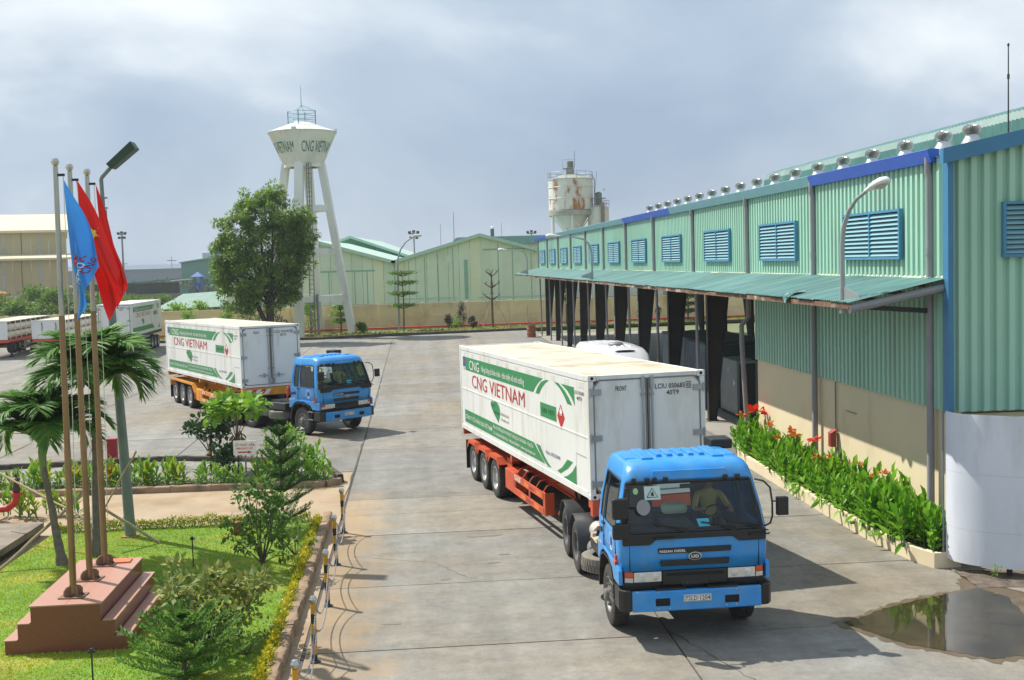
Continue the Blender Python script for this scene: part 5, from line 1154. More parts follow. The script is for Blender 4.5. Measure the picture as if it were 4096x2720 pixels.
for z in (3.4, 7.6, 11.5):
    for i in range(4): part('brace_beam', lambda b: b.bar(legp(LA[i], z), legp(LA[(i + 1) % 4], z), .35, .55), tw_, wt)
rl = M('rail_teal', (.10, .30, .32), .5)
for z in (.75, 1.15, 1.55, 1.95): part('rail_ring', lambda b: b.tube([(1.25 * math.cos(k * PI / 16), 1.25 * math.sin(k * PI / 16), ZT + z) for k in range(33)], .025, 5, False), rl, wt)
for k in range(4): a = RAD(-94 + 90 * k); part('rail_post', lambda b: b.cyl((1.25 * math.cos(a), 1.25 * math.sin(a), ZT + .6), (1.25 * math.cos(a), 1.25 * math.sin(a), ZT + 2.05), .05, 6), rl, wt); part('stay', lambda b: b.tube([(1.25 * math.cos(a), 1.25 * math.sin(a), ZT + 2.0), (0, 0, ZT + 2.55)], .02, 4), rl, wt)
part('lightning_rod', lambda b: b.tube([(0, 0, ZT + 2.4), (0, 0, ZT + 4.3)], [.04, .012], 5), rl, wt)
for x in (.55, .95): part('ladder_rail', lambda b: b.tube([(x, -2.9, .3), (x, -1.7, ZB - .1)], .05, 5), steel_g, wt)
for k in range(36): cpart('ladder_rung', 'lrung', lambda b: b.cyl((.55, 0, 0), (.95, 0, 0), .03, 5), steel_g, wt, loc=(0, -2.88 + k * 1.15 / 36, .6 + k * .41))
part('supply_pipe', lambda b: b.tube([(1.3, -3.0, -.1), (1.22, -2.6, 3.8)], .11, 8), steel_g, wt)
part('hose_conduit', lambda b: b.tube([(.75, -1.9, 9), (.7, -1.6, ZB)], .05, 6), steel_g, wt)
tg = M('tower_letters', (.01, .15, .13), .6, var=.05)
def on_tank(u, v, a0):           # u metres along the belt at mid height, v height above 16.55
    z = 16.42 + v; r = RB + (RT - RB) * (z - ZB) / (ZT - ZB) + .012; a = a0 + u / 2.38; return (r * math.cos(a), r * math.sin(a), z)
for a0, nm in ((RAD(-94) + .20, 'CNG VIETNAM'), (RAD(-4) + .20, 'CNG VIETNAM'), (RAD(176) + .12, 'CNG VIETNAM')):
    decal('lettering', text_geo(nm, 3.25, .95, 0), lambda u, v: on_tank(u, v, a0), tg, wt)

# ------------------------------------------------------------------ silos
rs = M('silo_white_rust', (.62, .62, .57), .7, var=.10, scale=.5, col2=(.36, .15, .05), th=.565, soft=.035, sc2=.55, stretch=(1, 1, .35), bump=.1, bscale=5)
rs2 = M('silo_white', (.60, .61, .57), .7, var=.12, scale=.5, col2=(.40, .30, .18), th=.64, soft=.04, sc2=.8, stretch=(1, 1, .3))
so = thing('rusty_silo', 'large white steel silo streaked with rust on legs behind the shed', 'silo', (8.0, 150, 0))
part('shell', lambda b: b.lathe([(2.82, 12.6), (2.82, 16.5)], 40), rs, so, smooth=True)
part('shell_ring', lambda b: [b.lathe([(2.86, z), (2.9, z + .05), (2.86, z + .12)], 40) for z in (14.0, 15.4, 16.4)], rs2, so, smooth=True)
part('roof', lambda b: b.lathe([(2.9, 16.5), (.7, 17.15), (.5, 17.2), (.5, 18.0), (.01, 18.0)], 36), M('silo_grey', (.30, .31, .27), .8, var=.25, scale=1), so, smooth=True, ang=20)
part('cone', lambda b: b.lathe([(2.7, 12.6), (.35, 8.8), (.35, 8.2)], 36), rs2, so, smooth=True)
part('girder_ring', lambda b: b.lathe([(2.82, 12.55), (2.98, 12.5), (2.98, 11.9), (2.75, 11.85)], 40), M('silo_ring', (.33, .33, .29), .8, var=.25, scale=1), so, smooth=True, ang=20)
for k in range(6):
    a = PI / 6 + k * PI / 3; part('leg', lambda b: b.cyl((2.75 * math.cos(a), 2.75 * math.sin(a), -.1), (2.75 * math.cos(a), 2.75 * math.sin(a), 12), .16, 8), rs2, so)
    a2 = a + PI / 3; part('brace', lambda b: b.tube([(2.75 * math.cos(a), 2.75 * math.sin(a), 11.6), (2.75 * math.cos(a2), 2.75 * math.sin(a2), 8.4)], .07, 5), rs2, so)
def silo_rail(o, r, z, n, h=.85):
    for dz in (h * .5, h): part('guard_rail', lambda b: b.tube([(r * math.cos(k * PI / 12), r * math.sin(k * PI / 12), z + dz) for k in range(25)], .025, 4, False), steel_g, o)
    for k in range(n): a = 2 * PI * k / n; cpart('guard_post', ('gp', r, z, h), lambda b: b.cyl((r, 0, z), (r, 0, z + h), .025, 4), steel_g, o, rot=(0, 0, a))
silo_rail(so, 2.85, 16.5, 14)
part('filter_housing', lambda b: [b.lathe([(.42, 18.0), (.42, 18.75), (.34, 18.8), (.01, 18.8)], 14), b.box(-.95, .2, -.5, .5, 17.8, 17.88)], M('filter_green', (.16, .20, .15), .8, var=.2), so)
part('top_rail', lambda b: [b.tube([(-.95, -.5, 17.9), (-.95, -.5, 18.95), (.5, -.5, 19.0), (.5, -.5, 17.9)], .025, 4), b.tube([(.55, 0, 18), (.6, 0, 20.1)], .03, 4)], steel_g, so)
part('stair_frame', lambda b: [b.tube([(2.95, -.6, 12.4), (3.0, -.6, 16.4), (2.6, -.7, 17.0)], .06, 6), b.tube([(2.95, -.9, 14), (3.3, -.9, 17.4)], .03, 4)], steel_g, so)
s2 = thing('small_silo', 'smaller white silo with stair tower beside the rusty silo', 'silo', (11.45, 149, 0))
part('shell', lambda b: b.lathe([(1.28, 5), (1.28, 12.75), (1.3, 12.8), (.3, 13.1), (.01, 13.1)], 28), rs2, s2, smooth=True, ang=25)
part('stair', lambda b: [b.box(.15, .62, -1.5, -1.3, 4, 13.4)], M('stair_brown', (.25, .20, .18), .8, var=.2), s2)
part('filter_housing', lambda b: b.lathe([(.42, 13.1), (.42, 14.6), (.2, 14.75), (.01, 14.75)], 12), MATS['filter_green'], s2)
part('platform', lambda b: b.box(-1.0, .9, -.6, .6, 13.9, 13.98), steel_g, s2); part('dish', lambda b: b.lathe([(.01, 0), (.2, .06), (.24, .12)], 12, 'x', (.62, 0, 15.1)), steel_g, s2)
silo_rail(s2, 1.3, 12.8, 8)

# ------------------------------------------------------------------ equipment under the shed
eq = thing('compressor_enclosure', 'dark corrugated compressor enclosure under the shed roof behind the white van', 'enclosure', ns(1.2, 24.5, .06), BRZ)
eqm = M('enclosure_dark', (.05, .065, .075), .6, var=.2, scale=1)
part('side_wall', lambda b: b.xf(Matrix.Identity(4)) if False else corr(b, 8.0, 0, 2.55, .28, .05), M('enclosure_blue', (.16, .21, .26), .55, var=.2, scale=1.5), eq, loc=(0, 8.0, 0), rot=(0, 0, -PI / 2))
part('end_wall', lambda b: b.box(.02, 2.6, -.0, .06, 0, 2.5), eqm, eq); part('roof', lambda b: b.box(-.05, 2.65, -.1, 8.1, 2.56, 2.66), eqm, eq); part('back_wall', lambda b: b.box(2.55, 2.6, .07, 8, 0, 2.5), eqm, eq)
part('door', lambda b: b.box(.5, 1.35, -.03, -.002, .05, 2.1), M('enclosure_black', (.015, .016, .017), .6), eq); part('notice', lambda b: b.box(.75, 1.1, -.04, -.032, 1.2, 1.9), M('notice_grey', (.30, .33, .36), .6), eq)
cbn = thing('control_cabinet', 'grey control cabinet with pale arrow under the shed near the planter', 'cabinet', ns(1.55, 21.2, .06), BRZ)
part('case', lambda b: b.box(0, .8, 0, 2.4, .12, 2.15), M('cabinet_grey', (.24, .27, .28), .5, var=.12), cbn, bevel=.015); part('plinth', lambda b: b.box(.05, .75, .05, 2.35, 0, .12), steel_d, cbn)
part('arrow', lambda b: b.add([(-.004, .25, 1.30), (-.004, .5, 1.45), (-.004, .5, 1.15)], [(0, 1, 2)]), c_wh, cbn); part('door_handle', lambda b: b.box(-.03, 0, 1.1, 1.14, 1.65, 1.85), c_wh, cbn); part('side_door', lambda b: b.box(.1, .7, -.02, -.001, .2, 2.05), M('cabinet_dark', (.04, .045, .05), .5), cbn)
c2 = thing('control_cabinet', 'dark tall cabinet row behind the grey control cabinet under the shed', 'cabinet', ns(2.8, 17.6, .06), BRZ)
part('case', lambda b: b.box(0, 3.2, 0, 1.4, 0, 2.5), eqm, c2, bevel=.02); [part('vent_slat', lambda b: b.box(.3, 1.4, -.03, -.002, 1.6 + .09 * k, 1.66 + .09 * k), dark, c2) for k in range(7)]; part('door', lambda b: b.box(1.7, 2.9, -.02, -.002, .1, 2.3), M('cabinet_dark2', (.07, .08, .085), .5), c2)
c3 = thing('compressor_skid', 'dark compressor skid far inside the open shed', 'compressor', ns(5.2, 40, .06), BRZ)
part('base', lambda b: b.box(0, 2.4, 0, 9, 0, .25), steel_d, c3); part('block', lambda b: b.box(.3, 2.1, .5, 4.5, .25, 1.7), eqm, c3, bevel=.05); part('tank', lambda b: b.tube([(1.2, 5.2, 1.1), (1.2, 5.3, 1.1), (1.2, 8.4, 1.1), (1.2, 8.5, 1.1)], [.3, .6, .6, .3], 14), steel_g, c3, smooth=True)

# ------------------------------------------------------------------ white minibus behind the near container
van = thing('white_minibus', 'white minibus parked behind the near container, only its roof showing', 'minibus', (4.75, 43.6, 0), RAD(9))
vm = M('van_white', (.74, .75, .80), .28, var=.03, coat=.3)
def vanbody(b):
    prof = [(0, .45, .86, .75), (.25, .42, .94, 1.1), (.9, .40, .97, 1.28), (1.35, .40, 1.0, 1.75), (2.0, .40, 1.02, 2.50), (2.6, .40, 1.03, 2.66), (4.0, .40, 1.03, 2.72), (6.6, .40, 1.03, 2.71), (7.0, .42, 1.0, 2.6), (7.15, .5, .97, 2.3)]
    vs = []; n = 14
    for (y, z0, w, z1) in prof:
        r = min(.26, (z1 - z0) * .4)
        ring = [(-w, z0), (-w, z0 + (z1 - z0) * .45), (-w * .97, z1 - r * 1.3), (-w * .93, z1 - r * .55), (-w * .80, z1 - r * .12), (-w * .5, z1 - .02), (-w * .2, z1), (w * .2, z1), (w * .5, z1 - .02), (w * .80, z1 - r * .12), (w * .93, z1 - r * .55), (w * .97, z1 - r * 1.3), (w, z0 + (z1 - z0) * .45), (w, z0)]
        vs += [(x, y, z) for x, z in ring]
    b.add(vs, [(i * n + k, i * n + (k + 1) % n, (i + 1) * n + (k + 1) % n, (i + 1) * n + k) for i in range(len(prof) - 1) for k in range(n)] + [tuple(range(n)), tuple((len(prof) - 1) * n + k for k in range(n))])
part('body', vanbody, vm, van, smooth=True, ang=50)
dg = M('dark_glass', (.012, .014, .016), .08, var=0, spec=.8)
part('windshield', lambda b: b.add([(-.84, 1.28, 1.70), (.84, 1.28, 1.70), (.74, 1.93, 2.30), (-.74, 1.93, 2.30)], [(0, 1, 2, 3)]), dg, van)
for sx in (-1, 1):
    for y0, y1 in ((1.9, 2.9), (3.0, 4.6), (4.7, 6.3)): part('side_window', lambda b: b.box(*sorted((sx * .955, sx * .982)), y0, y1, 1.55, 2.12), dg, van)
    for y in (1.0, 5.3): w = wheel(van, sx * .88, y, .36, 'dish'); w.scale = (.75, .7, .7)
    part('headlamp', lambda b: b.box(*sorted((sx * .55, sx * .85)), -.02, .1, .75, .95), lampglass, van, bevel=.03)
part('roof_vent', lambda b: b.lathe([(.30, 0), (.30, .05), (.24, .10), (.001, .12)], 20, 'z', (0, 3.6, 2.71)), steel_g, van, smooth=True)
for x in (-.45, -.15, .15, .45): part('roof_rib', lambda b: b.box(x - .02, x + .02, 2.9, 6.4, 2.60, 2.722 if abs(x) < .3 else 2.708), vm, van, bevel=.008)
part('roof_scoop', lambda b: b.lathe([(.001, .02), (.40, .012), (.42, 0)], 24, 'z', (0, 0, 0)), dg, van, loc=(0, 2.12, 2.56), rot=(.34, 0, 0), scale=(1.0, .20, 1))
part('bumper', lambda b: b.box(-.9, .9, -.12, .05, .3, .6), black_p, van, bevel=.05)

# ------------------------------------------------------------------ parked gas trailers at the left
A3 = .115; v3 = (math.cos(A3), math.sin(A3)); u3 = (math.sin(A3), -math.cos(A3))
C3 = (-28.05 - 1.219 * v3[0], 86.4 - 1.219 * v3[1])
def far_container(label, loc, yaw):
    o = thing('shipping_container', label, 'container', loc, yaw, 'white gas containers')
    cpart('frame', 'fcf', lambda b: b.box(-1.219, 1.219, 0, 12.192, 0, 2.438), c_white, o, bevel=.02)
    for sx in (-1, 1):
        d = cpart('door', ('fcd', sx), lambda b: b.box(*sorted((sx * .02, sx * 1.1)), -.02, -.004, .1, 2.33), c_white, o); cpart('gasket', ('fcg', sx), lambda b: [b.box(*sorted((sx * .005, sx * .03)), -.03, -.021, .1, 2.33), b.box(*sorted((sx * 1.09, sx * 1.13)), -.03, -.021, .1, 2.33), b.box(*sorted((sx * .03, sx * 1.09)), -.03, -.021, 2.3, 2.34)], c_grey, d)
        for z in (.3, 1.2, 2.1): cpart('hinge', ('fch', sx), lambda b: b.box(*sorted((sx * .95, sx * 1.19)), -.05, -.031, -.06, .06), c_zinc, d, loc=(0, 0, z))
    S = lambda u, v: (1.2225, 12.192 - u, v)      # the side that faces the yard, mirrored layout
    decal('livery_stripes', polys([[(11.44, 1.765), (11.44, 2.14), (3.26, 2.14), (3.62, 2.02), (4.1, 1.765)], [(3.9, 1.765), (3.42, 2.05), (2.76, 2.14), (3.33, 1.94), (3.6, 1.765)], [(2.38, 2.14), (2.06, 2.14), (1.33, 1.89), (1.11, 1.755), (1.44, 1.755), (1.92, 2.02)], [(1.87, 2.14), (.96, 2.14), (.93, 1.765), (1.42, 2.03)], [(3.53, 1.29), (3.53, 1.60), (2.27, 1.60), (2.27, 1.29)], [(8.12, 1.17), (8.40, 1.08), (8.0, .83), (7.57, .665), (7.37, 1.0), (7.72, 1.19)], [(11.7, .245), (11.7, .605), (4.15, .605), (3.23, .245)], [(.95, .56), (.93, .15), (1.86, .17)]]), S, c_green, o)
    T = lambda body, aL, aR, z0, z1, m: decal('lettering', text_geo(body, aL - aR, z1 - z0, 0), lambda u, v: (1.2245, 12.192 - aL + u, z0 + v), m, o)
    T('CNG', 10.92, 9.66, 1.81, 2.07, c_wh); T('CNG VIETNAM', 10.61, 4.87, 1.33, 1.69, c_red); T('Năng lượng từ thiên nhiên - thân thiện với môi trường', 9.37, 4.88, 1.81, 2.02, c_wh)
    decal('warning_diamond', polys([[(1.93, 1.70), (1.66, 1.43), (1.93, 1.16), (2.20, 1.43)]]), S, c_red, o)
    for body, x0, x1, z0, z1 in (('FRONT', -.66, -.43, 2.1, 2.2), ('LCIU 050721 3', .16, .9, 2.1, 2.21), ('40T9', .40, .66, 1.95, 2.05)): decal('lettering', text_geo(body, x1 - x0, z1 - z0, .03), lambda u, v: (x0 + u, -.028, z0 + v), c_ink, o)
    return o
far_container('white gas container parked at the back left behind the flagpoles', (*C3, 1.45), A3)
def plain_trailer(label, loc, yaw, col):
    o = thing('semi_trailer', label, 'trailer', loc, yaw, 'parked gas trailers')
    for x in (-.45, .45): cpart('main_beam', ('ptb', x), lambda b: b.box(x - .08, x + .08, .2, 12, .95, 1.40), steel_d, o)
    cpart('side_beam', ('psb', col.name), lambda b: [b.box(-1.21, -1.13, 0, 12.1, 1.22, 1.44), b.box(1.13, 1.21, 0, 12.1, 1.22, 1.44), b.box(-1.12, 1.12, 0, .08, 1.22, 1.44)], col, o)
    for k in range(3):
        for x in (-1.05, -.75, .75, 1.05): wheel(o, x, 10.7 - 1.31 * k, .515, 'dish')
    for x in (-.75, .75): cpart('landing_leg', ('pll', x), lambda b: [b.box(x - .08, x + .08, 2.3, 2.46, .05, 1.22), b.box(x - .16, x + .16, 2.25, 2.5, 0, .05)], steel_d, o)
    cpart('tool_rack', 'ptr', lambda b: [b.box(1.0, 1.2, 4.2, 7, .5 + q * .3, .6 + q * .3) for q in range(3)], steel_g, o)
    return o
plain_trailer('dark semi-trailer under the parked white container at the back left', (*C3, 0), A3, steel_d)
tube_m = M('gas_tube', (.66, .63, .52), .5, var=.08, scale=1)
def tube_skid(label, lab2, right_front):
    cx, cy = right_front[0] - 1.219 * v3[0], right_front[1] - 1.219 * v3[1]
    plain_trailer(lab2, (cx, cy, 0), A3, red_f)
    o = thing('gas_tube_skid', label, 'tube skid', (cx, cy, 1.445), A3, 'parked gas tube skids')
    part('end_wall', lambda b: b.box(-1.2, 1.2, 0, .14, .0, 1.36), c_white, o, bevel=.02); part('rear_wall', lambda b: b.box(-1.2, 1.2, 12.0, 12.1, 0, 1.36), c_white, o)
    part('end_rail', lambda b: [b.box(-1.219, -1.1, -.03, .1, 0, 1.4), b.box(1.1, 1.219, -.03, .1, 0, 1.4), b.box(-1.1, 1.1, -.03, -.002, 1.30, 1.4), b.box(-.03, .03, -.03, -.002, 0, 1.3)], c_white, o)
    part('door_chain', lambda b: [b.tube([(x, -.02, 1.2), (x + .03, -.03, .9), (x, -.02, .6)], .025, 5) for x in (-.5, .5)], steel_d, o)
    for x in (-.88, -.3, .3, .88):
        for z in (.30, .88): cpart('gas_tube', 'gtube', lambda b: b.tube([(0, .2, 0), (0, .45, 0), (0, 11.5, 0), (0, 11.8, 0)], [.12, .27, .27, .12], 14), tube_m, o, loc=(x, .05, z), smooth=True)
    for k in range(9): cpart('side_stake', 'gstake', lambda b: [b.box(1.15, 1.2, -.03, .03, 0, 1.36), b.box(-1.2, -1.15, -.03, .03, 0, 1.36)], c_white, o, loc=(0, .9 + k * 1.35, 0))
    part('roof', lambda b: b.box(-1.15, 1.15, .1, 12.0, 1.31, 1.36), c_roof, o)
tube_skid('white gas tube skid parked between the flagpoles and the leftmost skid', 'parked semi-trailer under the gas tube skid nearest the white container', (-33.3, 87.4))
tube_skid('leftmost white gas tube skid parked at the edge of the yard', 'leftmost parked semi-trailer under a gas tube skid', (-37.6, 87.2))

# ------------------------------------------------------------------ drum
dr = thing('rusty_drum', 'rusty open oil drum holding tools at the far end of the awning', 'drum', (1.6, 95.8, 0))
part('shell', lambda b: b.lathe([(.01, 0), (.36, 0), (.37, .03), (.36, .06), (.36, .32), (.375, .34), (.36, .36), (.36, .62), (.375, .64), (.36, .66), (.36, .95), (.33, .95), (.33, .1), (.01, .1)], 22), M('drum_rust', (.33, .12, .06), .85, var=.3, scale=3), dr, smooth=True, ang=40)
part('tools', lambda b: [b.tube([(.1, .1, .3), (.28, .05, 1.15)], .03, 5), b.tube([(-.1, 0, .3), (-.25, .1, 1.1)], .03, 5), b.tube([(-.2, -.1, .3), (-.28, -.1, 2.6)], .02, 5), b.box(.0, .3, -.1, .1, 1.0, 1.12)], steel_g, dr)

# ------------------------------------------------------------------ people
skin_m = M('skin', (.36, .20, .13), .55, var=.05); shirt_y = M('shirt_khaki', (.46, .39, .12), .85, var=.08, scale=8); trou = M('trousers_dark', (.05, .05, .06), .9, var=.1, scale=6)
navy = M('overall_navy', (.018, .022, .045), .9, var=.12, scale=6); hair_m = M('hair_black', (.012, .010, .009), .6, var=0); shoe_m = M('shoe_black', (.015, .014, .013), .6, var=0)
def body(name, J, E, parent, mats, root):
    """J: joint -> (xyz, radius, material index); one continuous skinned surface"""
    names = list(J); idx = {n: i for i, n in enumerate(names)}
    me = bpy.data.meshes.new(name); me.from_pydata([J[n][0] for n in names], [(idx[a], idx[b]) for a, b in E], [])
    t = bpy.data.objects.new(name, me); COL.objects.link(t)
    md = t.modifiers.new('Skin', 'SKIN'); md.use_smooth_shade = True
    for i, n in enumerate(names):
        sv = me.skin_vertices[0].data[i]; r = J[n][1]; sv.radius = r if isinstance(r, tuple) else (r, r); sv.use_root = (n == root)
    t.modifiers.new('Sub', 'SUBSURF').levels = 2; t.modifiers['Sub'].render_levels = 2
    dg_ = bpy.context.evaluated_depsgraph_get(); m2 = bpy.data.meshes.new_from_object(t.evaluated_get(dg_)); bpy.data.objects.remove(t)
    for m in mats: m2.materials.append(m)
    segs = [(Vector(J[a][0]), Vector(J[b][0]), J[a][2], J[b][2]) for a, b in E]
    for p in m2.polygons:
        c = p.center; best = 1e9
        for a, b, ma, mb in segs:
            d = b - a; q = max(0, min(1, (c - a).dot(d) / max(d.length_squared, 1e-9))); l = (a + d * q - c).length
            if l < best: best = l; p.material_index = ma if q < .5 else mb
        p.use_smooth = True
    return ob(name, m2, parent)
def hand(J, E, pre, wrist, tip_dir, side, r=.021, m=0):
    w = Vector(wrist); d = Vector(tip_dir).normalized(); s_ = Vector(side).normalized(); dn = d.cross(s_)
    J[pre + 'palm'] = (tuple(w + d * .07), (.036, .022), m); E.append((pre + 'wrist', pre + 'palm'))
    for k, (o_, l) in enumerate(((-.030, .07), (-.010, .082), (.010, .078), (.028, .062))):
        b0 = w + d * .095 + s_ * o_; J[pre + 'f%d' % k] = (tuple(b0), .0095, m); J[pre + 'g%d' % k] = (tuple(b0 + d * l * .6 - dn * .012), .0085, m); J[pre + 'h%d' % k] = (tuple(b0 + d * l * .8 - dn * .045), .008, m)
        E += [(pre + 'palm', pre + 'f%d' % k), (pre + 'f%d' % k, pre + 'g%d' % k), (pre + 'g%d' % k, pre + 'h%d' % k)]
    t0 = w + d * .035 - s_ * .045; J[pre + 't0'] = (tuple(t0), .011, m); J[pre + 't1'] = (tuple(t0 + d * .045 - s_ * .015 - dn * .02), .0095, m); E += [(pre + 'palm', pre + 't0'), (pre + 't0', pre + 't1')]
def head_parts(J, E, neck, c, fwd, m=0):
    c = Vector(c); f = Vector(fwd).normalized(); s_ = f.cross(Vector((0, 0, 1)))
    J['skull'] = (tuple(c), (.078, .092), m); J['crown'] = (tuple(c + Vector((0, 0, .085)) - f * .01), (.066, .078), m); J['jaw'] = (tuple(c - Vector((0, 0, .075)) + f * .022), (.050, .055), m)
    J['nose'] = (tuple(c + f * .105 - Vector((0, 0, .012))), .012, m); E += [(neck, 'jaw'), ('jaw', 'skull'), ('skull', 'crown'), ('skull', 'nose')]
    for q in (-1, 1): J['ear%d' % q] = (tuple(c + s_ * .085 * q - Vector((0, 0, .005))), .014, m); E.append(('skull', 'ear%d' % q))
def driver(label, truck, mirror=False):
    J = {'pelvis': ((.58, -.08, 1.70), .125, 1), 'waist': ((.58, -.03, 1.86), (.125, .10), 1), 'chest': ((.58, -.01, 2.06), (.155, .11), 1), 'neckb': ((.58, -.02, 2.20), .065, 1), 'neck': ((.58, -.045, 2.27), .05, 0)}
    E = [('pelvis', 'waist'), ('waist', 'chest'), ('chest', 'neckb'), ('neckb', 'neck')]
    head_parts(J, E, 'neck', (.58, -.085, 2.40), (0, -1, -.1))
    for s_, x in (('l', -1), ('r', 1)):
        J[s_ + 'sh'] = ((.58 + x * .19, -.02, 2.14), .068, 1); J[s_ + 'el'] = ((.58 + x * .30, -.24, 1.93), .048, 1); J[s_ + 'fa'] = ((.58 + x * .28, -.38, 1.94), .038, 0); J[s_ + 'wrist'] = ((.58 + x * .225, -.50, 1.955), .028, 0)
        E += [('chest', s_ + 'sh'), (s_ + 'sh', s_ + 'el'), (s_ + 'el', s_ + 'fa'), (s_ + 'fa', s_ + 'wrist')]
        hand(J, E, s_, J[s_ + 'wrist'][0], (0.0, -1, .12), (x, 0, .2))
        J[s_ + 'hip'] = ((.58 + x * .10, -.12, 1.69), .095, 2); J[s_ + 'kn'] = ((.58 + x * .14, -.50, 1.70), .065, 2); J[s_ + 'an'] = ((.58 + x * .13, -.66, 1.36), .045, 2); J[s_ + 'ft'] = ((.58 + x * .13, -.84, 1.33), .04, 3)
        E += [('pelvis', s_ + 'hip'), (s_ + 'hip', s_ + 'kn'), (s_ + 'kn', s_ + 'an'), (s_ + 'an', s_ + 'ft')]
    o = thing('person', label, 'person', tuple(truck.location), truck.rotation_euler.z, 'people')
    body('body', J, E, o, [skin_m, shirt_y, trou, shoe_m], 'pelvis')
    part('hair', lambda b: b.lathe([(.001, .115), (.06, .10), (.090, .06), (.098, .02), (.094, -.01)], 18, 'z', (.58, -.068, 2.43)), hair_m, o, smooth=True)
    part('eyes', lambda b: [b.lathe([(.001, -.012), (.010, -.006), (.001, .002)], 8, 'x', (.58 + q * .033, -.180, 2.412)) for q in (-1, 1)], hair_m, o)
    return o
driver('driver in a khaki yellow shirt at the wheel of the nearer blue truck', tk1)
driver('driver in a khaki yellow shirt inside the farther blue truck', tk2)
def worker():
    J = {'pelvis': ((0, 0, .95), (.14, .11), 1), 'waist': ((0, 0, 1.1), (.13, .10), 1), 'chest': ((0, .02, 1.3), (.165, .115), 1), 'neckb': ((0, .01, 1.46), .065, 1), 'neck': ((0, 0, 1.52), .052, 0)}
    E = [('pelvis', 'waist'), ('waist', 'chest'), ('chest', 'neckb'), ('neckb', 'neck')]; head_parts(J, E, 'neck', (0, -.01, 1.63), (-.3, 1, 0))
    for s_, x in (('l', -1), ('r', 1)):
        J[s_ + 'sh'] = ((x * .20, .02, 1.41), .07, 1); J[s_ + 'el'] = ((x * .28, -.02, 1.13), .05, 1); J[s_ + 'wrist'] = ((x * .27, .10, .92), .03, 0)
        E += [('chest', s_ + 'sh'), (s_ + 'sh', s_ + 'el'), (s_ + 'el', s_ + 'wrist')]; hand(J, E, s_, J[s_ + 'wrist'][0], (0, .2, -1), (0, 1, .2))
        y = .12 * x; J[s_ + 'hip'] = ((x * .10, 0, .90), .10, 1); J[s_ + 'kn'] = ((x * .11, y * .7, .50), .068, 1); J[s_ + 'an'] = ((x * .11, y, .10), .045, 1); J[s_ + 'ft'] = ((x * .12, y + .14, .05), .042, 2)
        E += [('pelvis', s_ + 'hip'), (s_ + 'hip', s_ + 'kn'), (s_ + 'kn', s_ + 'an'), (s_ + 'an', s_ + 'ft')]
    o = thing('person', 'worker in navy overalls and white helmet walking by the far boundary wall', 'person', (13.8, 109.8, .12), .3, 'people')
    body('body', J, E, o, [skin_m, navy, shoe_m], 'pelvis')
    part('helmet', lambda b: b.lathe([(.001, .17), (.07, .155), (.115, .10), (.125, .05), (.15, .04)], 18, 'z', (0, -.015, 1.63)), white_p, o, smooth=True)
worker()
# ------------------------------------------------------------------ flag plinth, poles, flags
granite = M('red_granite', (.225, .07, .05), .30, var=.22, scale=60, spec=.5, col2=(.17, .07, .05), th=.57, soft=.05, sc2=70, det=2)
gran_t = M('red_granite_top', (.46, .25, .19), .38, var=.12, scale=40, spec=.5)
PRZ = .086; pc_, ps_ = math.cos(PRZ), math.sin(PRZ)
PO = (-7.452, 20.048)
def pw_(x, y, z=0): return (PO[0] + x * pc_ - y * ps_, PO[1] + x * ps_ + y * pc_, z)
pln = thing('flag_plinth', 'stepped red granite plinth carrying the three flagpoles on the lawn', 'plinth', (PO[0], PO[1], 0), PRZ)
for i, (hw, hl, z0, z1) in enumerate(((.988, 1.483, 0, .296), (.778, 1.483, .296, .561), (.563, 1.483, .561, .84))):
    part('step_block', lambda b: b.box(-hw + .015, hw - .015, -hl, hl, z0 - (.0225 if i else 0), z1 - .022), granite, pln)
    if i < 2:
        for sx in (-1, 1): part('tread_slab', lambda b: b.box(*sorted((sx * (hw - .205), sx * (hw + .004))), -hl + .002, hl - .002, z1 - .021, z1), gran_t, pln, bevel=.003)
    else:
        for q in range(2): part('top_slab', lambda b: b.box(-hw - .01 + q * (hw + .012), 0 - .002 + q * (hw + .012), -hl - .006, hl + .006, z1 - .021, z1 + .003), gran_t, pln, bevel=.003)
tl = thing('loose_tile', 'loose orange red tile lying on the back of the flag plinth', 'tile', pw_(.22, 1.22, .845), PRZ + .05)
part('tile', lambda b: b.box(-.20, .20, -.14, .14, 0, .025), M('tile_orange', (.60, .16, .06), .5, var=.06), tl)
pole_m = M('pole_bronze', (.27, .18, .10), .32, metal=.65, var=.15, scale=3); poleg = M('pole_steel', (.42, .42, .38), .3, metal=.7, var=.1)
rope_m = M('rope_white', (.6, .58, .5), .9)
PX = [(-7.357, 19.03), (-7.456, 20.07), (-7.543, 21.07)]
tops = [(-7.28, 7.97), (-7.44, 7.97), (-7.505, 7.97)]
plabel = ['nearest of the three flagpoles, carrying the blue flag', 'middle flagpole, carrying the red flag with a yellow star', 'farthest of the three flagpoles, carrying the plain red flag']
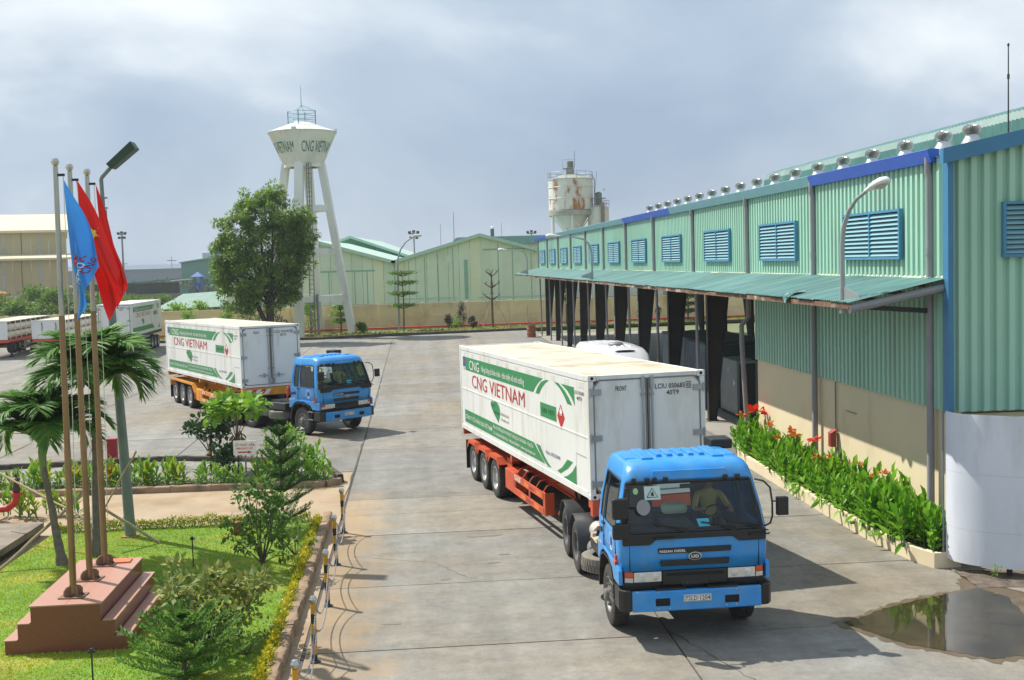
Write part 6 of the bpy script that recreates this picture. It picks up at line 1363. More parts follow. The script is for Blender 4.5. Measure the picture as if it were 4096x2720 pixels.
for i, (x, y) in enumerate(PX):
    o = thing('flagpole', plabel[i], 'flagpole', (x, y, .843), 0, 'flagpoles on the plinth')
    dx = tops[i][0] - x; H = 7.05; X = lambda z: dx * z / H
    zs = [0, 2.4, 4.6, H]
    for k, r in enumerate((.056, .050, .042)): part('pole_length', lambda b: b.tube([(X(zs[k]), 0, zs[k] + .0), (X(zs[k + 1]), 0, zs[k + 1])], [r, r * .96], 14), pole_m if k < 2 else poleg, o, smooth=True)
    for k in (1, 2): part('joint_ring', lambda b: b.tube([(X(zs[k]), 0, zs[k] - .05), (X(zs[k]), 0, zs[k] + .04)], .06 - .006 * k, 14), pole_m, o, smooth=True)
    part('ball', lambda b: b.lathe([(.001, .14), (.045, .125), (.065, .075), (.045, .02), (.02, 0)], 16, 'z', (dx, 0, H)), alu, o, smooth=True)
    part('pulley', lambda b: b.box(dx + .03, dx + .14, -.02, .02, H - .16, H - .12), black_p, o)
    part('halyard', lambda b: b.tube([(dx + .12, 0, H - .14), (.16, -.02, 3.5), (.10, -.02, .9)], .006, 4), rope_m, o)
    part('base_plate', lambda b: b.box(-.20, .20, -.17, .17, 0.004, .022), M('rust_plate', (.22, .13, .08), .8, var=.3, scale=6), o)
    for k in range(4):
        a = PI / 4 + k * PI / 2; part('gusset', lambda b: b.prism([(.05, .022), (.16, .022), (.16, .12), (.12, .17), (.05, .19)], -.012, .012, 'y'), MATS['rust_plate'], o, rot=(0, 0, a))
        part('anchor_bolt', lambda b: b.cyl((.15 * math.cos(a + PI / 4), .13 * math.sin(a + PI / 4), .02), (.15 * math.cos(a + PI / 4), .13 * math.sin(a + PI / 4), .07), .016, 6), steel_d, o)
def flag(label, T, Hb, TF, BF, y0, mat, ph, deco=None):
    """drooping cloth: hoist T-Hb, fly TF-BF in the x-z plane, folds in depth"""
    def xz(u, v):
        ue = u ** .92; a = [T[i] + (TF[i] - T[i]) * ue for i in (0, 1)]; c = [Hb[i] + (BF[i] - Hb[i]) * ue for i in (0, 1)]
        bow = .10 * math.sin(PI * u) * (1 - v)
        return (a[0] + (c[0] - a[0]) * v + bow * .6 + .03 * math.sin(5 * v + 4 * u + ph) * u, a[1] + (c[1] - a[1]) * v - .02 * math.sin(9 * u + ph))
    def P(u, v):
        x, z = xz(u, v)
        return (x, y0 + (.16 * math.sin(6.6 * v + 1.6 * u + ph) + .05 * math.sin(14 * v - 3 * u + 2 * ph)) * min(1, u * 1.6) - .05 * u, z)
    o = part('flag', lambda b: b.grid(P, 40, 34), mat, None, smooth=True, ang=0)
    tag(o, label, 'flag', 'flags on the plinth poles')
    def inv(x, z):
        u, v = .5, .5
        for _ in range(25):
            a = xz(u, v); e = 1e-3; b_ = xz(u + e, v); c = xz(u, v + e)
            m = np.array([[(b_[0] - a[0]) / e, (c[0] - a[0]) / e], [(b_[1] - a[1]) / e, (c[1] - a[1]) / e]]); d = np.linalg.solve(m + np.eye(2) * 1e-9, np.array([x - a[0], z - a[1]]))
            u = min(1, max(.01, u + .7 * d[0])); v = min(1, max(0, v + .7 * d[1]))
        return u, v
    if deco:
        for nm, g_, x, z, rot, m in deco:
            cr, sr = math.cos(rot), math.sin(rot)
            def f_(u, v):
                X_, Z_ = x + u * cr - v * sr, z + u * sr + v * cr; q = P(*inv(X_, Z_)); return (X_, q[1] - .022, Z_)
            d_ = decal(nm, g_, f_, m, o)
    return o
fblue = M('flag_blue', (.05, .27, .72), .75, var=.06, transl=.35); fred = M('flag_red', (.62, .015, .012), .75, var=.06, transl=.35); fyel = M('flag_yellow', (.80, .55, .04), .75, var=.03)
flred = M('flag_print_red', (.33, .01, .02), .8, var=0); flwh = M('flag_print_white', (.75, .78, .82), .8, var=0)
flame = poly([(0, 0), (.10, .02), (.17, .10), (.12, .12), (.16, .19), (.06, .15), (.03, .20), (-.02, .10)])
flag('blue company flag with red and white print hanging from the nearest pole', (-7.17, 7.72), (-7.11, 6.54), (-6.64, 6.26), (-7.07, 5.38), 19.03, fblue, .6,
     [('flag_emblem', flame, -7.03, 6.30, -.25, flred), ('flag_lettering', text_geo('PETRO', .36, .10, .01), -6.97, 5.98, 1.15, flwh), ('flag_lettering', text_geo('CNG', .27, .10, .02), -6.80, 6.14, 1.15, flred)])
star = poly([(.14 * (1 if k % 2 == 0 else .4) * math.sin(k * PI / 5), .14 * (1 if k % 2 == 0 else .4) * math.cos(k * PI / 5)) for k in range(10)])
flag('red flag with yellow star hanging limp from the middle pole', (-7.34, 7.80), (-7.26, 6.53), (-6.64, 6.12), (-6.82, 5.32), 20.07, fred, 2.1, [('flag_star', star, -7.06, 6.83, .5, fyel)])
flag('plain red flag hanging limp from the farthest pole', (-7.36, 7.74), (-7.30, 6.48), (-6.90, 6.10), (-6.98, 5.48), 21.07, fred, 3.4)

# ------------------------------------------------------------------ green street lamp by the lawn
gp = M('post_grey_green', (.17, .215, .205), .5, var=.15, scale=3); gh = M('lamp_housing_green', (.02, .05, .03), .4, var=.1)
lp = thing('street_lamp_post', 'tall grey lamp post with boxy dark green lamp head behind the flags', 'lamp post', (-8.95, 26.77, 0))
part('post', lambda b: b.tube([(0, 0, 0), (-.10, 0, 3.0), (-.19, 0, 5.6), (-.25, 0, 7.6)], [.125, .105, .085, .07], 14), gp, lp, smooth=True)
part('arm', lambda b: b.tube([(-.25, 0, 7.5), (-.27, 0, 8.28), (-.24, 0, 8.34), (.07, 0, 8.66)], .045, 10), gp, lp, smooth=True)
for z in (7.62, 7.85): part('clamp', lambda b: b.box(-.36, -.16, -.05, .05, z, z + .03), gp, lp)
part('lamp_head', lambda b: b.prism([(0, 0), (.72, .0), (.74, .20), (-.02, .16)], -.17, .17, 'y'), gh, lp, loc=(.02, 0, 8.50), rot=(0, -RAD(38), 0), bevel=.015)
part('base', lambda b: b.box(-.17, .17, -.17, .17, 0, .09), M('rust_base', (.30, .17, .09), .8), lp)

# ------------------------------------------------------------------ chain posts along the kerb
by = M('post_yellow', (.58, .30, .02), .45, var=.08); bb_ = M('post_black', (.02, .02, .022), .45)
BP = [(-4.02, 26.78), (-3.76, 23.88), (-3.48, 20.93), (-3.22, 17.93), (-2.96, 15.0)]
blab = ['black and yellow chain post farthest from the viewer beside the end of the lawn', 'second farthest black and yellow chain post along the kerb', 'middle of the five black and yellow chain posts', 'second nearest black and yellow chain post along the kerb', 'nearest black and yellow chain post at the bottom edge']
def band(z0, z1): return lambda b: b.cyl((0, 0, z0), (0, 0, z1 - .001), .043, 14)
for i, (x, y) in enumerate(BP):
    o = thing('chain_post', blab[i], 'chain post', (x, y, 0), 0, 'chain posts along the kerb'); o.rotation_euler = (rng.uniform(-.02, .02), rng.uniform(-.025, .01), 0)
    z = .03
    for k in range(6): h = (.10, .17, .15, .17, .15, .16)[k]; cpart('band', ('bnd', k), band(z, z + h), by if k % 2 else bb_, o, smooth=True); z += h
    cpart('ball', 'bball', lambda b: b.lathe([(.001, .13), (.04, .12), (.066, .07), (.05, .02), (.03, 0)], 18, 'z', (0, 0, .925)), alu, o, smooth=True)
    cpart('foot', 'bfoot', lambda b: b.lathe([(.09, 0), (.09, .02), (.05, .03)], 14), bb_, o); cpart('hook', 'bhook', lambda b: [b.box(-.015, .055, -.012, .012, .86, .875), b.box(-.015, .055, -.012, .012, .50, .515)], steel_g, o)
chain_m = M('chain_grey', (.36, .36, .38), .5, metal=.3, var=.1)
def chain(label, p, q, sag):
    L_ = math.dist(p, q); n = int(L_ / .027); b = MB(); p, q = Vector(p), Vector(q); link = MB()
    R_, r_ = .012, .0042
    for i in range(8):
        for j in range(4):
            a = 2 * PI * i / 8; c = 2 * PI * j / 4; rr = R_ + r_ * math.cos(c); link.v.append((rr * math.cos(a) * 1.5, rr * math.sin(a), r_ * math.sin(c)))
    link.f = [(i * 4 + j, ((i + 1) % 8) * 4 + j, ((i + 1) % 8) * 4 + (j + 1) % 4, i * 4 + (j + 1) % 4) for i in range(8) for j in range(4)]; link.mi = [0] * 32
    P = lambda t: p.lerp(q, t) - Vector((0, 0, sag * 4 * t * (1 - t)))
    for i in range(n):
        t = (i + .5) / n; d = (P(t + .01) - P(t - .01)).normalized(); m = d.to_track_quat('X', 'Z').to_matrix().to_4x4(); m = Matrix.Translation(P(t)) @ m @ Matrix.Rotation(PI / 2 * (i % 2), 4, 'X'); b.merge(link, m)
    o = b.build('chain', chain_m, None, smooth=True, ang=0); return tag(o, label, 'chain', 'chains between the posts')
cname = ['farthest', 'second farthest', 'second nearest', 'nearest']
for i in range(4):
    a, c = BP[i], BP[i + 1]
    chain('upper grey chain hanging between the %s pair of posts' % cname[i], (a[0] + .05, a[1], .865), (c[0] + .05, c[1], .865), .42)
    chain('lower grey chain hanging between the %s pair of posts' % cname[i], (a[0] + .05, a[1], .505), (c[0] + .05, c[1], .505), .30)

# ------------------------------------------------------------------ small garden hardware
for lab, x, y in (('thin dark lawn sprinkler on a riser in the middle of the lawn', -6.71, 23.84), ('thin dark lawn sprinkler in the near lawn in front of the plinth', -6.27, 16.78)):
    o = thing('lawn_sprinkler', lab, 'sprinkler', (x, y, .05), 0, 'lawn sprinklers')
    part('riser', lambda b: b.cyl((0, 0, 0), (0, 0, .58), .013, 6), M('sprinkler_dark', (.02, .035, .03), .5), o); part('nozzle', lambda b: [b.box(-.05, .05, -.015, .015, .58, .61), b.box(-.02, .02, -.02, .02, .56, .64)], MATS['sprinkler_dark'], o)
rb = thing('red_box', 'small dark red utility box on the lawn near the back hedge', 'box', (-6.43, 26.7, .05)); part('case', lambda b: b.box(-.10, .10, -.08, .08, 0, .26), M('box_red', (.34, .025, .02), .6, var=.15, scale=6), rb, bevel=.008); part('lid', lambda b: b.box(-.11, .11, -.09, .09, .262, .29), MATS['box_red'], rb)
for lab, x in (('left one of two red painted concrete blocks at the yard kerb behind the palms', -13.62), ('right one of two red painted concrete blocks at the yard kerb behind the palms', -13.13)):
    o = thing('red_block', lab, 'block', (x, 37.9, 0), .05, 'red blocks at the yard kerb'); part('block', lambda b: b.box(-.15, .15, -.12, .12, 0, .75), M('block_red', (.36, .02, .03), .6, var=.15, scale=3), o, bevel=.015); part('top_cap', lambda b: b.box(-.155, .155, -.125, .125, .751, .78), MATS['block_red'], o)
sg = thing('exit_sign', 'white board with red emergency exit lettering and arrow by the flower bed', 'sign', (-7.72, 33.2, 0), RAD(-2))
part('board', lambda b: b.box(-.33, .33, -.012, .012, .86, 1.28), white_p, sg, bevel=.004); part('post', lambda b: b.cyl((0, .03, .05), (0, .03, 1.2), .025, 8), steel_g, sg)
sr_ = M('sign_red', (.45, .02, .02), .5)
for body_, x0, x1, z0, z1 in (('LỐI THOÁT HIỂM', -.28, .28, 1.12, 1.235), ('EMERGENCY EXIT', -.24, .24, 1.03, 1.085)): decal('lettering', text_geo(body_, x1 - x0, z1 - z0, .015), lambda u, v: (x0 + u, -.0145, z0 + v), sr_, sg)
decal('arrow', polys([[(-.20, .93), (.10, .93), (.10, .905), (.21, .95), (.10, .995), (.10, .97), (-.20, .97)]]), lambda u, v: (u, -.0145, v), sr_, sg)
# concrete pit edge, red hydrant pipework at the left
pit = thing('concrete_pit', 'low weathered concrete pit cover at the left edge beside the lawn', 'pit', (0, 0, 0))
pm = M('pit_concrete', (.23, .19, .15), .9, var=.3, scale=1.5, bump=.3, bscale=20, col2=(.10, .08, .06), th=.58, sc2=1.2)
part('cover', lambda b: b.prism([(-10.98, 23.0), (-11.22, 27.45), (-16, 27.4), (-16, 23.0)], .16, .31), pm, pit, bevel=.01); part('side_wall', lambda b: b.prism([(-11.06, 22.9), (-11.30, 27.40), (-16, 27.35), (-16, 22.9)], -.05, .155), M('pit_dark', (.05, .03, .025), .9, var=.3), pit)
hy = thing('fire_hydrant_pipe', 'red fire hydrant pipe with elbow and dark valve at the left edge', 'hydrant', (-12.5, 29.0, 0))
part('riser', lambda b: b.tube([(-1.6, 0, .33), (-.5, 0, .33), (-.25, 0, .35), (-.06, 0, .48), (0, 0, .65), (0, 0, .72)], .085, 12), redpaint, hy, smooth=True); part('flange', lambda b: [b.cyl((0, 0, .70), (0, 0, .75), .13, 14), b.cyl((-.62, 0, .33), (-.56, 0, .33), .13, 14)], redpaint, hy)
part('valve', lambda b: b.lathe([(.08, .75), (.10, .82), (.07, .95), (.05, 1.0), (.10, 1.06), (.11, 1.10), (.03, 1.14), (.03, 1.22), (.001, 1.22)], 14), M('valve_dark', (.06, .03, .025), .6), hy, smooth=True); part('support', lambda b: b.box(-.75, -.65, -.06, .06, 0, .25), pm, hy)
stk_m = M('bamboo_pale', (.40, .32, .20), .8, var=.25, scale=4)
for i, (lab, p, q, r) in enumerate((('thick pale wooden prop lying from the palm to the lawn on the right', (-9.25, 25.6, 1.05), (-8.05, 26.0, .06), .035), ('long pale wooden pole leaning from the palm down to the pit edge', (-9.2, 25.0, 1.55), (-10.75, 23.8, .08), .035),
                                  ('thin bamboo prop crossing behind the flagpoles up to the right', (-9.4, 26.2, .75), (-8.6, 26.4, 2.1), .022), ('thin bamboo prop crossing from the left edge to the left palm', (-12.6, 27.2, 1.85), (-9.4, 25.2, .85), .022), ('short pale pipe leaning on the pit edge at the left', (-11.3, 22.9, .12), (-10.9, 23.5, .40), .03))):
    o = part('wooden_prop', lambda b: b.tube([Vector(p).lerp(Vector(q), k / 8) + Vector((rng.uniform(-.012, .012), 0, rng.uniform(-.012, .012))) for k in range(9)], r, 7), stk_m, None, smooth=True); tag(o, lab, 'prop', 'props for the palms')

# ------------------------------------------------------------------ vegetation helpers
bark = M('bark', (.13, .10, .075), .95, var=.3, scale=5, bump=.6, bscale=12); bark_d = M('bark_dark', (.055, .042, .035), .95, var=.3, scale=5)
def lm(name, a, b, tr=.45, rough=.5): return M(name, a, rough, var=.12, scale=1.2, leaf=b, transl=tr, spec=.35)
L_tree = lm('leaf_tree', (.10, .22, .035), (.27, .38, .07), .5); L_palm = lm('leaf_palm', (.08, .22, .04), (.19, .36, .08)); L_pine = lm('leaf_pine', (.04, .125, .03), (.10, .22, .05)); L_pine2 = lm('leaf_pine_light', (.09, .22, .035), (.20, .34, .07))
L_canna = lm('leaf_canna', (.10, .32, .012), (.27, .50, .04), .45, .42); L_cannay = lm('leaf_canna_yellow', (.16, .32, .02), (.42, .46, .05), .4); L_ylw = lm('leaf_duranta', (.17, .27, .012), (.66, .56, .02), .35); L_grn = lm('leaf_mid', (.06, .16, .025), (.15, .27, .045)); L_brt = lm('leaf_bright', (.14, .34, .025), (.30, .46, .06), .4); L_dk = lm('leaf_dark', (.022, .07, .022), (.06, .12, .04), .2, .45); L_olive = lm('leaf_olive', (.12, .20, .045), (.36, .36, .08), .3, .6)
L_bush = lm('leaf_bush', (.08, .18, .03), (.19, .30, .05)); L_grass = lm('leaf_grass', (.24, .42, .006), (.47, .53, .012), .35, .7)
def limb(b, p, q, r0, r1, n=7, bend=.12):
    p, q = Vector(p), Vector(q); d = q - p; l = d.length; o = Vector((rng.uniform(-1, 1), rng.uniform(-1, 1), rng.uniform(-.3, .8))) * l * bend
    pts = [p + d * t + o * math.sin(PI * t) for t in (0, .25, .5, .75, 1)]; b.tube(pts, [r0 + (r1 - r0) * t for t in (0, .25, .5, .75, 1)], n)
def clumps(cs, rad, per, flat=.8):
    P, D = [], []
    for c, r in zip(cs, rad):
        d = nr.normal(0, 1, (per, 3)); d /= np.linalg.norm(d, axis=1, keepdims=True); rr = r * nr.random(per) ** .45
        p = np.asarray(c) + d * rr[:, None] * np.array([1, 1, flat]); P.append(p); D.append(d * .8 + nr.normal(0, .45, (per, 3)) + np.array([0, 0, .15]))
    return np.concatenate(P), np.concatenate(D)
def bushy(name, label, cat, loc, h, r, n_cl, per, size, mat, z0=.25, trunk=None, stems=4, tmpl=LEAF4, width=1., group=None, bm=bark, flat=.8, crad=.32, shape=None):
    o = thing(name, label, cat, loc, rng.uniform(0, 6), group)
    cs = []
    for _ in range(n_cl):
        a = rng.uniform(0, 2 * PI); t = rng.random() ** .7; z = z0 + (h - z0) * t; prof = (shape(t) if shape else math.sin(PI * (.18 + .74 * t))); q = r * prof * rng.random() ** .5
        cs.append((q * math.cos(a), q * math.sin(a), z))
    P, D = clumps(cs, [crad * r * rng.uniform(.7, 1.25) for _ in cs], per, flat); P[:, 2] = np.maximum(P[:, 2], .03)
    leaves('crown' if cat == 'tree' else 'foliage', P, D, nr.uniform(.65, 1.25, len(P)) * size, mat, o, tmpl, width)
    b = MB(); tr = trunk or .03
    if cat == 'tree': limb(b, (0, 0, -.05), (0, 0, z0 + (h - z0) * .6), tr, tr * .4, 8, .03)
    for c in rng.sample(cs, min(len(cs), stems)): limb(b, (0, 0, (z0 * .6 if cat == 'tree' else 0)), c, tr * .55, tr * .15, 5)
    b.build('trunk' if cat == 'tree' else 'stems', bm, o, smooth=True)
    return o

# big dark tree
bt = thing('shade_tree', 'large dense evergreen tree in front of the water tower', 'tree', (-20.1, 97.2, 0))
lob = [((-.3, 0, 10.6), 2.3), ((-2.6, .3, 9.3), 2.0), ((2.0, -.3, 9.9), 2.0), ((.2, .5, 8.2), 2.9), ((-3.1, -.2, 7.0), 1.9), ((-3.6, .2, 5.2), 1.6), ((-1.6, -.5, 5.9), 2.4), ((1.6, .2, 6.6), 2.3), ((3.5, .1, 9.8), 1.25), ((3.9, -.1, 8.6), .9), ((3.1, .2, 7.6), 1.0), ((-2.9, .3, 3.9), 1.5), ((-.6, -.3, 4.3), 1.9), ((1.7, .3, 5.0), 1.5), ((2.8, 0, 6.3), .8), ((-4.3, .1, 6.2), .9), ((-3.9, 0, 8.5), 1.0), ((.6, 0, 12.1), 1.1), ((-1.6, 0, 11.6), 1.2), ((2.0, .2, 3.9), .8)]
lob = [((c[0] * .86, c[1], c[2]), r * .92) for c, r in lob]
cs, cr_ = [], []
for (c, r) in lob:
    for _ in range(int(19 * r)):
        d = nr.normal(0, 1, 3); d /= np.linalg.norm(d); cs.append(np.array(c) + d * r * rng.uniform(.55, 1.12) * np.array([1, 1, .95])); cr_.append(rng.uniform(.26, .55))
P, D = clumps(cs, cr_, 66, .8); D[:, 2] -= .2
leaves('crown', P, D, nr.uniform(.22, .40, len(P)), L_tree, bt, LEAF4, .9)
def tr_(b):
    limb(b, (.3, 0, -.1), (.1, 0, 4.2), .36, .28, 10, .03); limb(b, (.4, .1, .3), (-1.6, .2, 5.5), .24, .12)
    for (c, r) in lob: limb(b, (.1, 0, rng.uniform(2.6, 5.2)), c, .15, .04, 6)
part('trunk', tr_, bark_d, bt, smooth=True)

# palms
def palm(label, base, crown, n, L, droop, seed, wind=(0, 0)):
    r_ = random.Random(seed); o = thing('palm_tree', label, 'palm', base, 0, 'palms on the lawn')
    c = Vector(crown) - Vector(base)
    def tk(b):
        pts = [Vector((0, 0, -.05)).lerp(c, t) + Vector((0, 0, 0)) for t in [k / 14 for k in range(15)]]
        b.tube(pts, [.105 - .045 * min(1, t * 1.6) + (.03 if t < .08 else 0) + (.006 if k % 2 else 0) for k, t in enumerate([q / 14 for q in range(15)])], 12)
    part('trunk', tk, M('palm_bark', (.17, .145, .115), .9, var=.3, scale=9, bump=.6, bscale=20), o, smooth=True)
    part('crownshaft', lambda b: b.tube([c - Vector((0, 0, .25)), c + Vector((0, 0, .25)), c + Vector((0, 0, .75))], [.065, .085, .03], 10), M('crownshaft_green', (.16, .24, .08), .5), o, smooth=True)
    for k in range(n):
        az = 2 * PI * k / n * 1.0 + r_.uniform(-.25, .25); lev = (k * 7 % n) / n; e0 = RAD(90 - 42 * lev + r_.uniform(-5, 5)); ln = L * r_.uniform(.75, 1.1); m = 16; pts = []; p = c + Vector((0, 0, .35)); e = e0
        for i in range(m + 1):
            pts.append(p.copy()); dv = Vector((math.cos(e) * math.cos(az), math.cos(e) * math.sin(az), math.sin(e))) + Vector((*wind, 0)) * (i / m) * .5; p = p + dv.normalized() * ln / m; e -= (droop * (.62 + .75 * lev)) / m * (.35 + 1.7 * i / m)
        P, D, S = [], [], []
        for i in range(2, m + 1):
            for sub_ in range(5):
                if (i + 1 > m and sub_) or i < m * .16: continue
                q = pts[i].lerp(pts[min(i + 1, m)], sub_ / 5); t = min(1, (i + sub_ / 5) / m); tg_ = (pts[min(i + 1, m)] - pts[i - 1]).normalized(); sd_ = tg_.cross(Vector((0, 0, 1))).normalized(); up_ = sd_.cross(tg_)
                for sgn in (-1, 1):
                    P.append(q); D.append(tg_ * (.55 + .5 * t) + sd_ * sgn * .75 + up_ * .25 + Vector((r_.uniform(-.12, .12), r_.uniform(-.12, .12), -.25 + r_.uniform(-.15, .1)))); S.append(.80 * math.sin(PI * (.24 + .60 * t)) * r_.uniform(.85, 1.1) * L / 2.0)
        f = leaves('frond', np.array(P), np.array(D), np.array(S), L_palm, o, LEAFN, 1.0, var=nr.random(len(P)) * .6 + .4 * r_.random(), upj=.25)
        part('rachis', lambda b: b.tube(pts, [.022 - .018 * i / m for i in range(m + 1)], 5), M('rachis', (.16, .20, .06), .5), f)
    return o
LEAFN = (np.array([(0, 0, 0), (.048, .3, .01), (.042, .68, -.05), (0, 1, -.16), (-.042, .68, -.05), (-.048, .3, .01)]), [(0, 1, 5), (1, 2, 4, 5), (2, 3, 4)])
palm('shorter leaning palm at the far left edge of the lawn', (-9.58, 24.3, .03), (-9.93, 24.4, 2.2), 22, 1.75, 1.85, 3, (.24, 0))
palm('taller upright palm just behind the middle flagpole', (-9.12, 24.98, .03), (-9.03, 25.1, 3.25), 22, 1.95, 1.75, 8, (.18, .05))

# araucarias
def araucaria(label, loc, H, R_, tiers, mat, seed):
    r_ = random.Random(seed); o = thing('araucaria', label, 'conifer', loc, r_.uniform(0, 6), 'young araucarias in the garden'); P, D, S = [], [], []; b = MB(); b.tube([(0, 0, -.03), (0, 0, H * .5), (0, 0, H)], [.045, .03, .008], 8)
    for i in range(tiers):
        t = i / (tiers - 1); z = H * (.10 + .88 * t); rr = R_ * (1 - t) ** .75 * (.85 if i == 0 else 1) + .05; nb = 7 if t < .6 else 5
        for k in range(nb):
            a = 2 * PI * k / nb + i * .5 + r_.uniform(-.12, .12); el = .26 + .55 * t; pts = []
            for j in range(9): q = j / 8; pts.append(Vector((rr * q * math.cos(a), rr * q * math.sin(a), z + rr * (el * q + .16 * q * q))))
            b.tube(pts, [.012 - .009 * j / 8 for j in range(9)], 4)
            for j in range(1, 9):
                for s3 in range(2):
                    q = pts[j].lerp(pts[j - 1], s3 / 2); tg_ = (pts[j] - pts[j - 1]).normalized(); sd_ = tg_.cross(Vector((0, 0, 1))).normalized(); w_ = rr * .30 * (1.15 - .7 * j / 8)
                    for sgn in (-1, 1):
                        e_ = (tg_ * .75 + sd_ * sgn + Vector((0, 0, .32))).normalized()
                        for m_ in range(3):
                            pp = q + e_ * w_ * m_ / 3
                            for g_ in range(3): P.append(pp + e_ * w_ * r_.uniform(0, .3)); D.append(e_ * .9 + Vector((r_.uniform(-.6, .6), r_.uniform(-.6, .6), r_.uniform(-.4, .7)))); S.append(.075 * R_ + .02)
    leaves('needles', np.array(P), np.array(D), np.array(S), mat, o, LEAF4, .55); b.build('trunk', bark, o, smooth=True); return o
araucaria('dark young araucaria with tiered branches at the back corner of the lawn', (-5.45, 26.95, .04), 2.6, .74, 8, L_pine, 4)
araucaria('low feathery araucaria at the bottom edge in front of the shrub', (-5.0, 17.05, .04), 1.0, .98, 5, L_pine2, 9)

# garden shrubs and small trees
bushy('small_tree', 'slender small leafed tree in the middle of the lawn near the kerb', 'tree', (-5.15, 23.27, .04), 1.85, .68, 34, 26, .155, L_grn, .30, .032, 16, crad=.30, flat=.6)
bushy('leafy_shrub', 'wide open shrub with glossy olive leaves beside the plinth', 'shrub', (-5.05, 18.7, .04), 1.18, 1.12, 46, 26, .16, L_olive, .32, .035, 24, width=1.25, crad=.22, flat=.6, shape=lambda t: .45 + .6 * t)
bushy('seedling', 'tiny weed seedling beside the corner of the white screen', 'seedling', (8.85, 21.35, .05), .22, .14, 5, 8, .06, L_brt, .05, .008, 3)
fr = bushy('broadleaf_tree', 'small tree with big bright green leaves in front of the farther truck', 'tree', (-8.25, 34.5, .08), 2.30, .90, 17, 17, .29, L_brt, 1.66, .032, 8, tmpl=LEAFW, width=1.0, crad=.30, flat=.55, shape=lambda t: 1.0 - .25 * t)
b_ = MB(); P, D = clumps([(0, 0, 1.15), (.08, 0, .95)], [.16, .14], 16, 1.4); D[:, 2] = -1
leaves('dead_leaves', P, D, .26, lm('leaf_dead', (.16, .10, .04), (.26, .18, .05)), fr, LEAFW, .8)
bushy('dark_tree', 'small round dark leaved tree in the flower bed left of the sign', 'tree', (-9.25, 35.2, .08), 1.66, .66, 20, 30, .19, L_dk, .92, .04, 8, tmpl=LEAFW, width=.75, crad=.34, flat=.7)
hib = bushy('hibiscus_bush', 'dark leafy bush with a pink bloom beside the exit sign', 'shrub', (-8.5, 33.9, .08), .95, .5, 14, 30, .15, L_dk, .15, .03, 8, tmpl=LEAFW, width=.9, crad=.38)
part('bloom', lambda b: b.lathe([(.001, .06), (.05, .05), (.07, .0), (.03, -.03)], 10, 'z', (.28, -.38, .80)), M('bloom_pink', (.62, .20, .14), .7), hib, smooth=True)
bushy('leafy_shrub', 'fresh green shrub in the bed behind the araucaria and the sign', 'shrub', (-6.75, 34.0, .08), 1.35, .75, 24, 40, .14, L_brt, .2, .03, 10, crad=.33)
bushy('leafy_shrub', 'small leafed green shrub at the front of the bed left of the araucaria', 'shrub', (-6.2, 32.95, .08), .95, .55, 20, 40, .09, L_grn, .15, .025, 10, crad=.33)
bushy('low_shrub', 'low dark shrub on the lawn between the slender tree and the kerb', 'shrub', (-4.75, 24.6, .04), .75, .45, 12, 26, .10, L_grn, .2, .02, 8, crad=.35)
bushy('low_shrub', 'sparse low twiggy shrub on the lawn below the olive shrub', 'shrub', (-4.35, 18.2, .04), .55, .5, 12, 14, .09, L_grn, .1, .02, 8, crad=.3)

# cannas ---------------------------------------------------------------
stem_m = M('canna_stem', (.10, .22, .04), .5); fl_o = M('flower_orange', (.75, .20, .015), .6, var=.1, transl=.3); fl_r = M('flower_red', (.70, .05, .02), .6, var=.1, transl=.3); fl_y = M('flower_yellow', (.78, .45, .03), .6, var=.1, transl=.3)
def canna_mesh(key, h, mat, nl_, ll, wd):
    if ('cn', key) in CACHE: return
    P, D, S = [], [], []; b = MB(); r_ = random.Random(key)
    for s_ in range(3):
        bx, by_ = r_.uniform(-.12, .12), r_.uniform(-.12, .12); hh = h * r_.uniform(.72, 1.05); lx, ly = r_.uniform(-.12, .12), r_.uniform(-.12, .12); b.tube([(bx, by_, 0), (bx + lx * .5, by_ + ly * .5, hh * .5), (bx + lx, by_ + ly, hh * .86)], [.018, .015, .006], 5)
        for k in range(nl_):
            t = .14 + .80 * k / (nl_ - 1); a = k * 2.4 + s_ * 2 + r_.uniform(-.4, .4); el = RAD(34 + 48 * t + r_.uniform(-16, 16)); P.append((bx + lx * t, by_ + ly * t, hh * t * .86)); D.append((math.cos(a) * math.cos(el), math.sin(a) * math.cos(el), math.sin(el))); S.append(ll * r_.uniform(.75, 1.15) * (1.0 - .25 * abs(t - .5)))
    o = leaves('foliage', np.array(P), np.array(D), np.array(S), mat, None, LEAFW, wd, upj=.25); CACHE[('cn', key)] = (o.data, b.mesh('stem', stem_m, True)); bpy.data.objects.remove(o)
def canna(label, loc, key, sc, flower=None, group='cannas', fz=1.0):
    o = thing('canna_plant', label, 'canna', loc, rng.uniform(0, 6.28), group); f_, s_ = CACHE[('cn', key)]; ob('foliage', f_, o, scale=(sc * 1.22, sc * 1.22, sc)); ob('stem', s_, o, scale=(sc, sc, sc))
    if flower:
        m, size = flower; r_ = random.Random(rng.random()); part('flower_stalk', lambda b: b.tube([(0, 0, .6 * fz), (.02, .02, fz)], .008, 4), stem_m, o)
        k = 16; d = nr.normal(0, 1, (k, 3)); d[:, 2] = np.abs(d[:, 2]) * .8 - .1; leaves('flower', np.array([(.02, .02, fz - .04)] * k) + d * size * .18, d, size * nr.uniform(.6, 1.1, k), m, o, LEAFW, .85)
    return o
for k in range(7): canna_mesh(100 + k, 1.0 + .06 * k, L_canna, 10, .36, .50)
for k in range(6): canna_mesh(200 + k, .58 + .05 * k, L_cannay if k % 2 else L_brt, 6, .31, .45)
for k in range(2): canna_mesh(300 + k, .62, lm('leaf_canna_gold', (.30, .24, .02), (.62, .36, .02), .35), 5, .28, .7)
seen = set(); spots = []
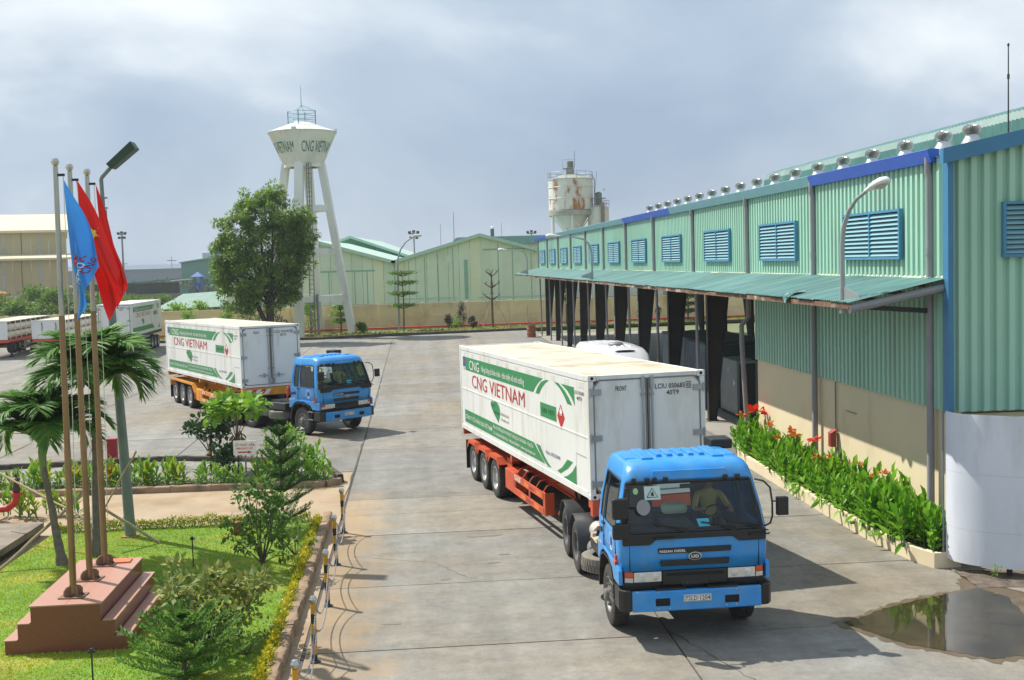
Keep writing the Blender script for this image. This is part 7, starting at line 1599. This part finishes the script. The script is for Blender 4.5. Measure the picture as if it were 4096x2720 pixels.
for s_ in np.arange(.25, 13.3, .29):
    lim = -.80 if .6 < s_ < 13 else -.5
    for n_ in (lim, (lim - .1) / 2, -.14): spots.append((n_ + rng.uniform(-.07, .07), s_ + rng.uniform(-.1, .1)))
fls = {(.55, 4.1): (fl_o, .15, 1.12, 'canna with a tall orange flower in the middle of the planter'), (.6, 2.6): (fl_o, .13, 1.18, 'canna with a small orange flower nearest the white screen end'), (.4, 7.2): (fl_r, .20, 1.2, 'canna with a broad red flower beyond the red hose box'), (.6, 8.4): (fl_o, .16, 1.15, 'canna with an orange flower right of the farthest downpipe group'),
       (.75, 5.4): (fl_o, .14, 1.05, 'canna with an orange flower in front of the red hose box'), (.8, 9.4): (fl_o, .13, .98, 'canna with a low orange flower towards the far end of the planter'), (.3, 12.6): (fl_r, .34, 1.25, 'canna with the biggest red flower at the far end of the planter'), (.75, 13.0): (fl_o, .16, 1.1, 'canna with an orange flower at the far tip of the planter'), (.9, 1.7): (fl_o, .10, .72, 'canna with a tiny low orange flower at the near end of the planter'),
       (.5, 8.9): (fl_o, .15, 1.2, 'canna with an orange flower just left of the red flower'), (.8, 6.3): (fl_o, .12, .95, 'canna with a low orange flower below the red hose box'), (.6, 10.6): (fl_o, .15, 1.12, 'canna with an orange flower between the two far red ones'), (.55, 3.3): (fl_o, .10, 1.0, 'canna with a half open orange flower near the middle of the planter')}
for q_, (n_, s_) in enumerate(spots): canna('green canna in the %s row of the planter %s' % (('front', 'middle', 'back')[q_ % 3], ('beside the white screen', 'midway to the hose box', 'around the red hose box', 'beyond the red hose box', 'at its far tip')[min(4, int(s_ / 2.75))]), ns(n_, s_, .22), 100 + rng.randrange(7), rng.uniform(.56, .82) * (1.22 if s_ < 3 else 1.0), None, 'cannas in the planter')
for (n_, s_), (m, sz, fz, lab) in fls.items(): canna(lab, ns(-n_ * .8, s_, .22), 100 + rng.randrange(7), .95, (m, sz), 'flowering cannas in the planter', fz)
hang = thing('drooping_canna', 'canna leaves drooping over the near end of the planter wall', 'canna', ns(-.75, 1.2, .3), BRZ)
leaves('foliage', np.array([(rng.uniform(-.2, .05), rng.uniform(-.6, 6.5), rng.uniform(.0, .12)) for _ in range(26)]), np.array([(-.8, rng.uniform(-.5, .5), rng.uniform(-.9, -.2)) for _ in range(26)]), .33, L_canna, hang, LEAFW, .5)
part('stem', lambda b: b.tube([(.1, 0, -.08), (-.1, 0, .05)], .012, 5), stem_m, hang)
# bed on the left
bl = []
for k in range(46):
    x = -14.6 + 9.2 * (k % 31) / 30 + rng.uniform(-.12, .12) + (.3 if k >= 31 else 0); bl.append((x, 32.85 + rng.uniform(0, .45) + (.5 if k >= 31 else 0)))
for q_, (x, y) in enumerate(bl): canna('yellow green canna in the %s row of the left bed %s' % (('front', 'rear')[q_ // 31], ('behind the left palm', 'behind the flagpoles', 'right of the lamp post', 'below the round dark tree', 'near the exit sign')[min(4, int((x + 14.8) / 1.9))]), (x, y, .08), 200 + rng.randrange(6), rng.uniform(.8, 1.15), None, 'cannas in the left bed')
for x, y, lab in ((-10.55, 33.3, 'canna with golden leaves in front of the round dark tree'), (-12.6, 33.1, 'canna with golden leaves between the palms'), (-11.6, 33.2, 'canna with golden leaves right of the lamp post'), (-7.1, 33.2, 'canna with golden leaves under the exit sign')): canna(lab, (x, y, .08), 300 + rng.randrange(2), 1.0, None, 'golden cannas in the left bed')
for x, y, lab in ((-5.75, 33.6, 'tall canna with a small red bloom at the right tip of the bed'), (-6.0, 33.9, 'tall canna behind the red blooming one at the right tip of the bed')): canna(lab, (x, y, .08), 100 + rng.randrange(7), .85, (fl_r, .06) if 'small red' in lab else None, 'tall cannas at the bed tip', .95)
for k in range(9): canna('pale green canna behind the red hydrant pipe at the left edge', (-13.3 + .27 * k, 29.5 + rng.uniform(-.25, .25), .03), 200 + rng.randrange(6), .95, None, 'cannas by the hydrant')
pts = [(rng.uniform(-16, -5.6), 32.62 + abs(rng.gauss(0, .38))) for _ in range(3800)]
gc = leaves('ground_cover', np.array([(x, y, .10 + rng.uniform(0, .16)) for x, y in pts]), rdir(3800, 0, 1), nr.uniform(.05, .11, 3800), L_bush, None, LEAF4, 1.1); struct(gc, 'stuff'); gc['label'] = 'low leafy ground cover at the foot of the cannas in the left bed'

# yellow clipped hedges along the lawn
def hedge(label, line, h, w, n, split):
    o = thing('duranta_hedge', label, 'hedge', (0, 0, 0), 0, 'yellow hedges round the lawn'); P, D, V = [], [], []; tot = sum(math.dist(line[i], line[i + 1]) for i in range(len(line) - 1))
    gaps = [rng.uniform(.55, 1.25) for _ in range(200)]
    for _ in range(n):
        d = rng.random() * tot; i = 0; dd_ = d
        while dd_ > math.dist(line[i], line[i + 1]) and i < len(line) - 2: dd_ -= math.dist(line[i], line[i + 1]); i += 1
        t = dd_ / math.dist(line[i], line[i + 1]); g_ = gaps[int(d / .28) % 200]; q = rng.gauss(0, .34) * w * g_; z = h * g_ * rng.random() ** .6 * (1 - min(.8, abs(q) / w))
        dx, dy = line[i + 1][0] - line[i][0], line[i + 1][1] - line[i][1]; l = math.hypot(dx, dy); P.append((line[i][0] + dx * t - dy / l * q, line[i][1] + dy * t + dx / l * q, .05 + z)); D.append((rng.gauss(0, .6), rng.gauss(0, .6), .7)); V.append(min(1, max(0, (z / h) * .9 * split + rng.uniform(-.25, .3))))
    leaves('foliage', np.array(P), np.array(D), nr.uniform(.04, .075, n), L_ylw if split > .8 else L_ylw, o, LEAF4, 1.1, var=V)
    o_ = part('stems', lambda b: [b.tube([(*Vector(line[i]).lerp(Vector(line[i + 1]), k / 14), .0), (*(Vector(line[i]).lerp(Vector(line[i + 1]), k / 14) + Vector((rng.uniform(-.05, .05), 0))), h * .55)], .008, 4) for i in range(len(line) - 1) for k in range(14)], bark, o); o_['kind'] = 'stuff'
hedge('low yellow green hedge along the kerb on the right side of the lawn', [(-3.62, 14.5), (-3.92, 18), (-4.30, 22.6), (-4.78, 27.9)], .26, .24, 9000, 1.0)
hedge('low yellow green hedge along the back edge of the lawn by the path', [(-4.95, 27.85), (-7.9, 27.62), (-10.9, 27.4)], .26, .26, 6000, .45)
# grass
gp_ = []
while len(gp_) < 70000:
    x, y = rng.uniform(-14.5, -3.5), 13.5 + 14.6 * rng.random() ** 1.15
    if inside((x, y), lawn_poly) and x > -.62 * y * 1.0 and x > -y * .50: gp_.append((x, y))
nG = len(gp_); gp_ = np.array(gp_); BL = (np.array([(-.10, 0, 0), (.10, 0, 0), (0, 1, .15)]), [(0, 1, 2)])
pat = np.clip(.5 + .5 * np.sin(gp_[:, 0] * 1.3 + np.sin(gp_[:, 1] * .9) * 1.5) * np.sin(gp_[:, 1] * 1.1 + 1) + nr.normal(0, .25, nG), 0, 1)
gr = leaves('grass', np.c_[gp_, np.full(nG, .055)], np.c_[nr.normal(0, .75, (nG, 2)), np.full(nG, .75)], nr.uniform(.03, .065, nG), L_grass, None, BL, 1.6, var=pat); struct(gr, 'stuff'); gr['label'] = 'short bright green lawn grass around the plinth'
lf = [(rng.uniform(-8.5, -4.2), rng.uniform(15.5, 27)) for _ in range(60)]
dl_ = leaves('fallen_leaves', np.array([(x, y, .10) for x, y in lf]), rdir(60, -.1, .2), .09, lm('leaf_litter', (.30, .18, .09), (.46, .32, .18), .1), None, LEAFW, .7); struct(dl_, 'stuff')

# verge planting and shrubs against the boundary wall
vp = [(x, 100.9 + (.28 * (x + 16.5) if x > -16.5 else -.1 * (x + 16.5)) + rng.uniform(.4, 5.0)) for x in [rng.uniform(-34, 24) for _ in range(6500)]]
vg = leaves('verge_grass', np.array([(x, y, .14) for x, y in vp]), rdir(6500, .2, 1.2), nr.uniform(.12, .3, 6500), lm('leaf_verge', (.09, .16, .03), (.34, .30, .04)), None, LEAF4, .9); struct(vg, 'stuff'); vg['label'] = 'scrubby verge grass and small yellow flowers under the boundary wall'
def umbrella_tree(label, loc, h, mat, tiers):
    o = thing('tiered_tree', label, 'tree', loc, 0, 'young trees along the wall'); P_, D_ = [], []; b = MB(); b.tube([(0, 0, -.1), (.05, 0, h * .5), (-.02, 0, h)], [.09, .06, .02], 7)
    for (z, r) in tiers:
        for k in range(7):
            a = 2 * PI * k / 7 + z; e = (r * math.cos(a), r * math.sin(a), z + .1); limb(b, (0, 0, z - .25), e, .03, .01, 4, .06)
            for q in (.45, .75, 1.0): p, d = clumps([(e[0] * q, e[1] * q, z + .08)], [.34], 26, .3); P_.append(p); D_.append(d * np.array([1, 1, .4]))
    leaves('crown', np.concatenate(P_), np.concatenate(D_), .22, mat, o); b.build('trunk', bark, o, smooth=True); return o
umbrella_tree('young tiered tree in the verge in front of the green warehouse', (-10.0, 108.6, 0), 5.5, L_grn, [(2.4, 1.05), (3.5, 1.15), (4.5, 1.2), (5.4, 1.0)])
umbrella_tree('small tiered sapling against the wall beside the tower leg', (-15.7, 107.6, 0), 2.6, L_brt, [(1.2, .7), (1.8, .8), (2.4, .55)])
umbrella_tree('dark tiered tree seen between the shed columns by the far wall', (17.0, 112.6, 0), 3.4, L_dk, [(1.0, 1.0), (1.7, 1.2), (2.4, 1.0), (3.1, .8)])
umbrella_tree('slim tree seen between the far shed columns', (5.2, 110.8, 0), 4.8, L_grn, [(2.6, .6), (3.4, .7), (4.3, .6)])
bare = thing('bare_tree', 'leafless pruned tree tied to bamboo stakes in the verge', 'tree', (-1.75, 109.6, 0), 0, 'young trees along the wall')
def bt_(b):
    limb(b, (0, 0, -.1), (0, 0, 5.0), .13, .07, 8, .01)
    for z, r, n in ((2.7, .8, 6), (3.8, .75, 6), (4.9, .6, 6)):
        for k in range(n):
            a = 2 * PI * k / n + z; e = Vector((r * math.cos(a), r * math.sin(a), z + .45)); limb(b, (0, 0, z), e, .06, .025, 5)
            for j in range(3): limb(b, e, e + Vector((rng.uniform(-.25, .25), rng.uniform(-.25, .25), rng.uniform(.1, .4))), .02, .006, 4)
part('trunk', bt_, bark, bare, smooth=True)
for dx, dy in ((-1.6, -.8), (-1.0, -1.2), (1.7, -.6)): part('stake', lambda b: b.tube([(dx, dy, 0), (.15 * (1 if dx < 0 else -1), 0, 3.4)], .03, 5), stk_m, bare)
for i, (x, h, r, lab) in enumerate(((-5.9, 1.25, .42, 'short dark clipped conifer left of the group under the wall'), (-4.7, 2.3, .55, 'tallest dark clipped conifer of the group under the wall'), (-3.6, 1.0, .4, 'small dark clipped conifer right of the group under the wall'))):
    bushy('clipped_conifer', lab, 'conifer', (x, 110.3, .1), h, r, 22, 40, .14, lm('leaf_conifer', (.010, .026, .012), (.03, .05, .02), .1), .15, .05, 4, group='clipped conifers', crad=.5)
bushy('wall_shrub', 'pale green shrub between the conifers under the wall', 'shrub', (-5.25, 109.9, .1), 1.1, .55, 16, 30, .16, L_brt, .1, .04, 5, crad=.4)
for x, y, h, r, m, lab in ((-18.6, 108.4, 3.3, .9, L_brt, 'climbing bright green shrub beside the front tower leg'), (-22.6, 101.5, 3.1, 1.0, L_bush, 'green bush behind the farther container under the big tree'), (-24.6, 102.0, 2.9, .8, L_brt, 'bright bush left of the big tree trunk behind the farther container'), (-21.0, 104.5, 3.3, 1.2, L_dk, 'dark bush behind the big tree trunk'), (-28.5, 103.5, 2.4, .9, L_brt, 'pale bush on the verge behind the farther container roof'), (-13.6, 106.3, .9, .5, L_bush, 'low shrub at the foot of the right tower leg')):
    bushy('verge_bush', lab, 'shrub', (x, y, .05), h, r, 24, 40, .22, m, .3, .06, 6, group='bushes under the wall', crad=.36)
# scrub beyond the wall on the left
sc = ['left end of', 'second from the left in', 'in the middle of', 'fourth from the left in', 'right of the middle of', 'behind the tube skids in', 'near the right end of', 'at the right end of']
for i, (x, y, h, r) in enumerate(((-66, 150, 3.6, 3.0), (-61.5, 152, 4.6, 3.0), (-57.5, 148, 4.0, 2.8), (-54, 150, 3.4, 2.6), (-50, 146, 3.2, 2.6), (-60, 143, 2.8, 2.6), (-64.5, 142, 2.6, 2.4), (-45, 140, 3.0, 2.4))):
    bushy('scrub_bush', 'green scrub bush %s the row beyond the parked trailers' % sc[i], 'bush', (x, y, -.1), h, r, 34, 46, .5, L_bush, .4, .1, 5, group='scrub beyond the yard', crad=.34)
for i, (x, y, h, r) in enumerate(((-40.5, 128, 2.6, 1.6), (-36, 126, 2.4, 1.8), (-44.5, 150, 3.0, 2.0), (-33, 124, 2.6, 1.5))):
    bushy('scrub_bush', ['scrub bush just behind the wall left of the green roofed shed', 'scrub bush in front of the green roofed shed', 'scrub bush far left of the green roofed shed', 'scrub bush right of the green roofed shed near the big tree'][i], 'bush', (x, y, -.1), h, r, 26, 40, .36, L_brt if i % 2 else L_bush, .3, .08, 5, group='scrub behind the wall', crad=.36)
fs_ = [(rng.uniform(-75, -34), rng.uniform(118, 175)) for _ in range(9000)]
fg = leaves('field_grass', np.array([(x, y, -.12) for x, y in fs_]), rdir(9000, .4, 1.4), nr.uniform(.4, 1.1, 9000), lm('leaf_field', (.14, .17, .045), (.30, .30, .09)), None, LEAF4, .6); struct(fg, 'stuff'); fg['label'] = 'rough field grass beyond the boundary wall on the left'
tl_ = [];
for k in range(150): tl_.append((rng.uniform(-125, -62), rng.uniform(285, 325), rng.uniform(.4, 2.2)))
P, D = clumps(tl_, [rng.uniform(1.2, 2.6) for _ in tl_], 70, .9); P[:, 2] = np.maximum(P[:, 2], 0); P[:, 2] += .3
ft_ = leaves('far_treeline', P, D, nr.uniform(.6, 1.2, len(P)), lm('leaf_far', (.05, .085, .04), (.10, .13, .06)), None); struct(ft_, 'stuff'); ft_['label'] = 'belt of far trees on the horizon left of the big tree'

# ------------------------------------------------------------------ thin haze
hm = bpy.data.materials.new('haze_air'); hm.use_nodes = True; nt_ = hm.node_tree; nt_.nodes.clear()
pv = nt_.nodes.new('ShaderNodeVolumePrincipled'); pv.inputs['Color'].default_value = (.80, .86, .93, 1); pv.inputs['Density'].default_value = .0003; pv.inputs['Anisotropy'].default_value = .2
mo = nt_.nodes.new('ShaderNodeOutputMaterial'); nt_.links.new(pv.outputs[0], mo.inputs['Volume'])
hzb = part('haze', lambda b: b.box(-420, 320, -40, 820, -1.3, 24), hm); struct(hzb, 'stuff')
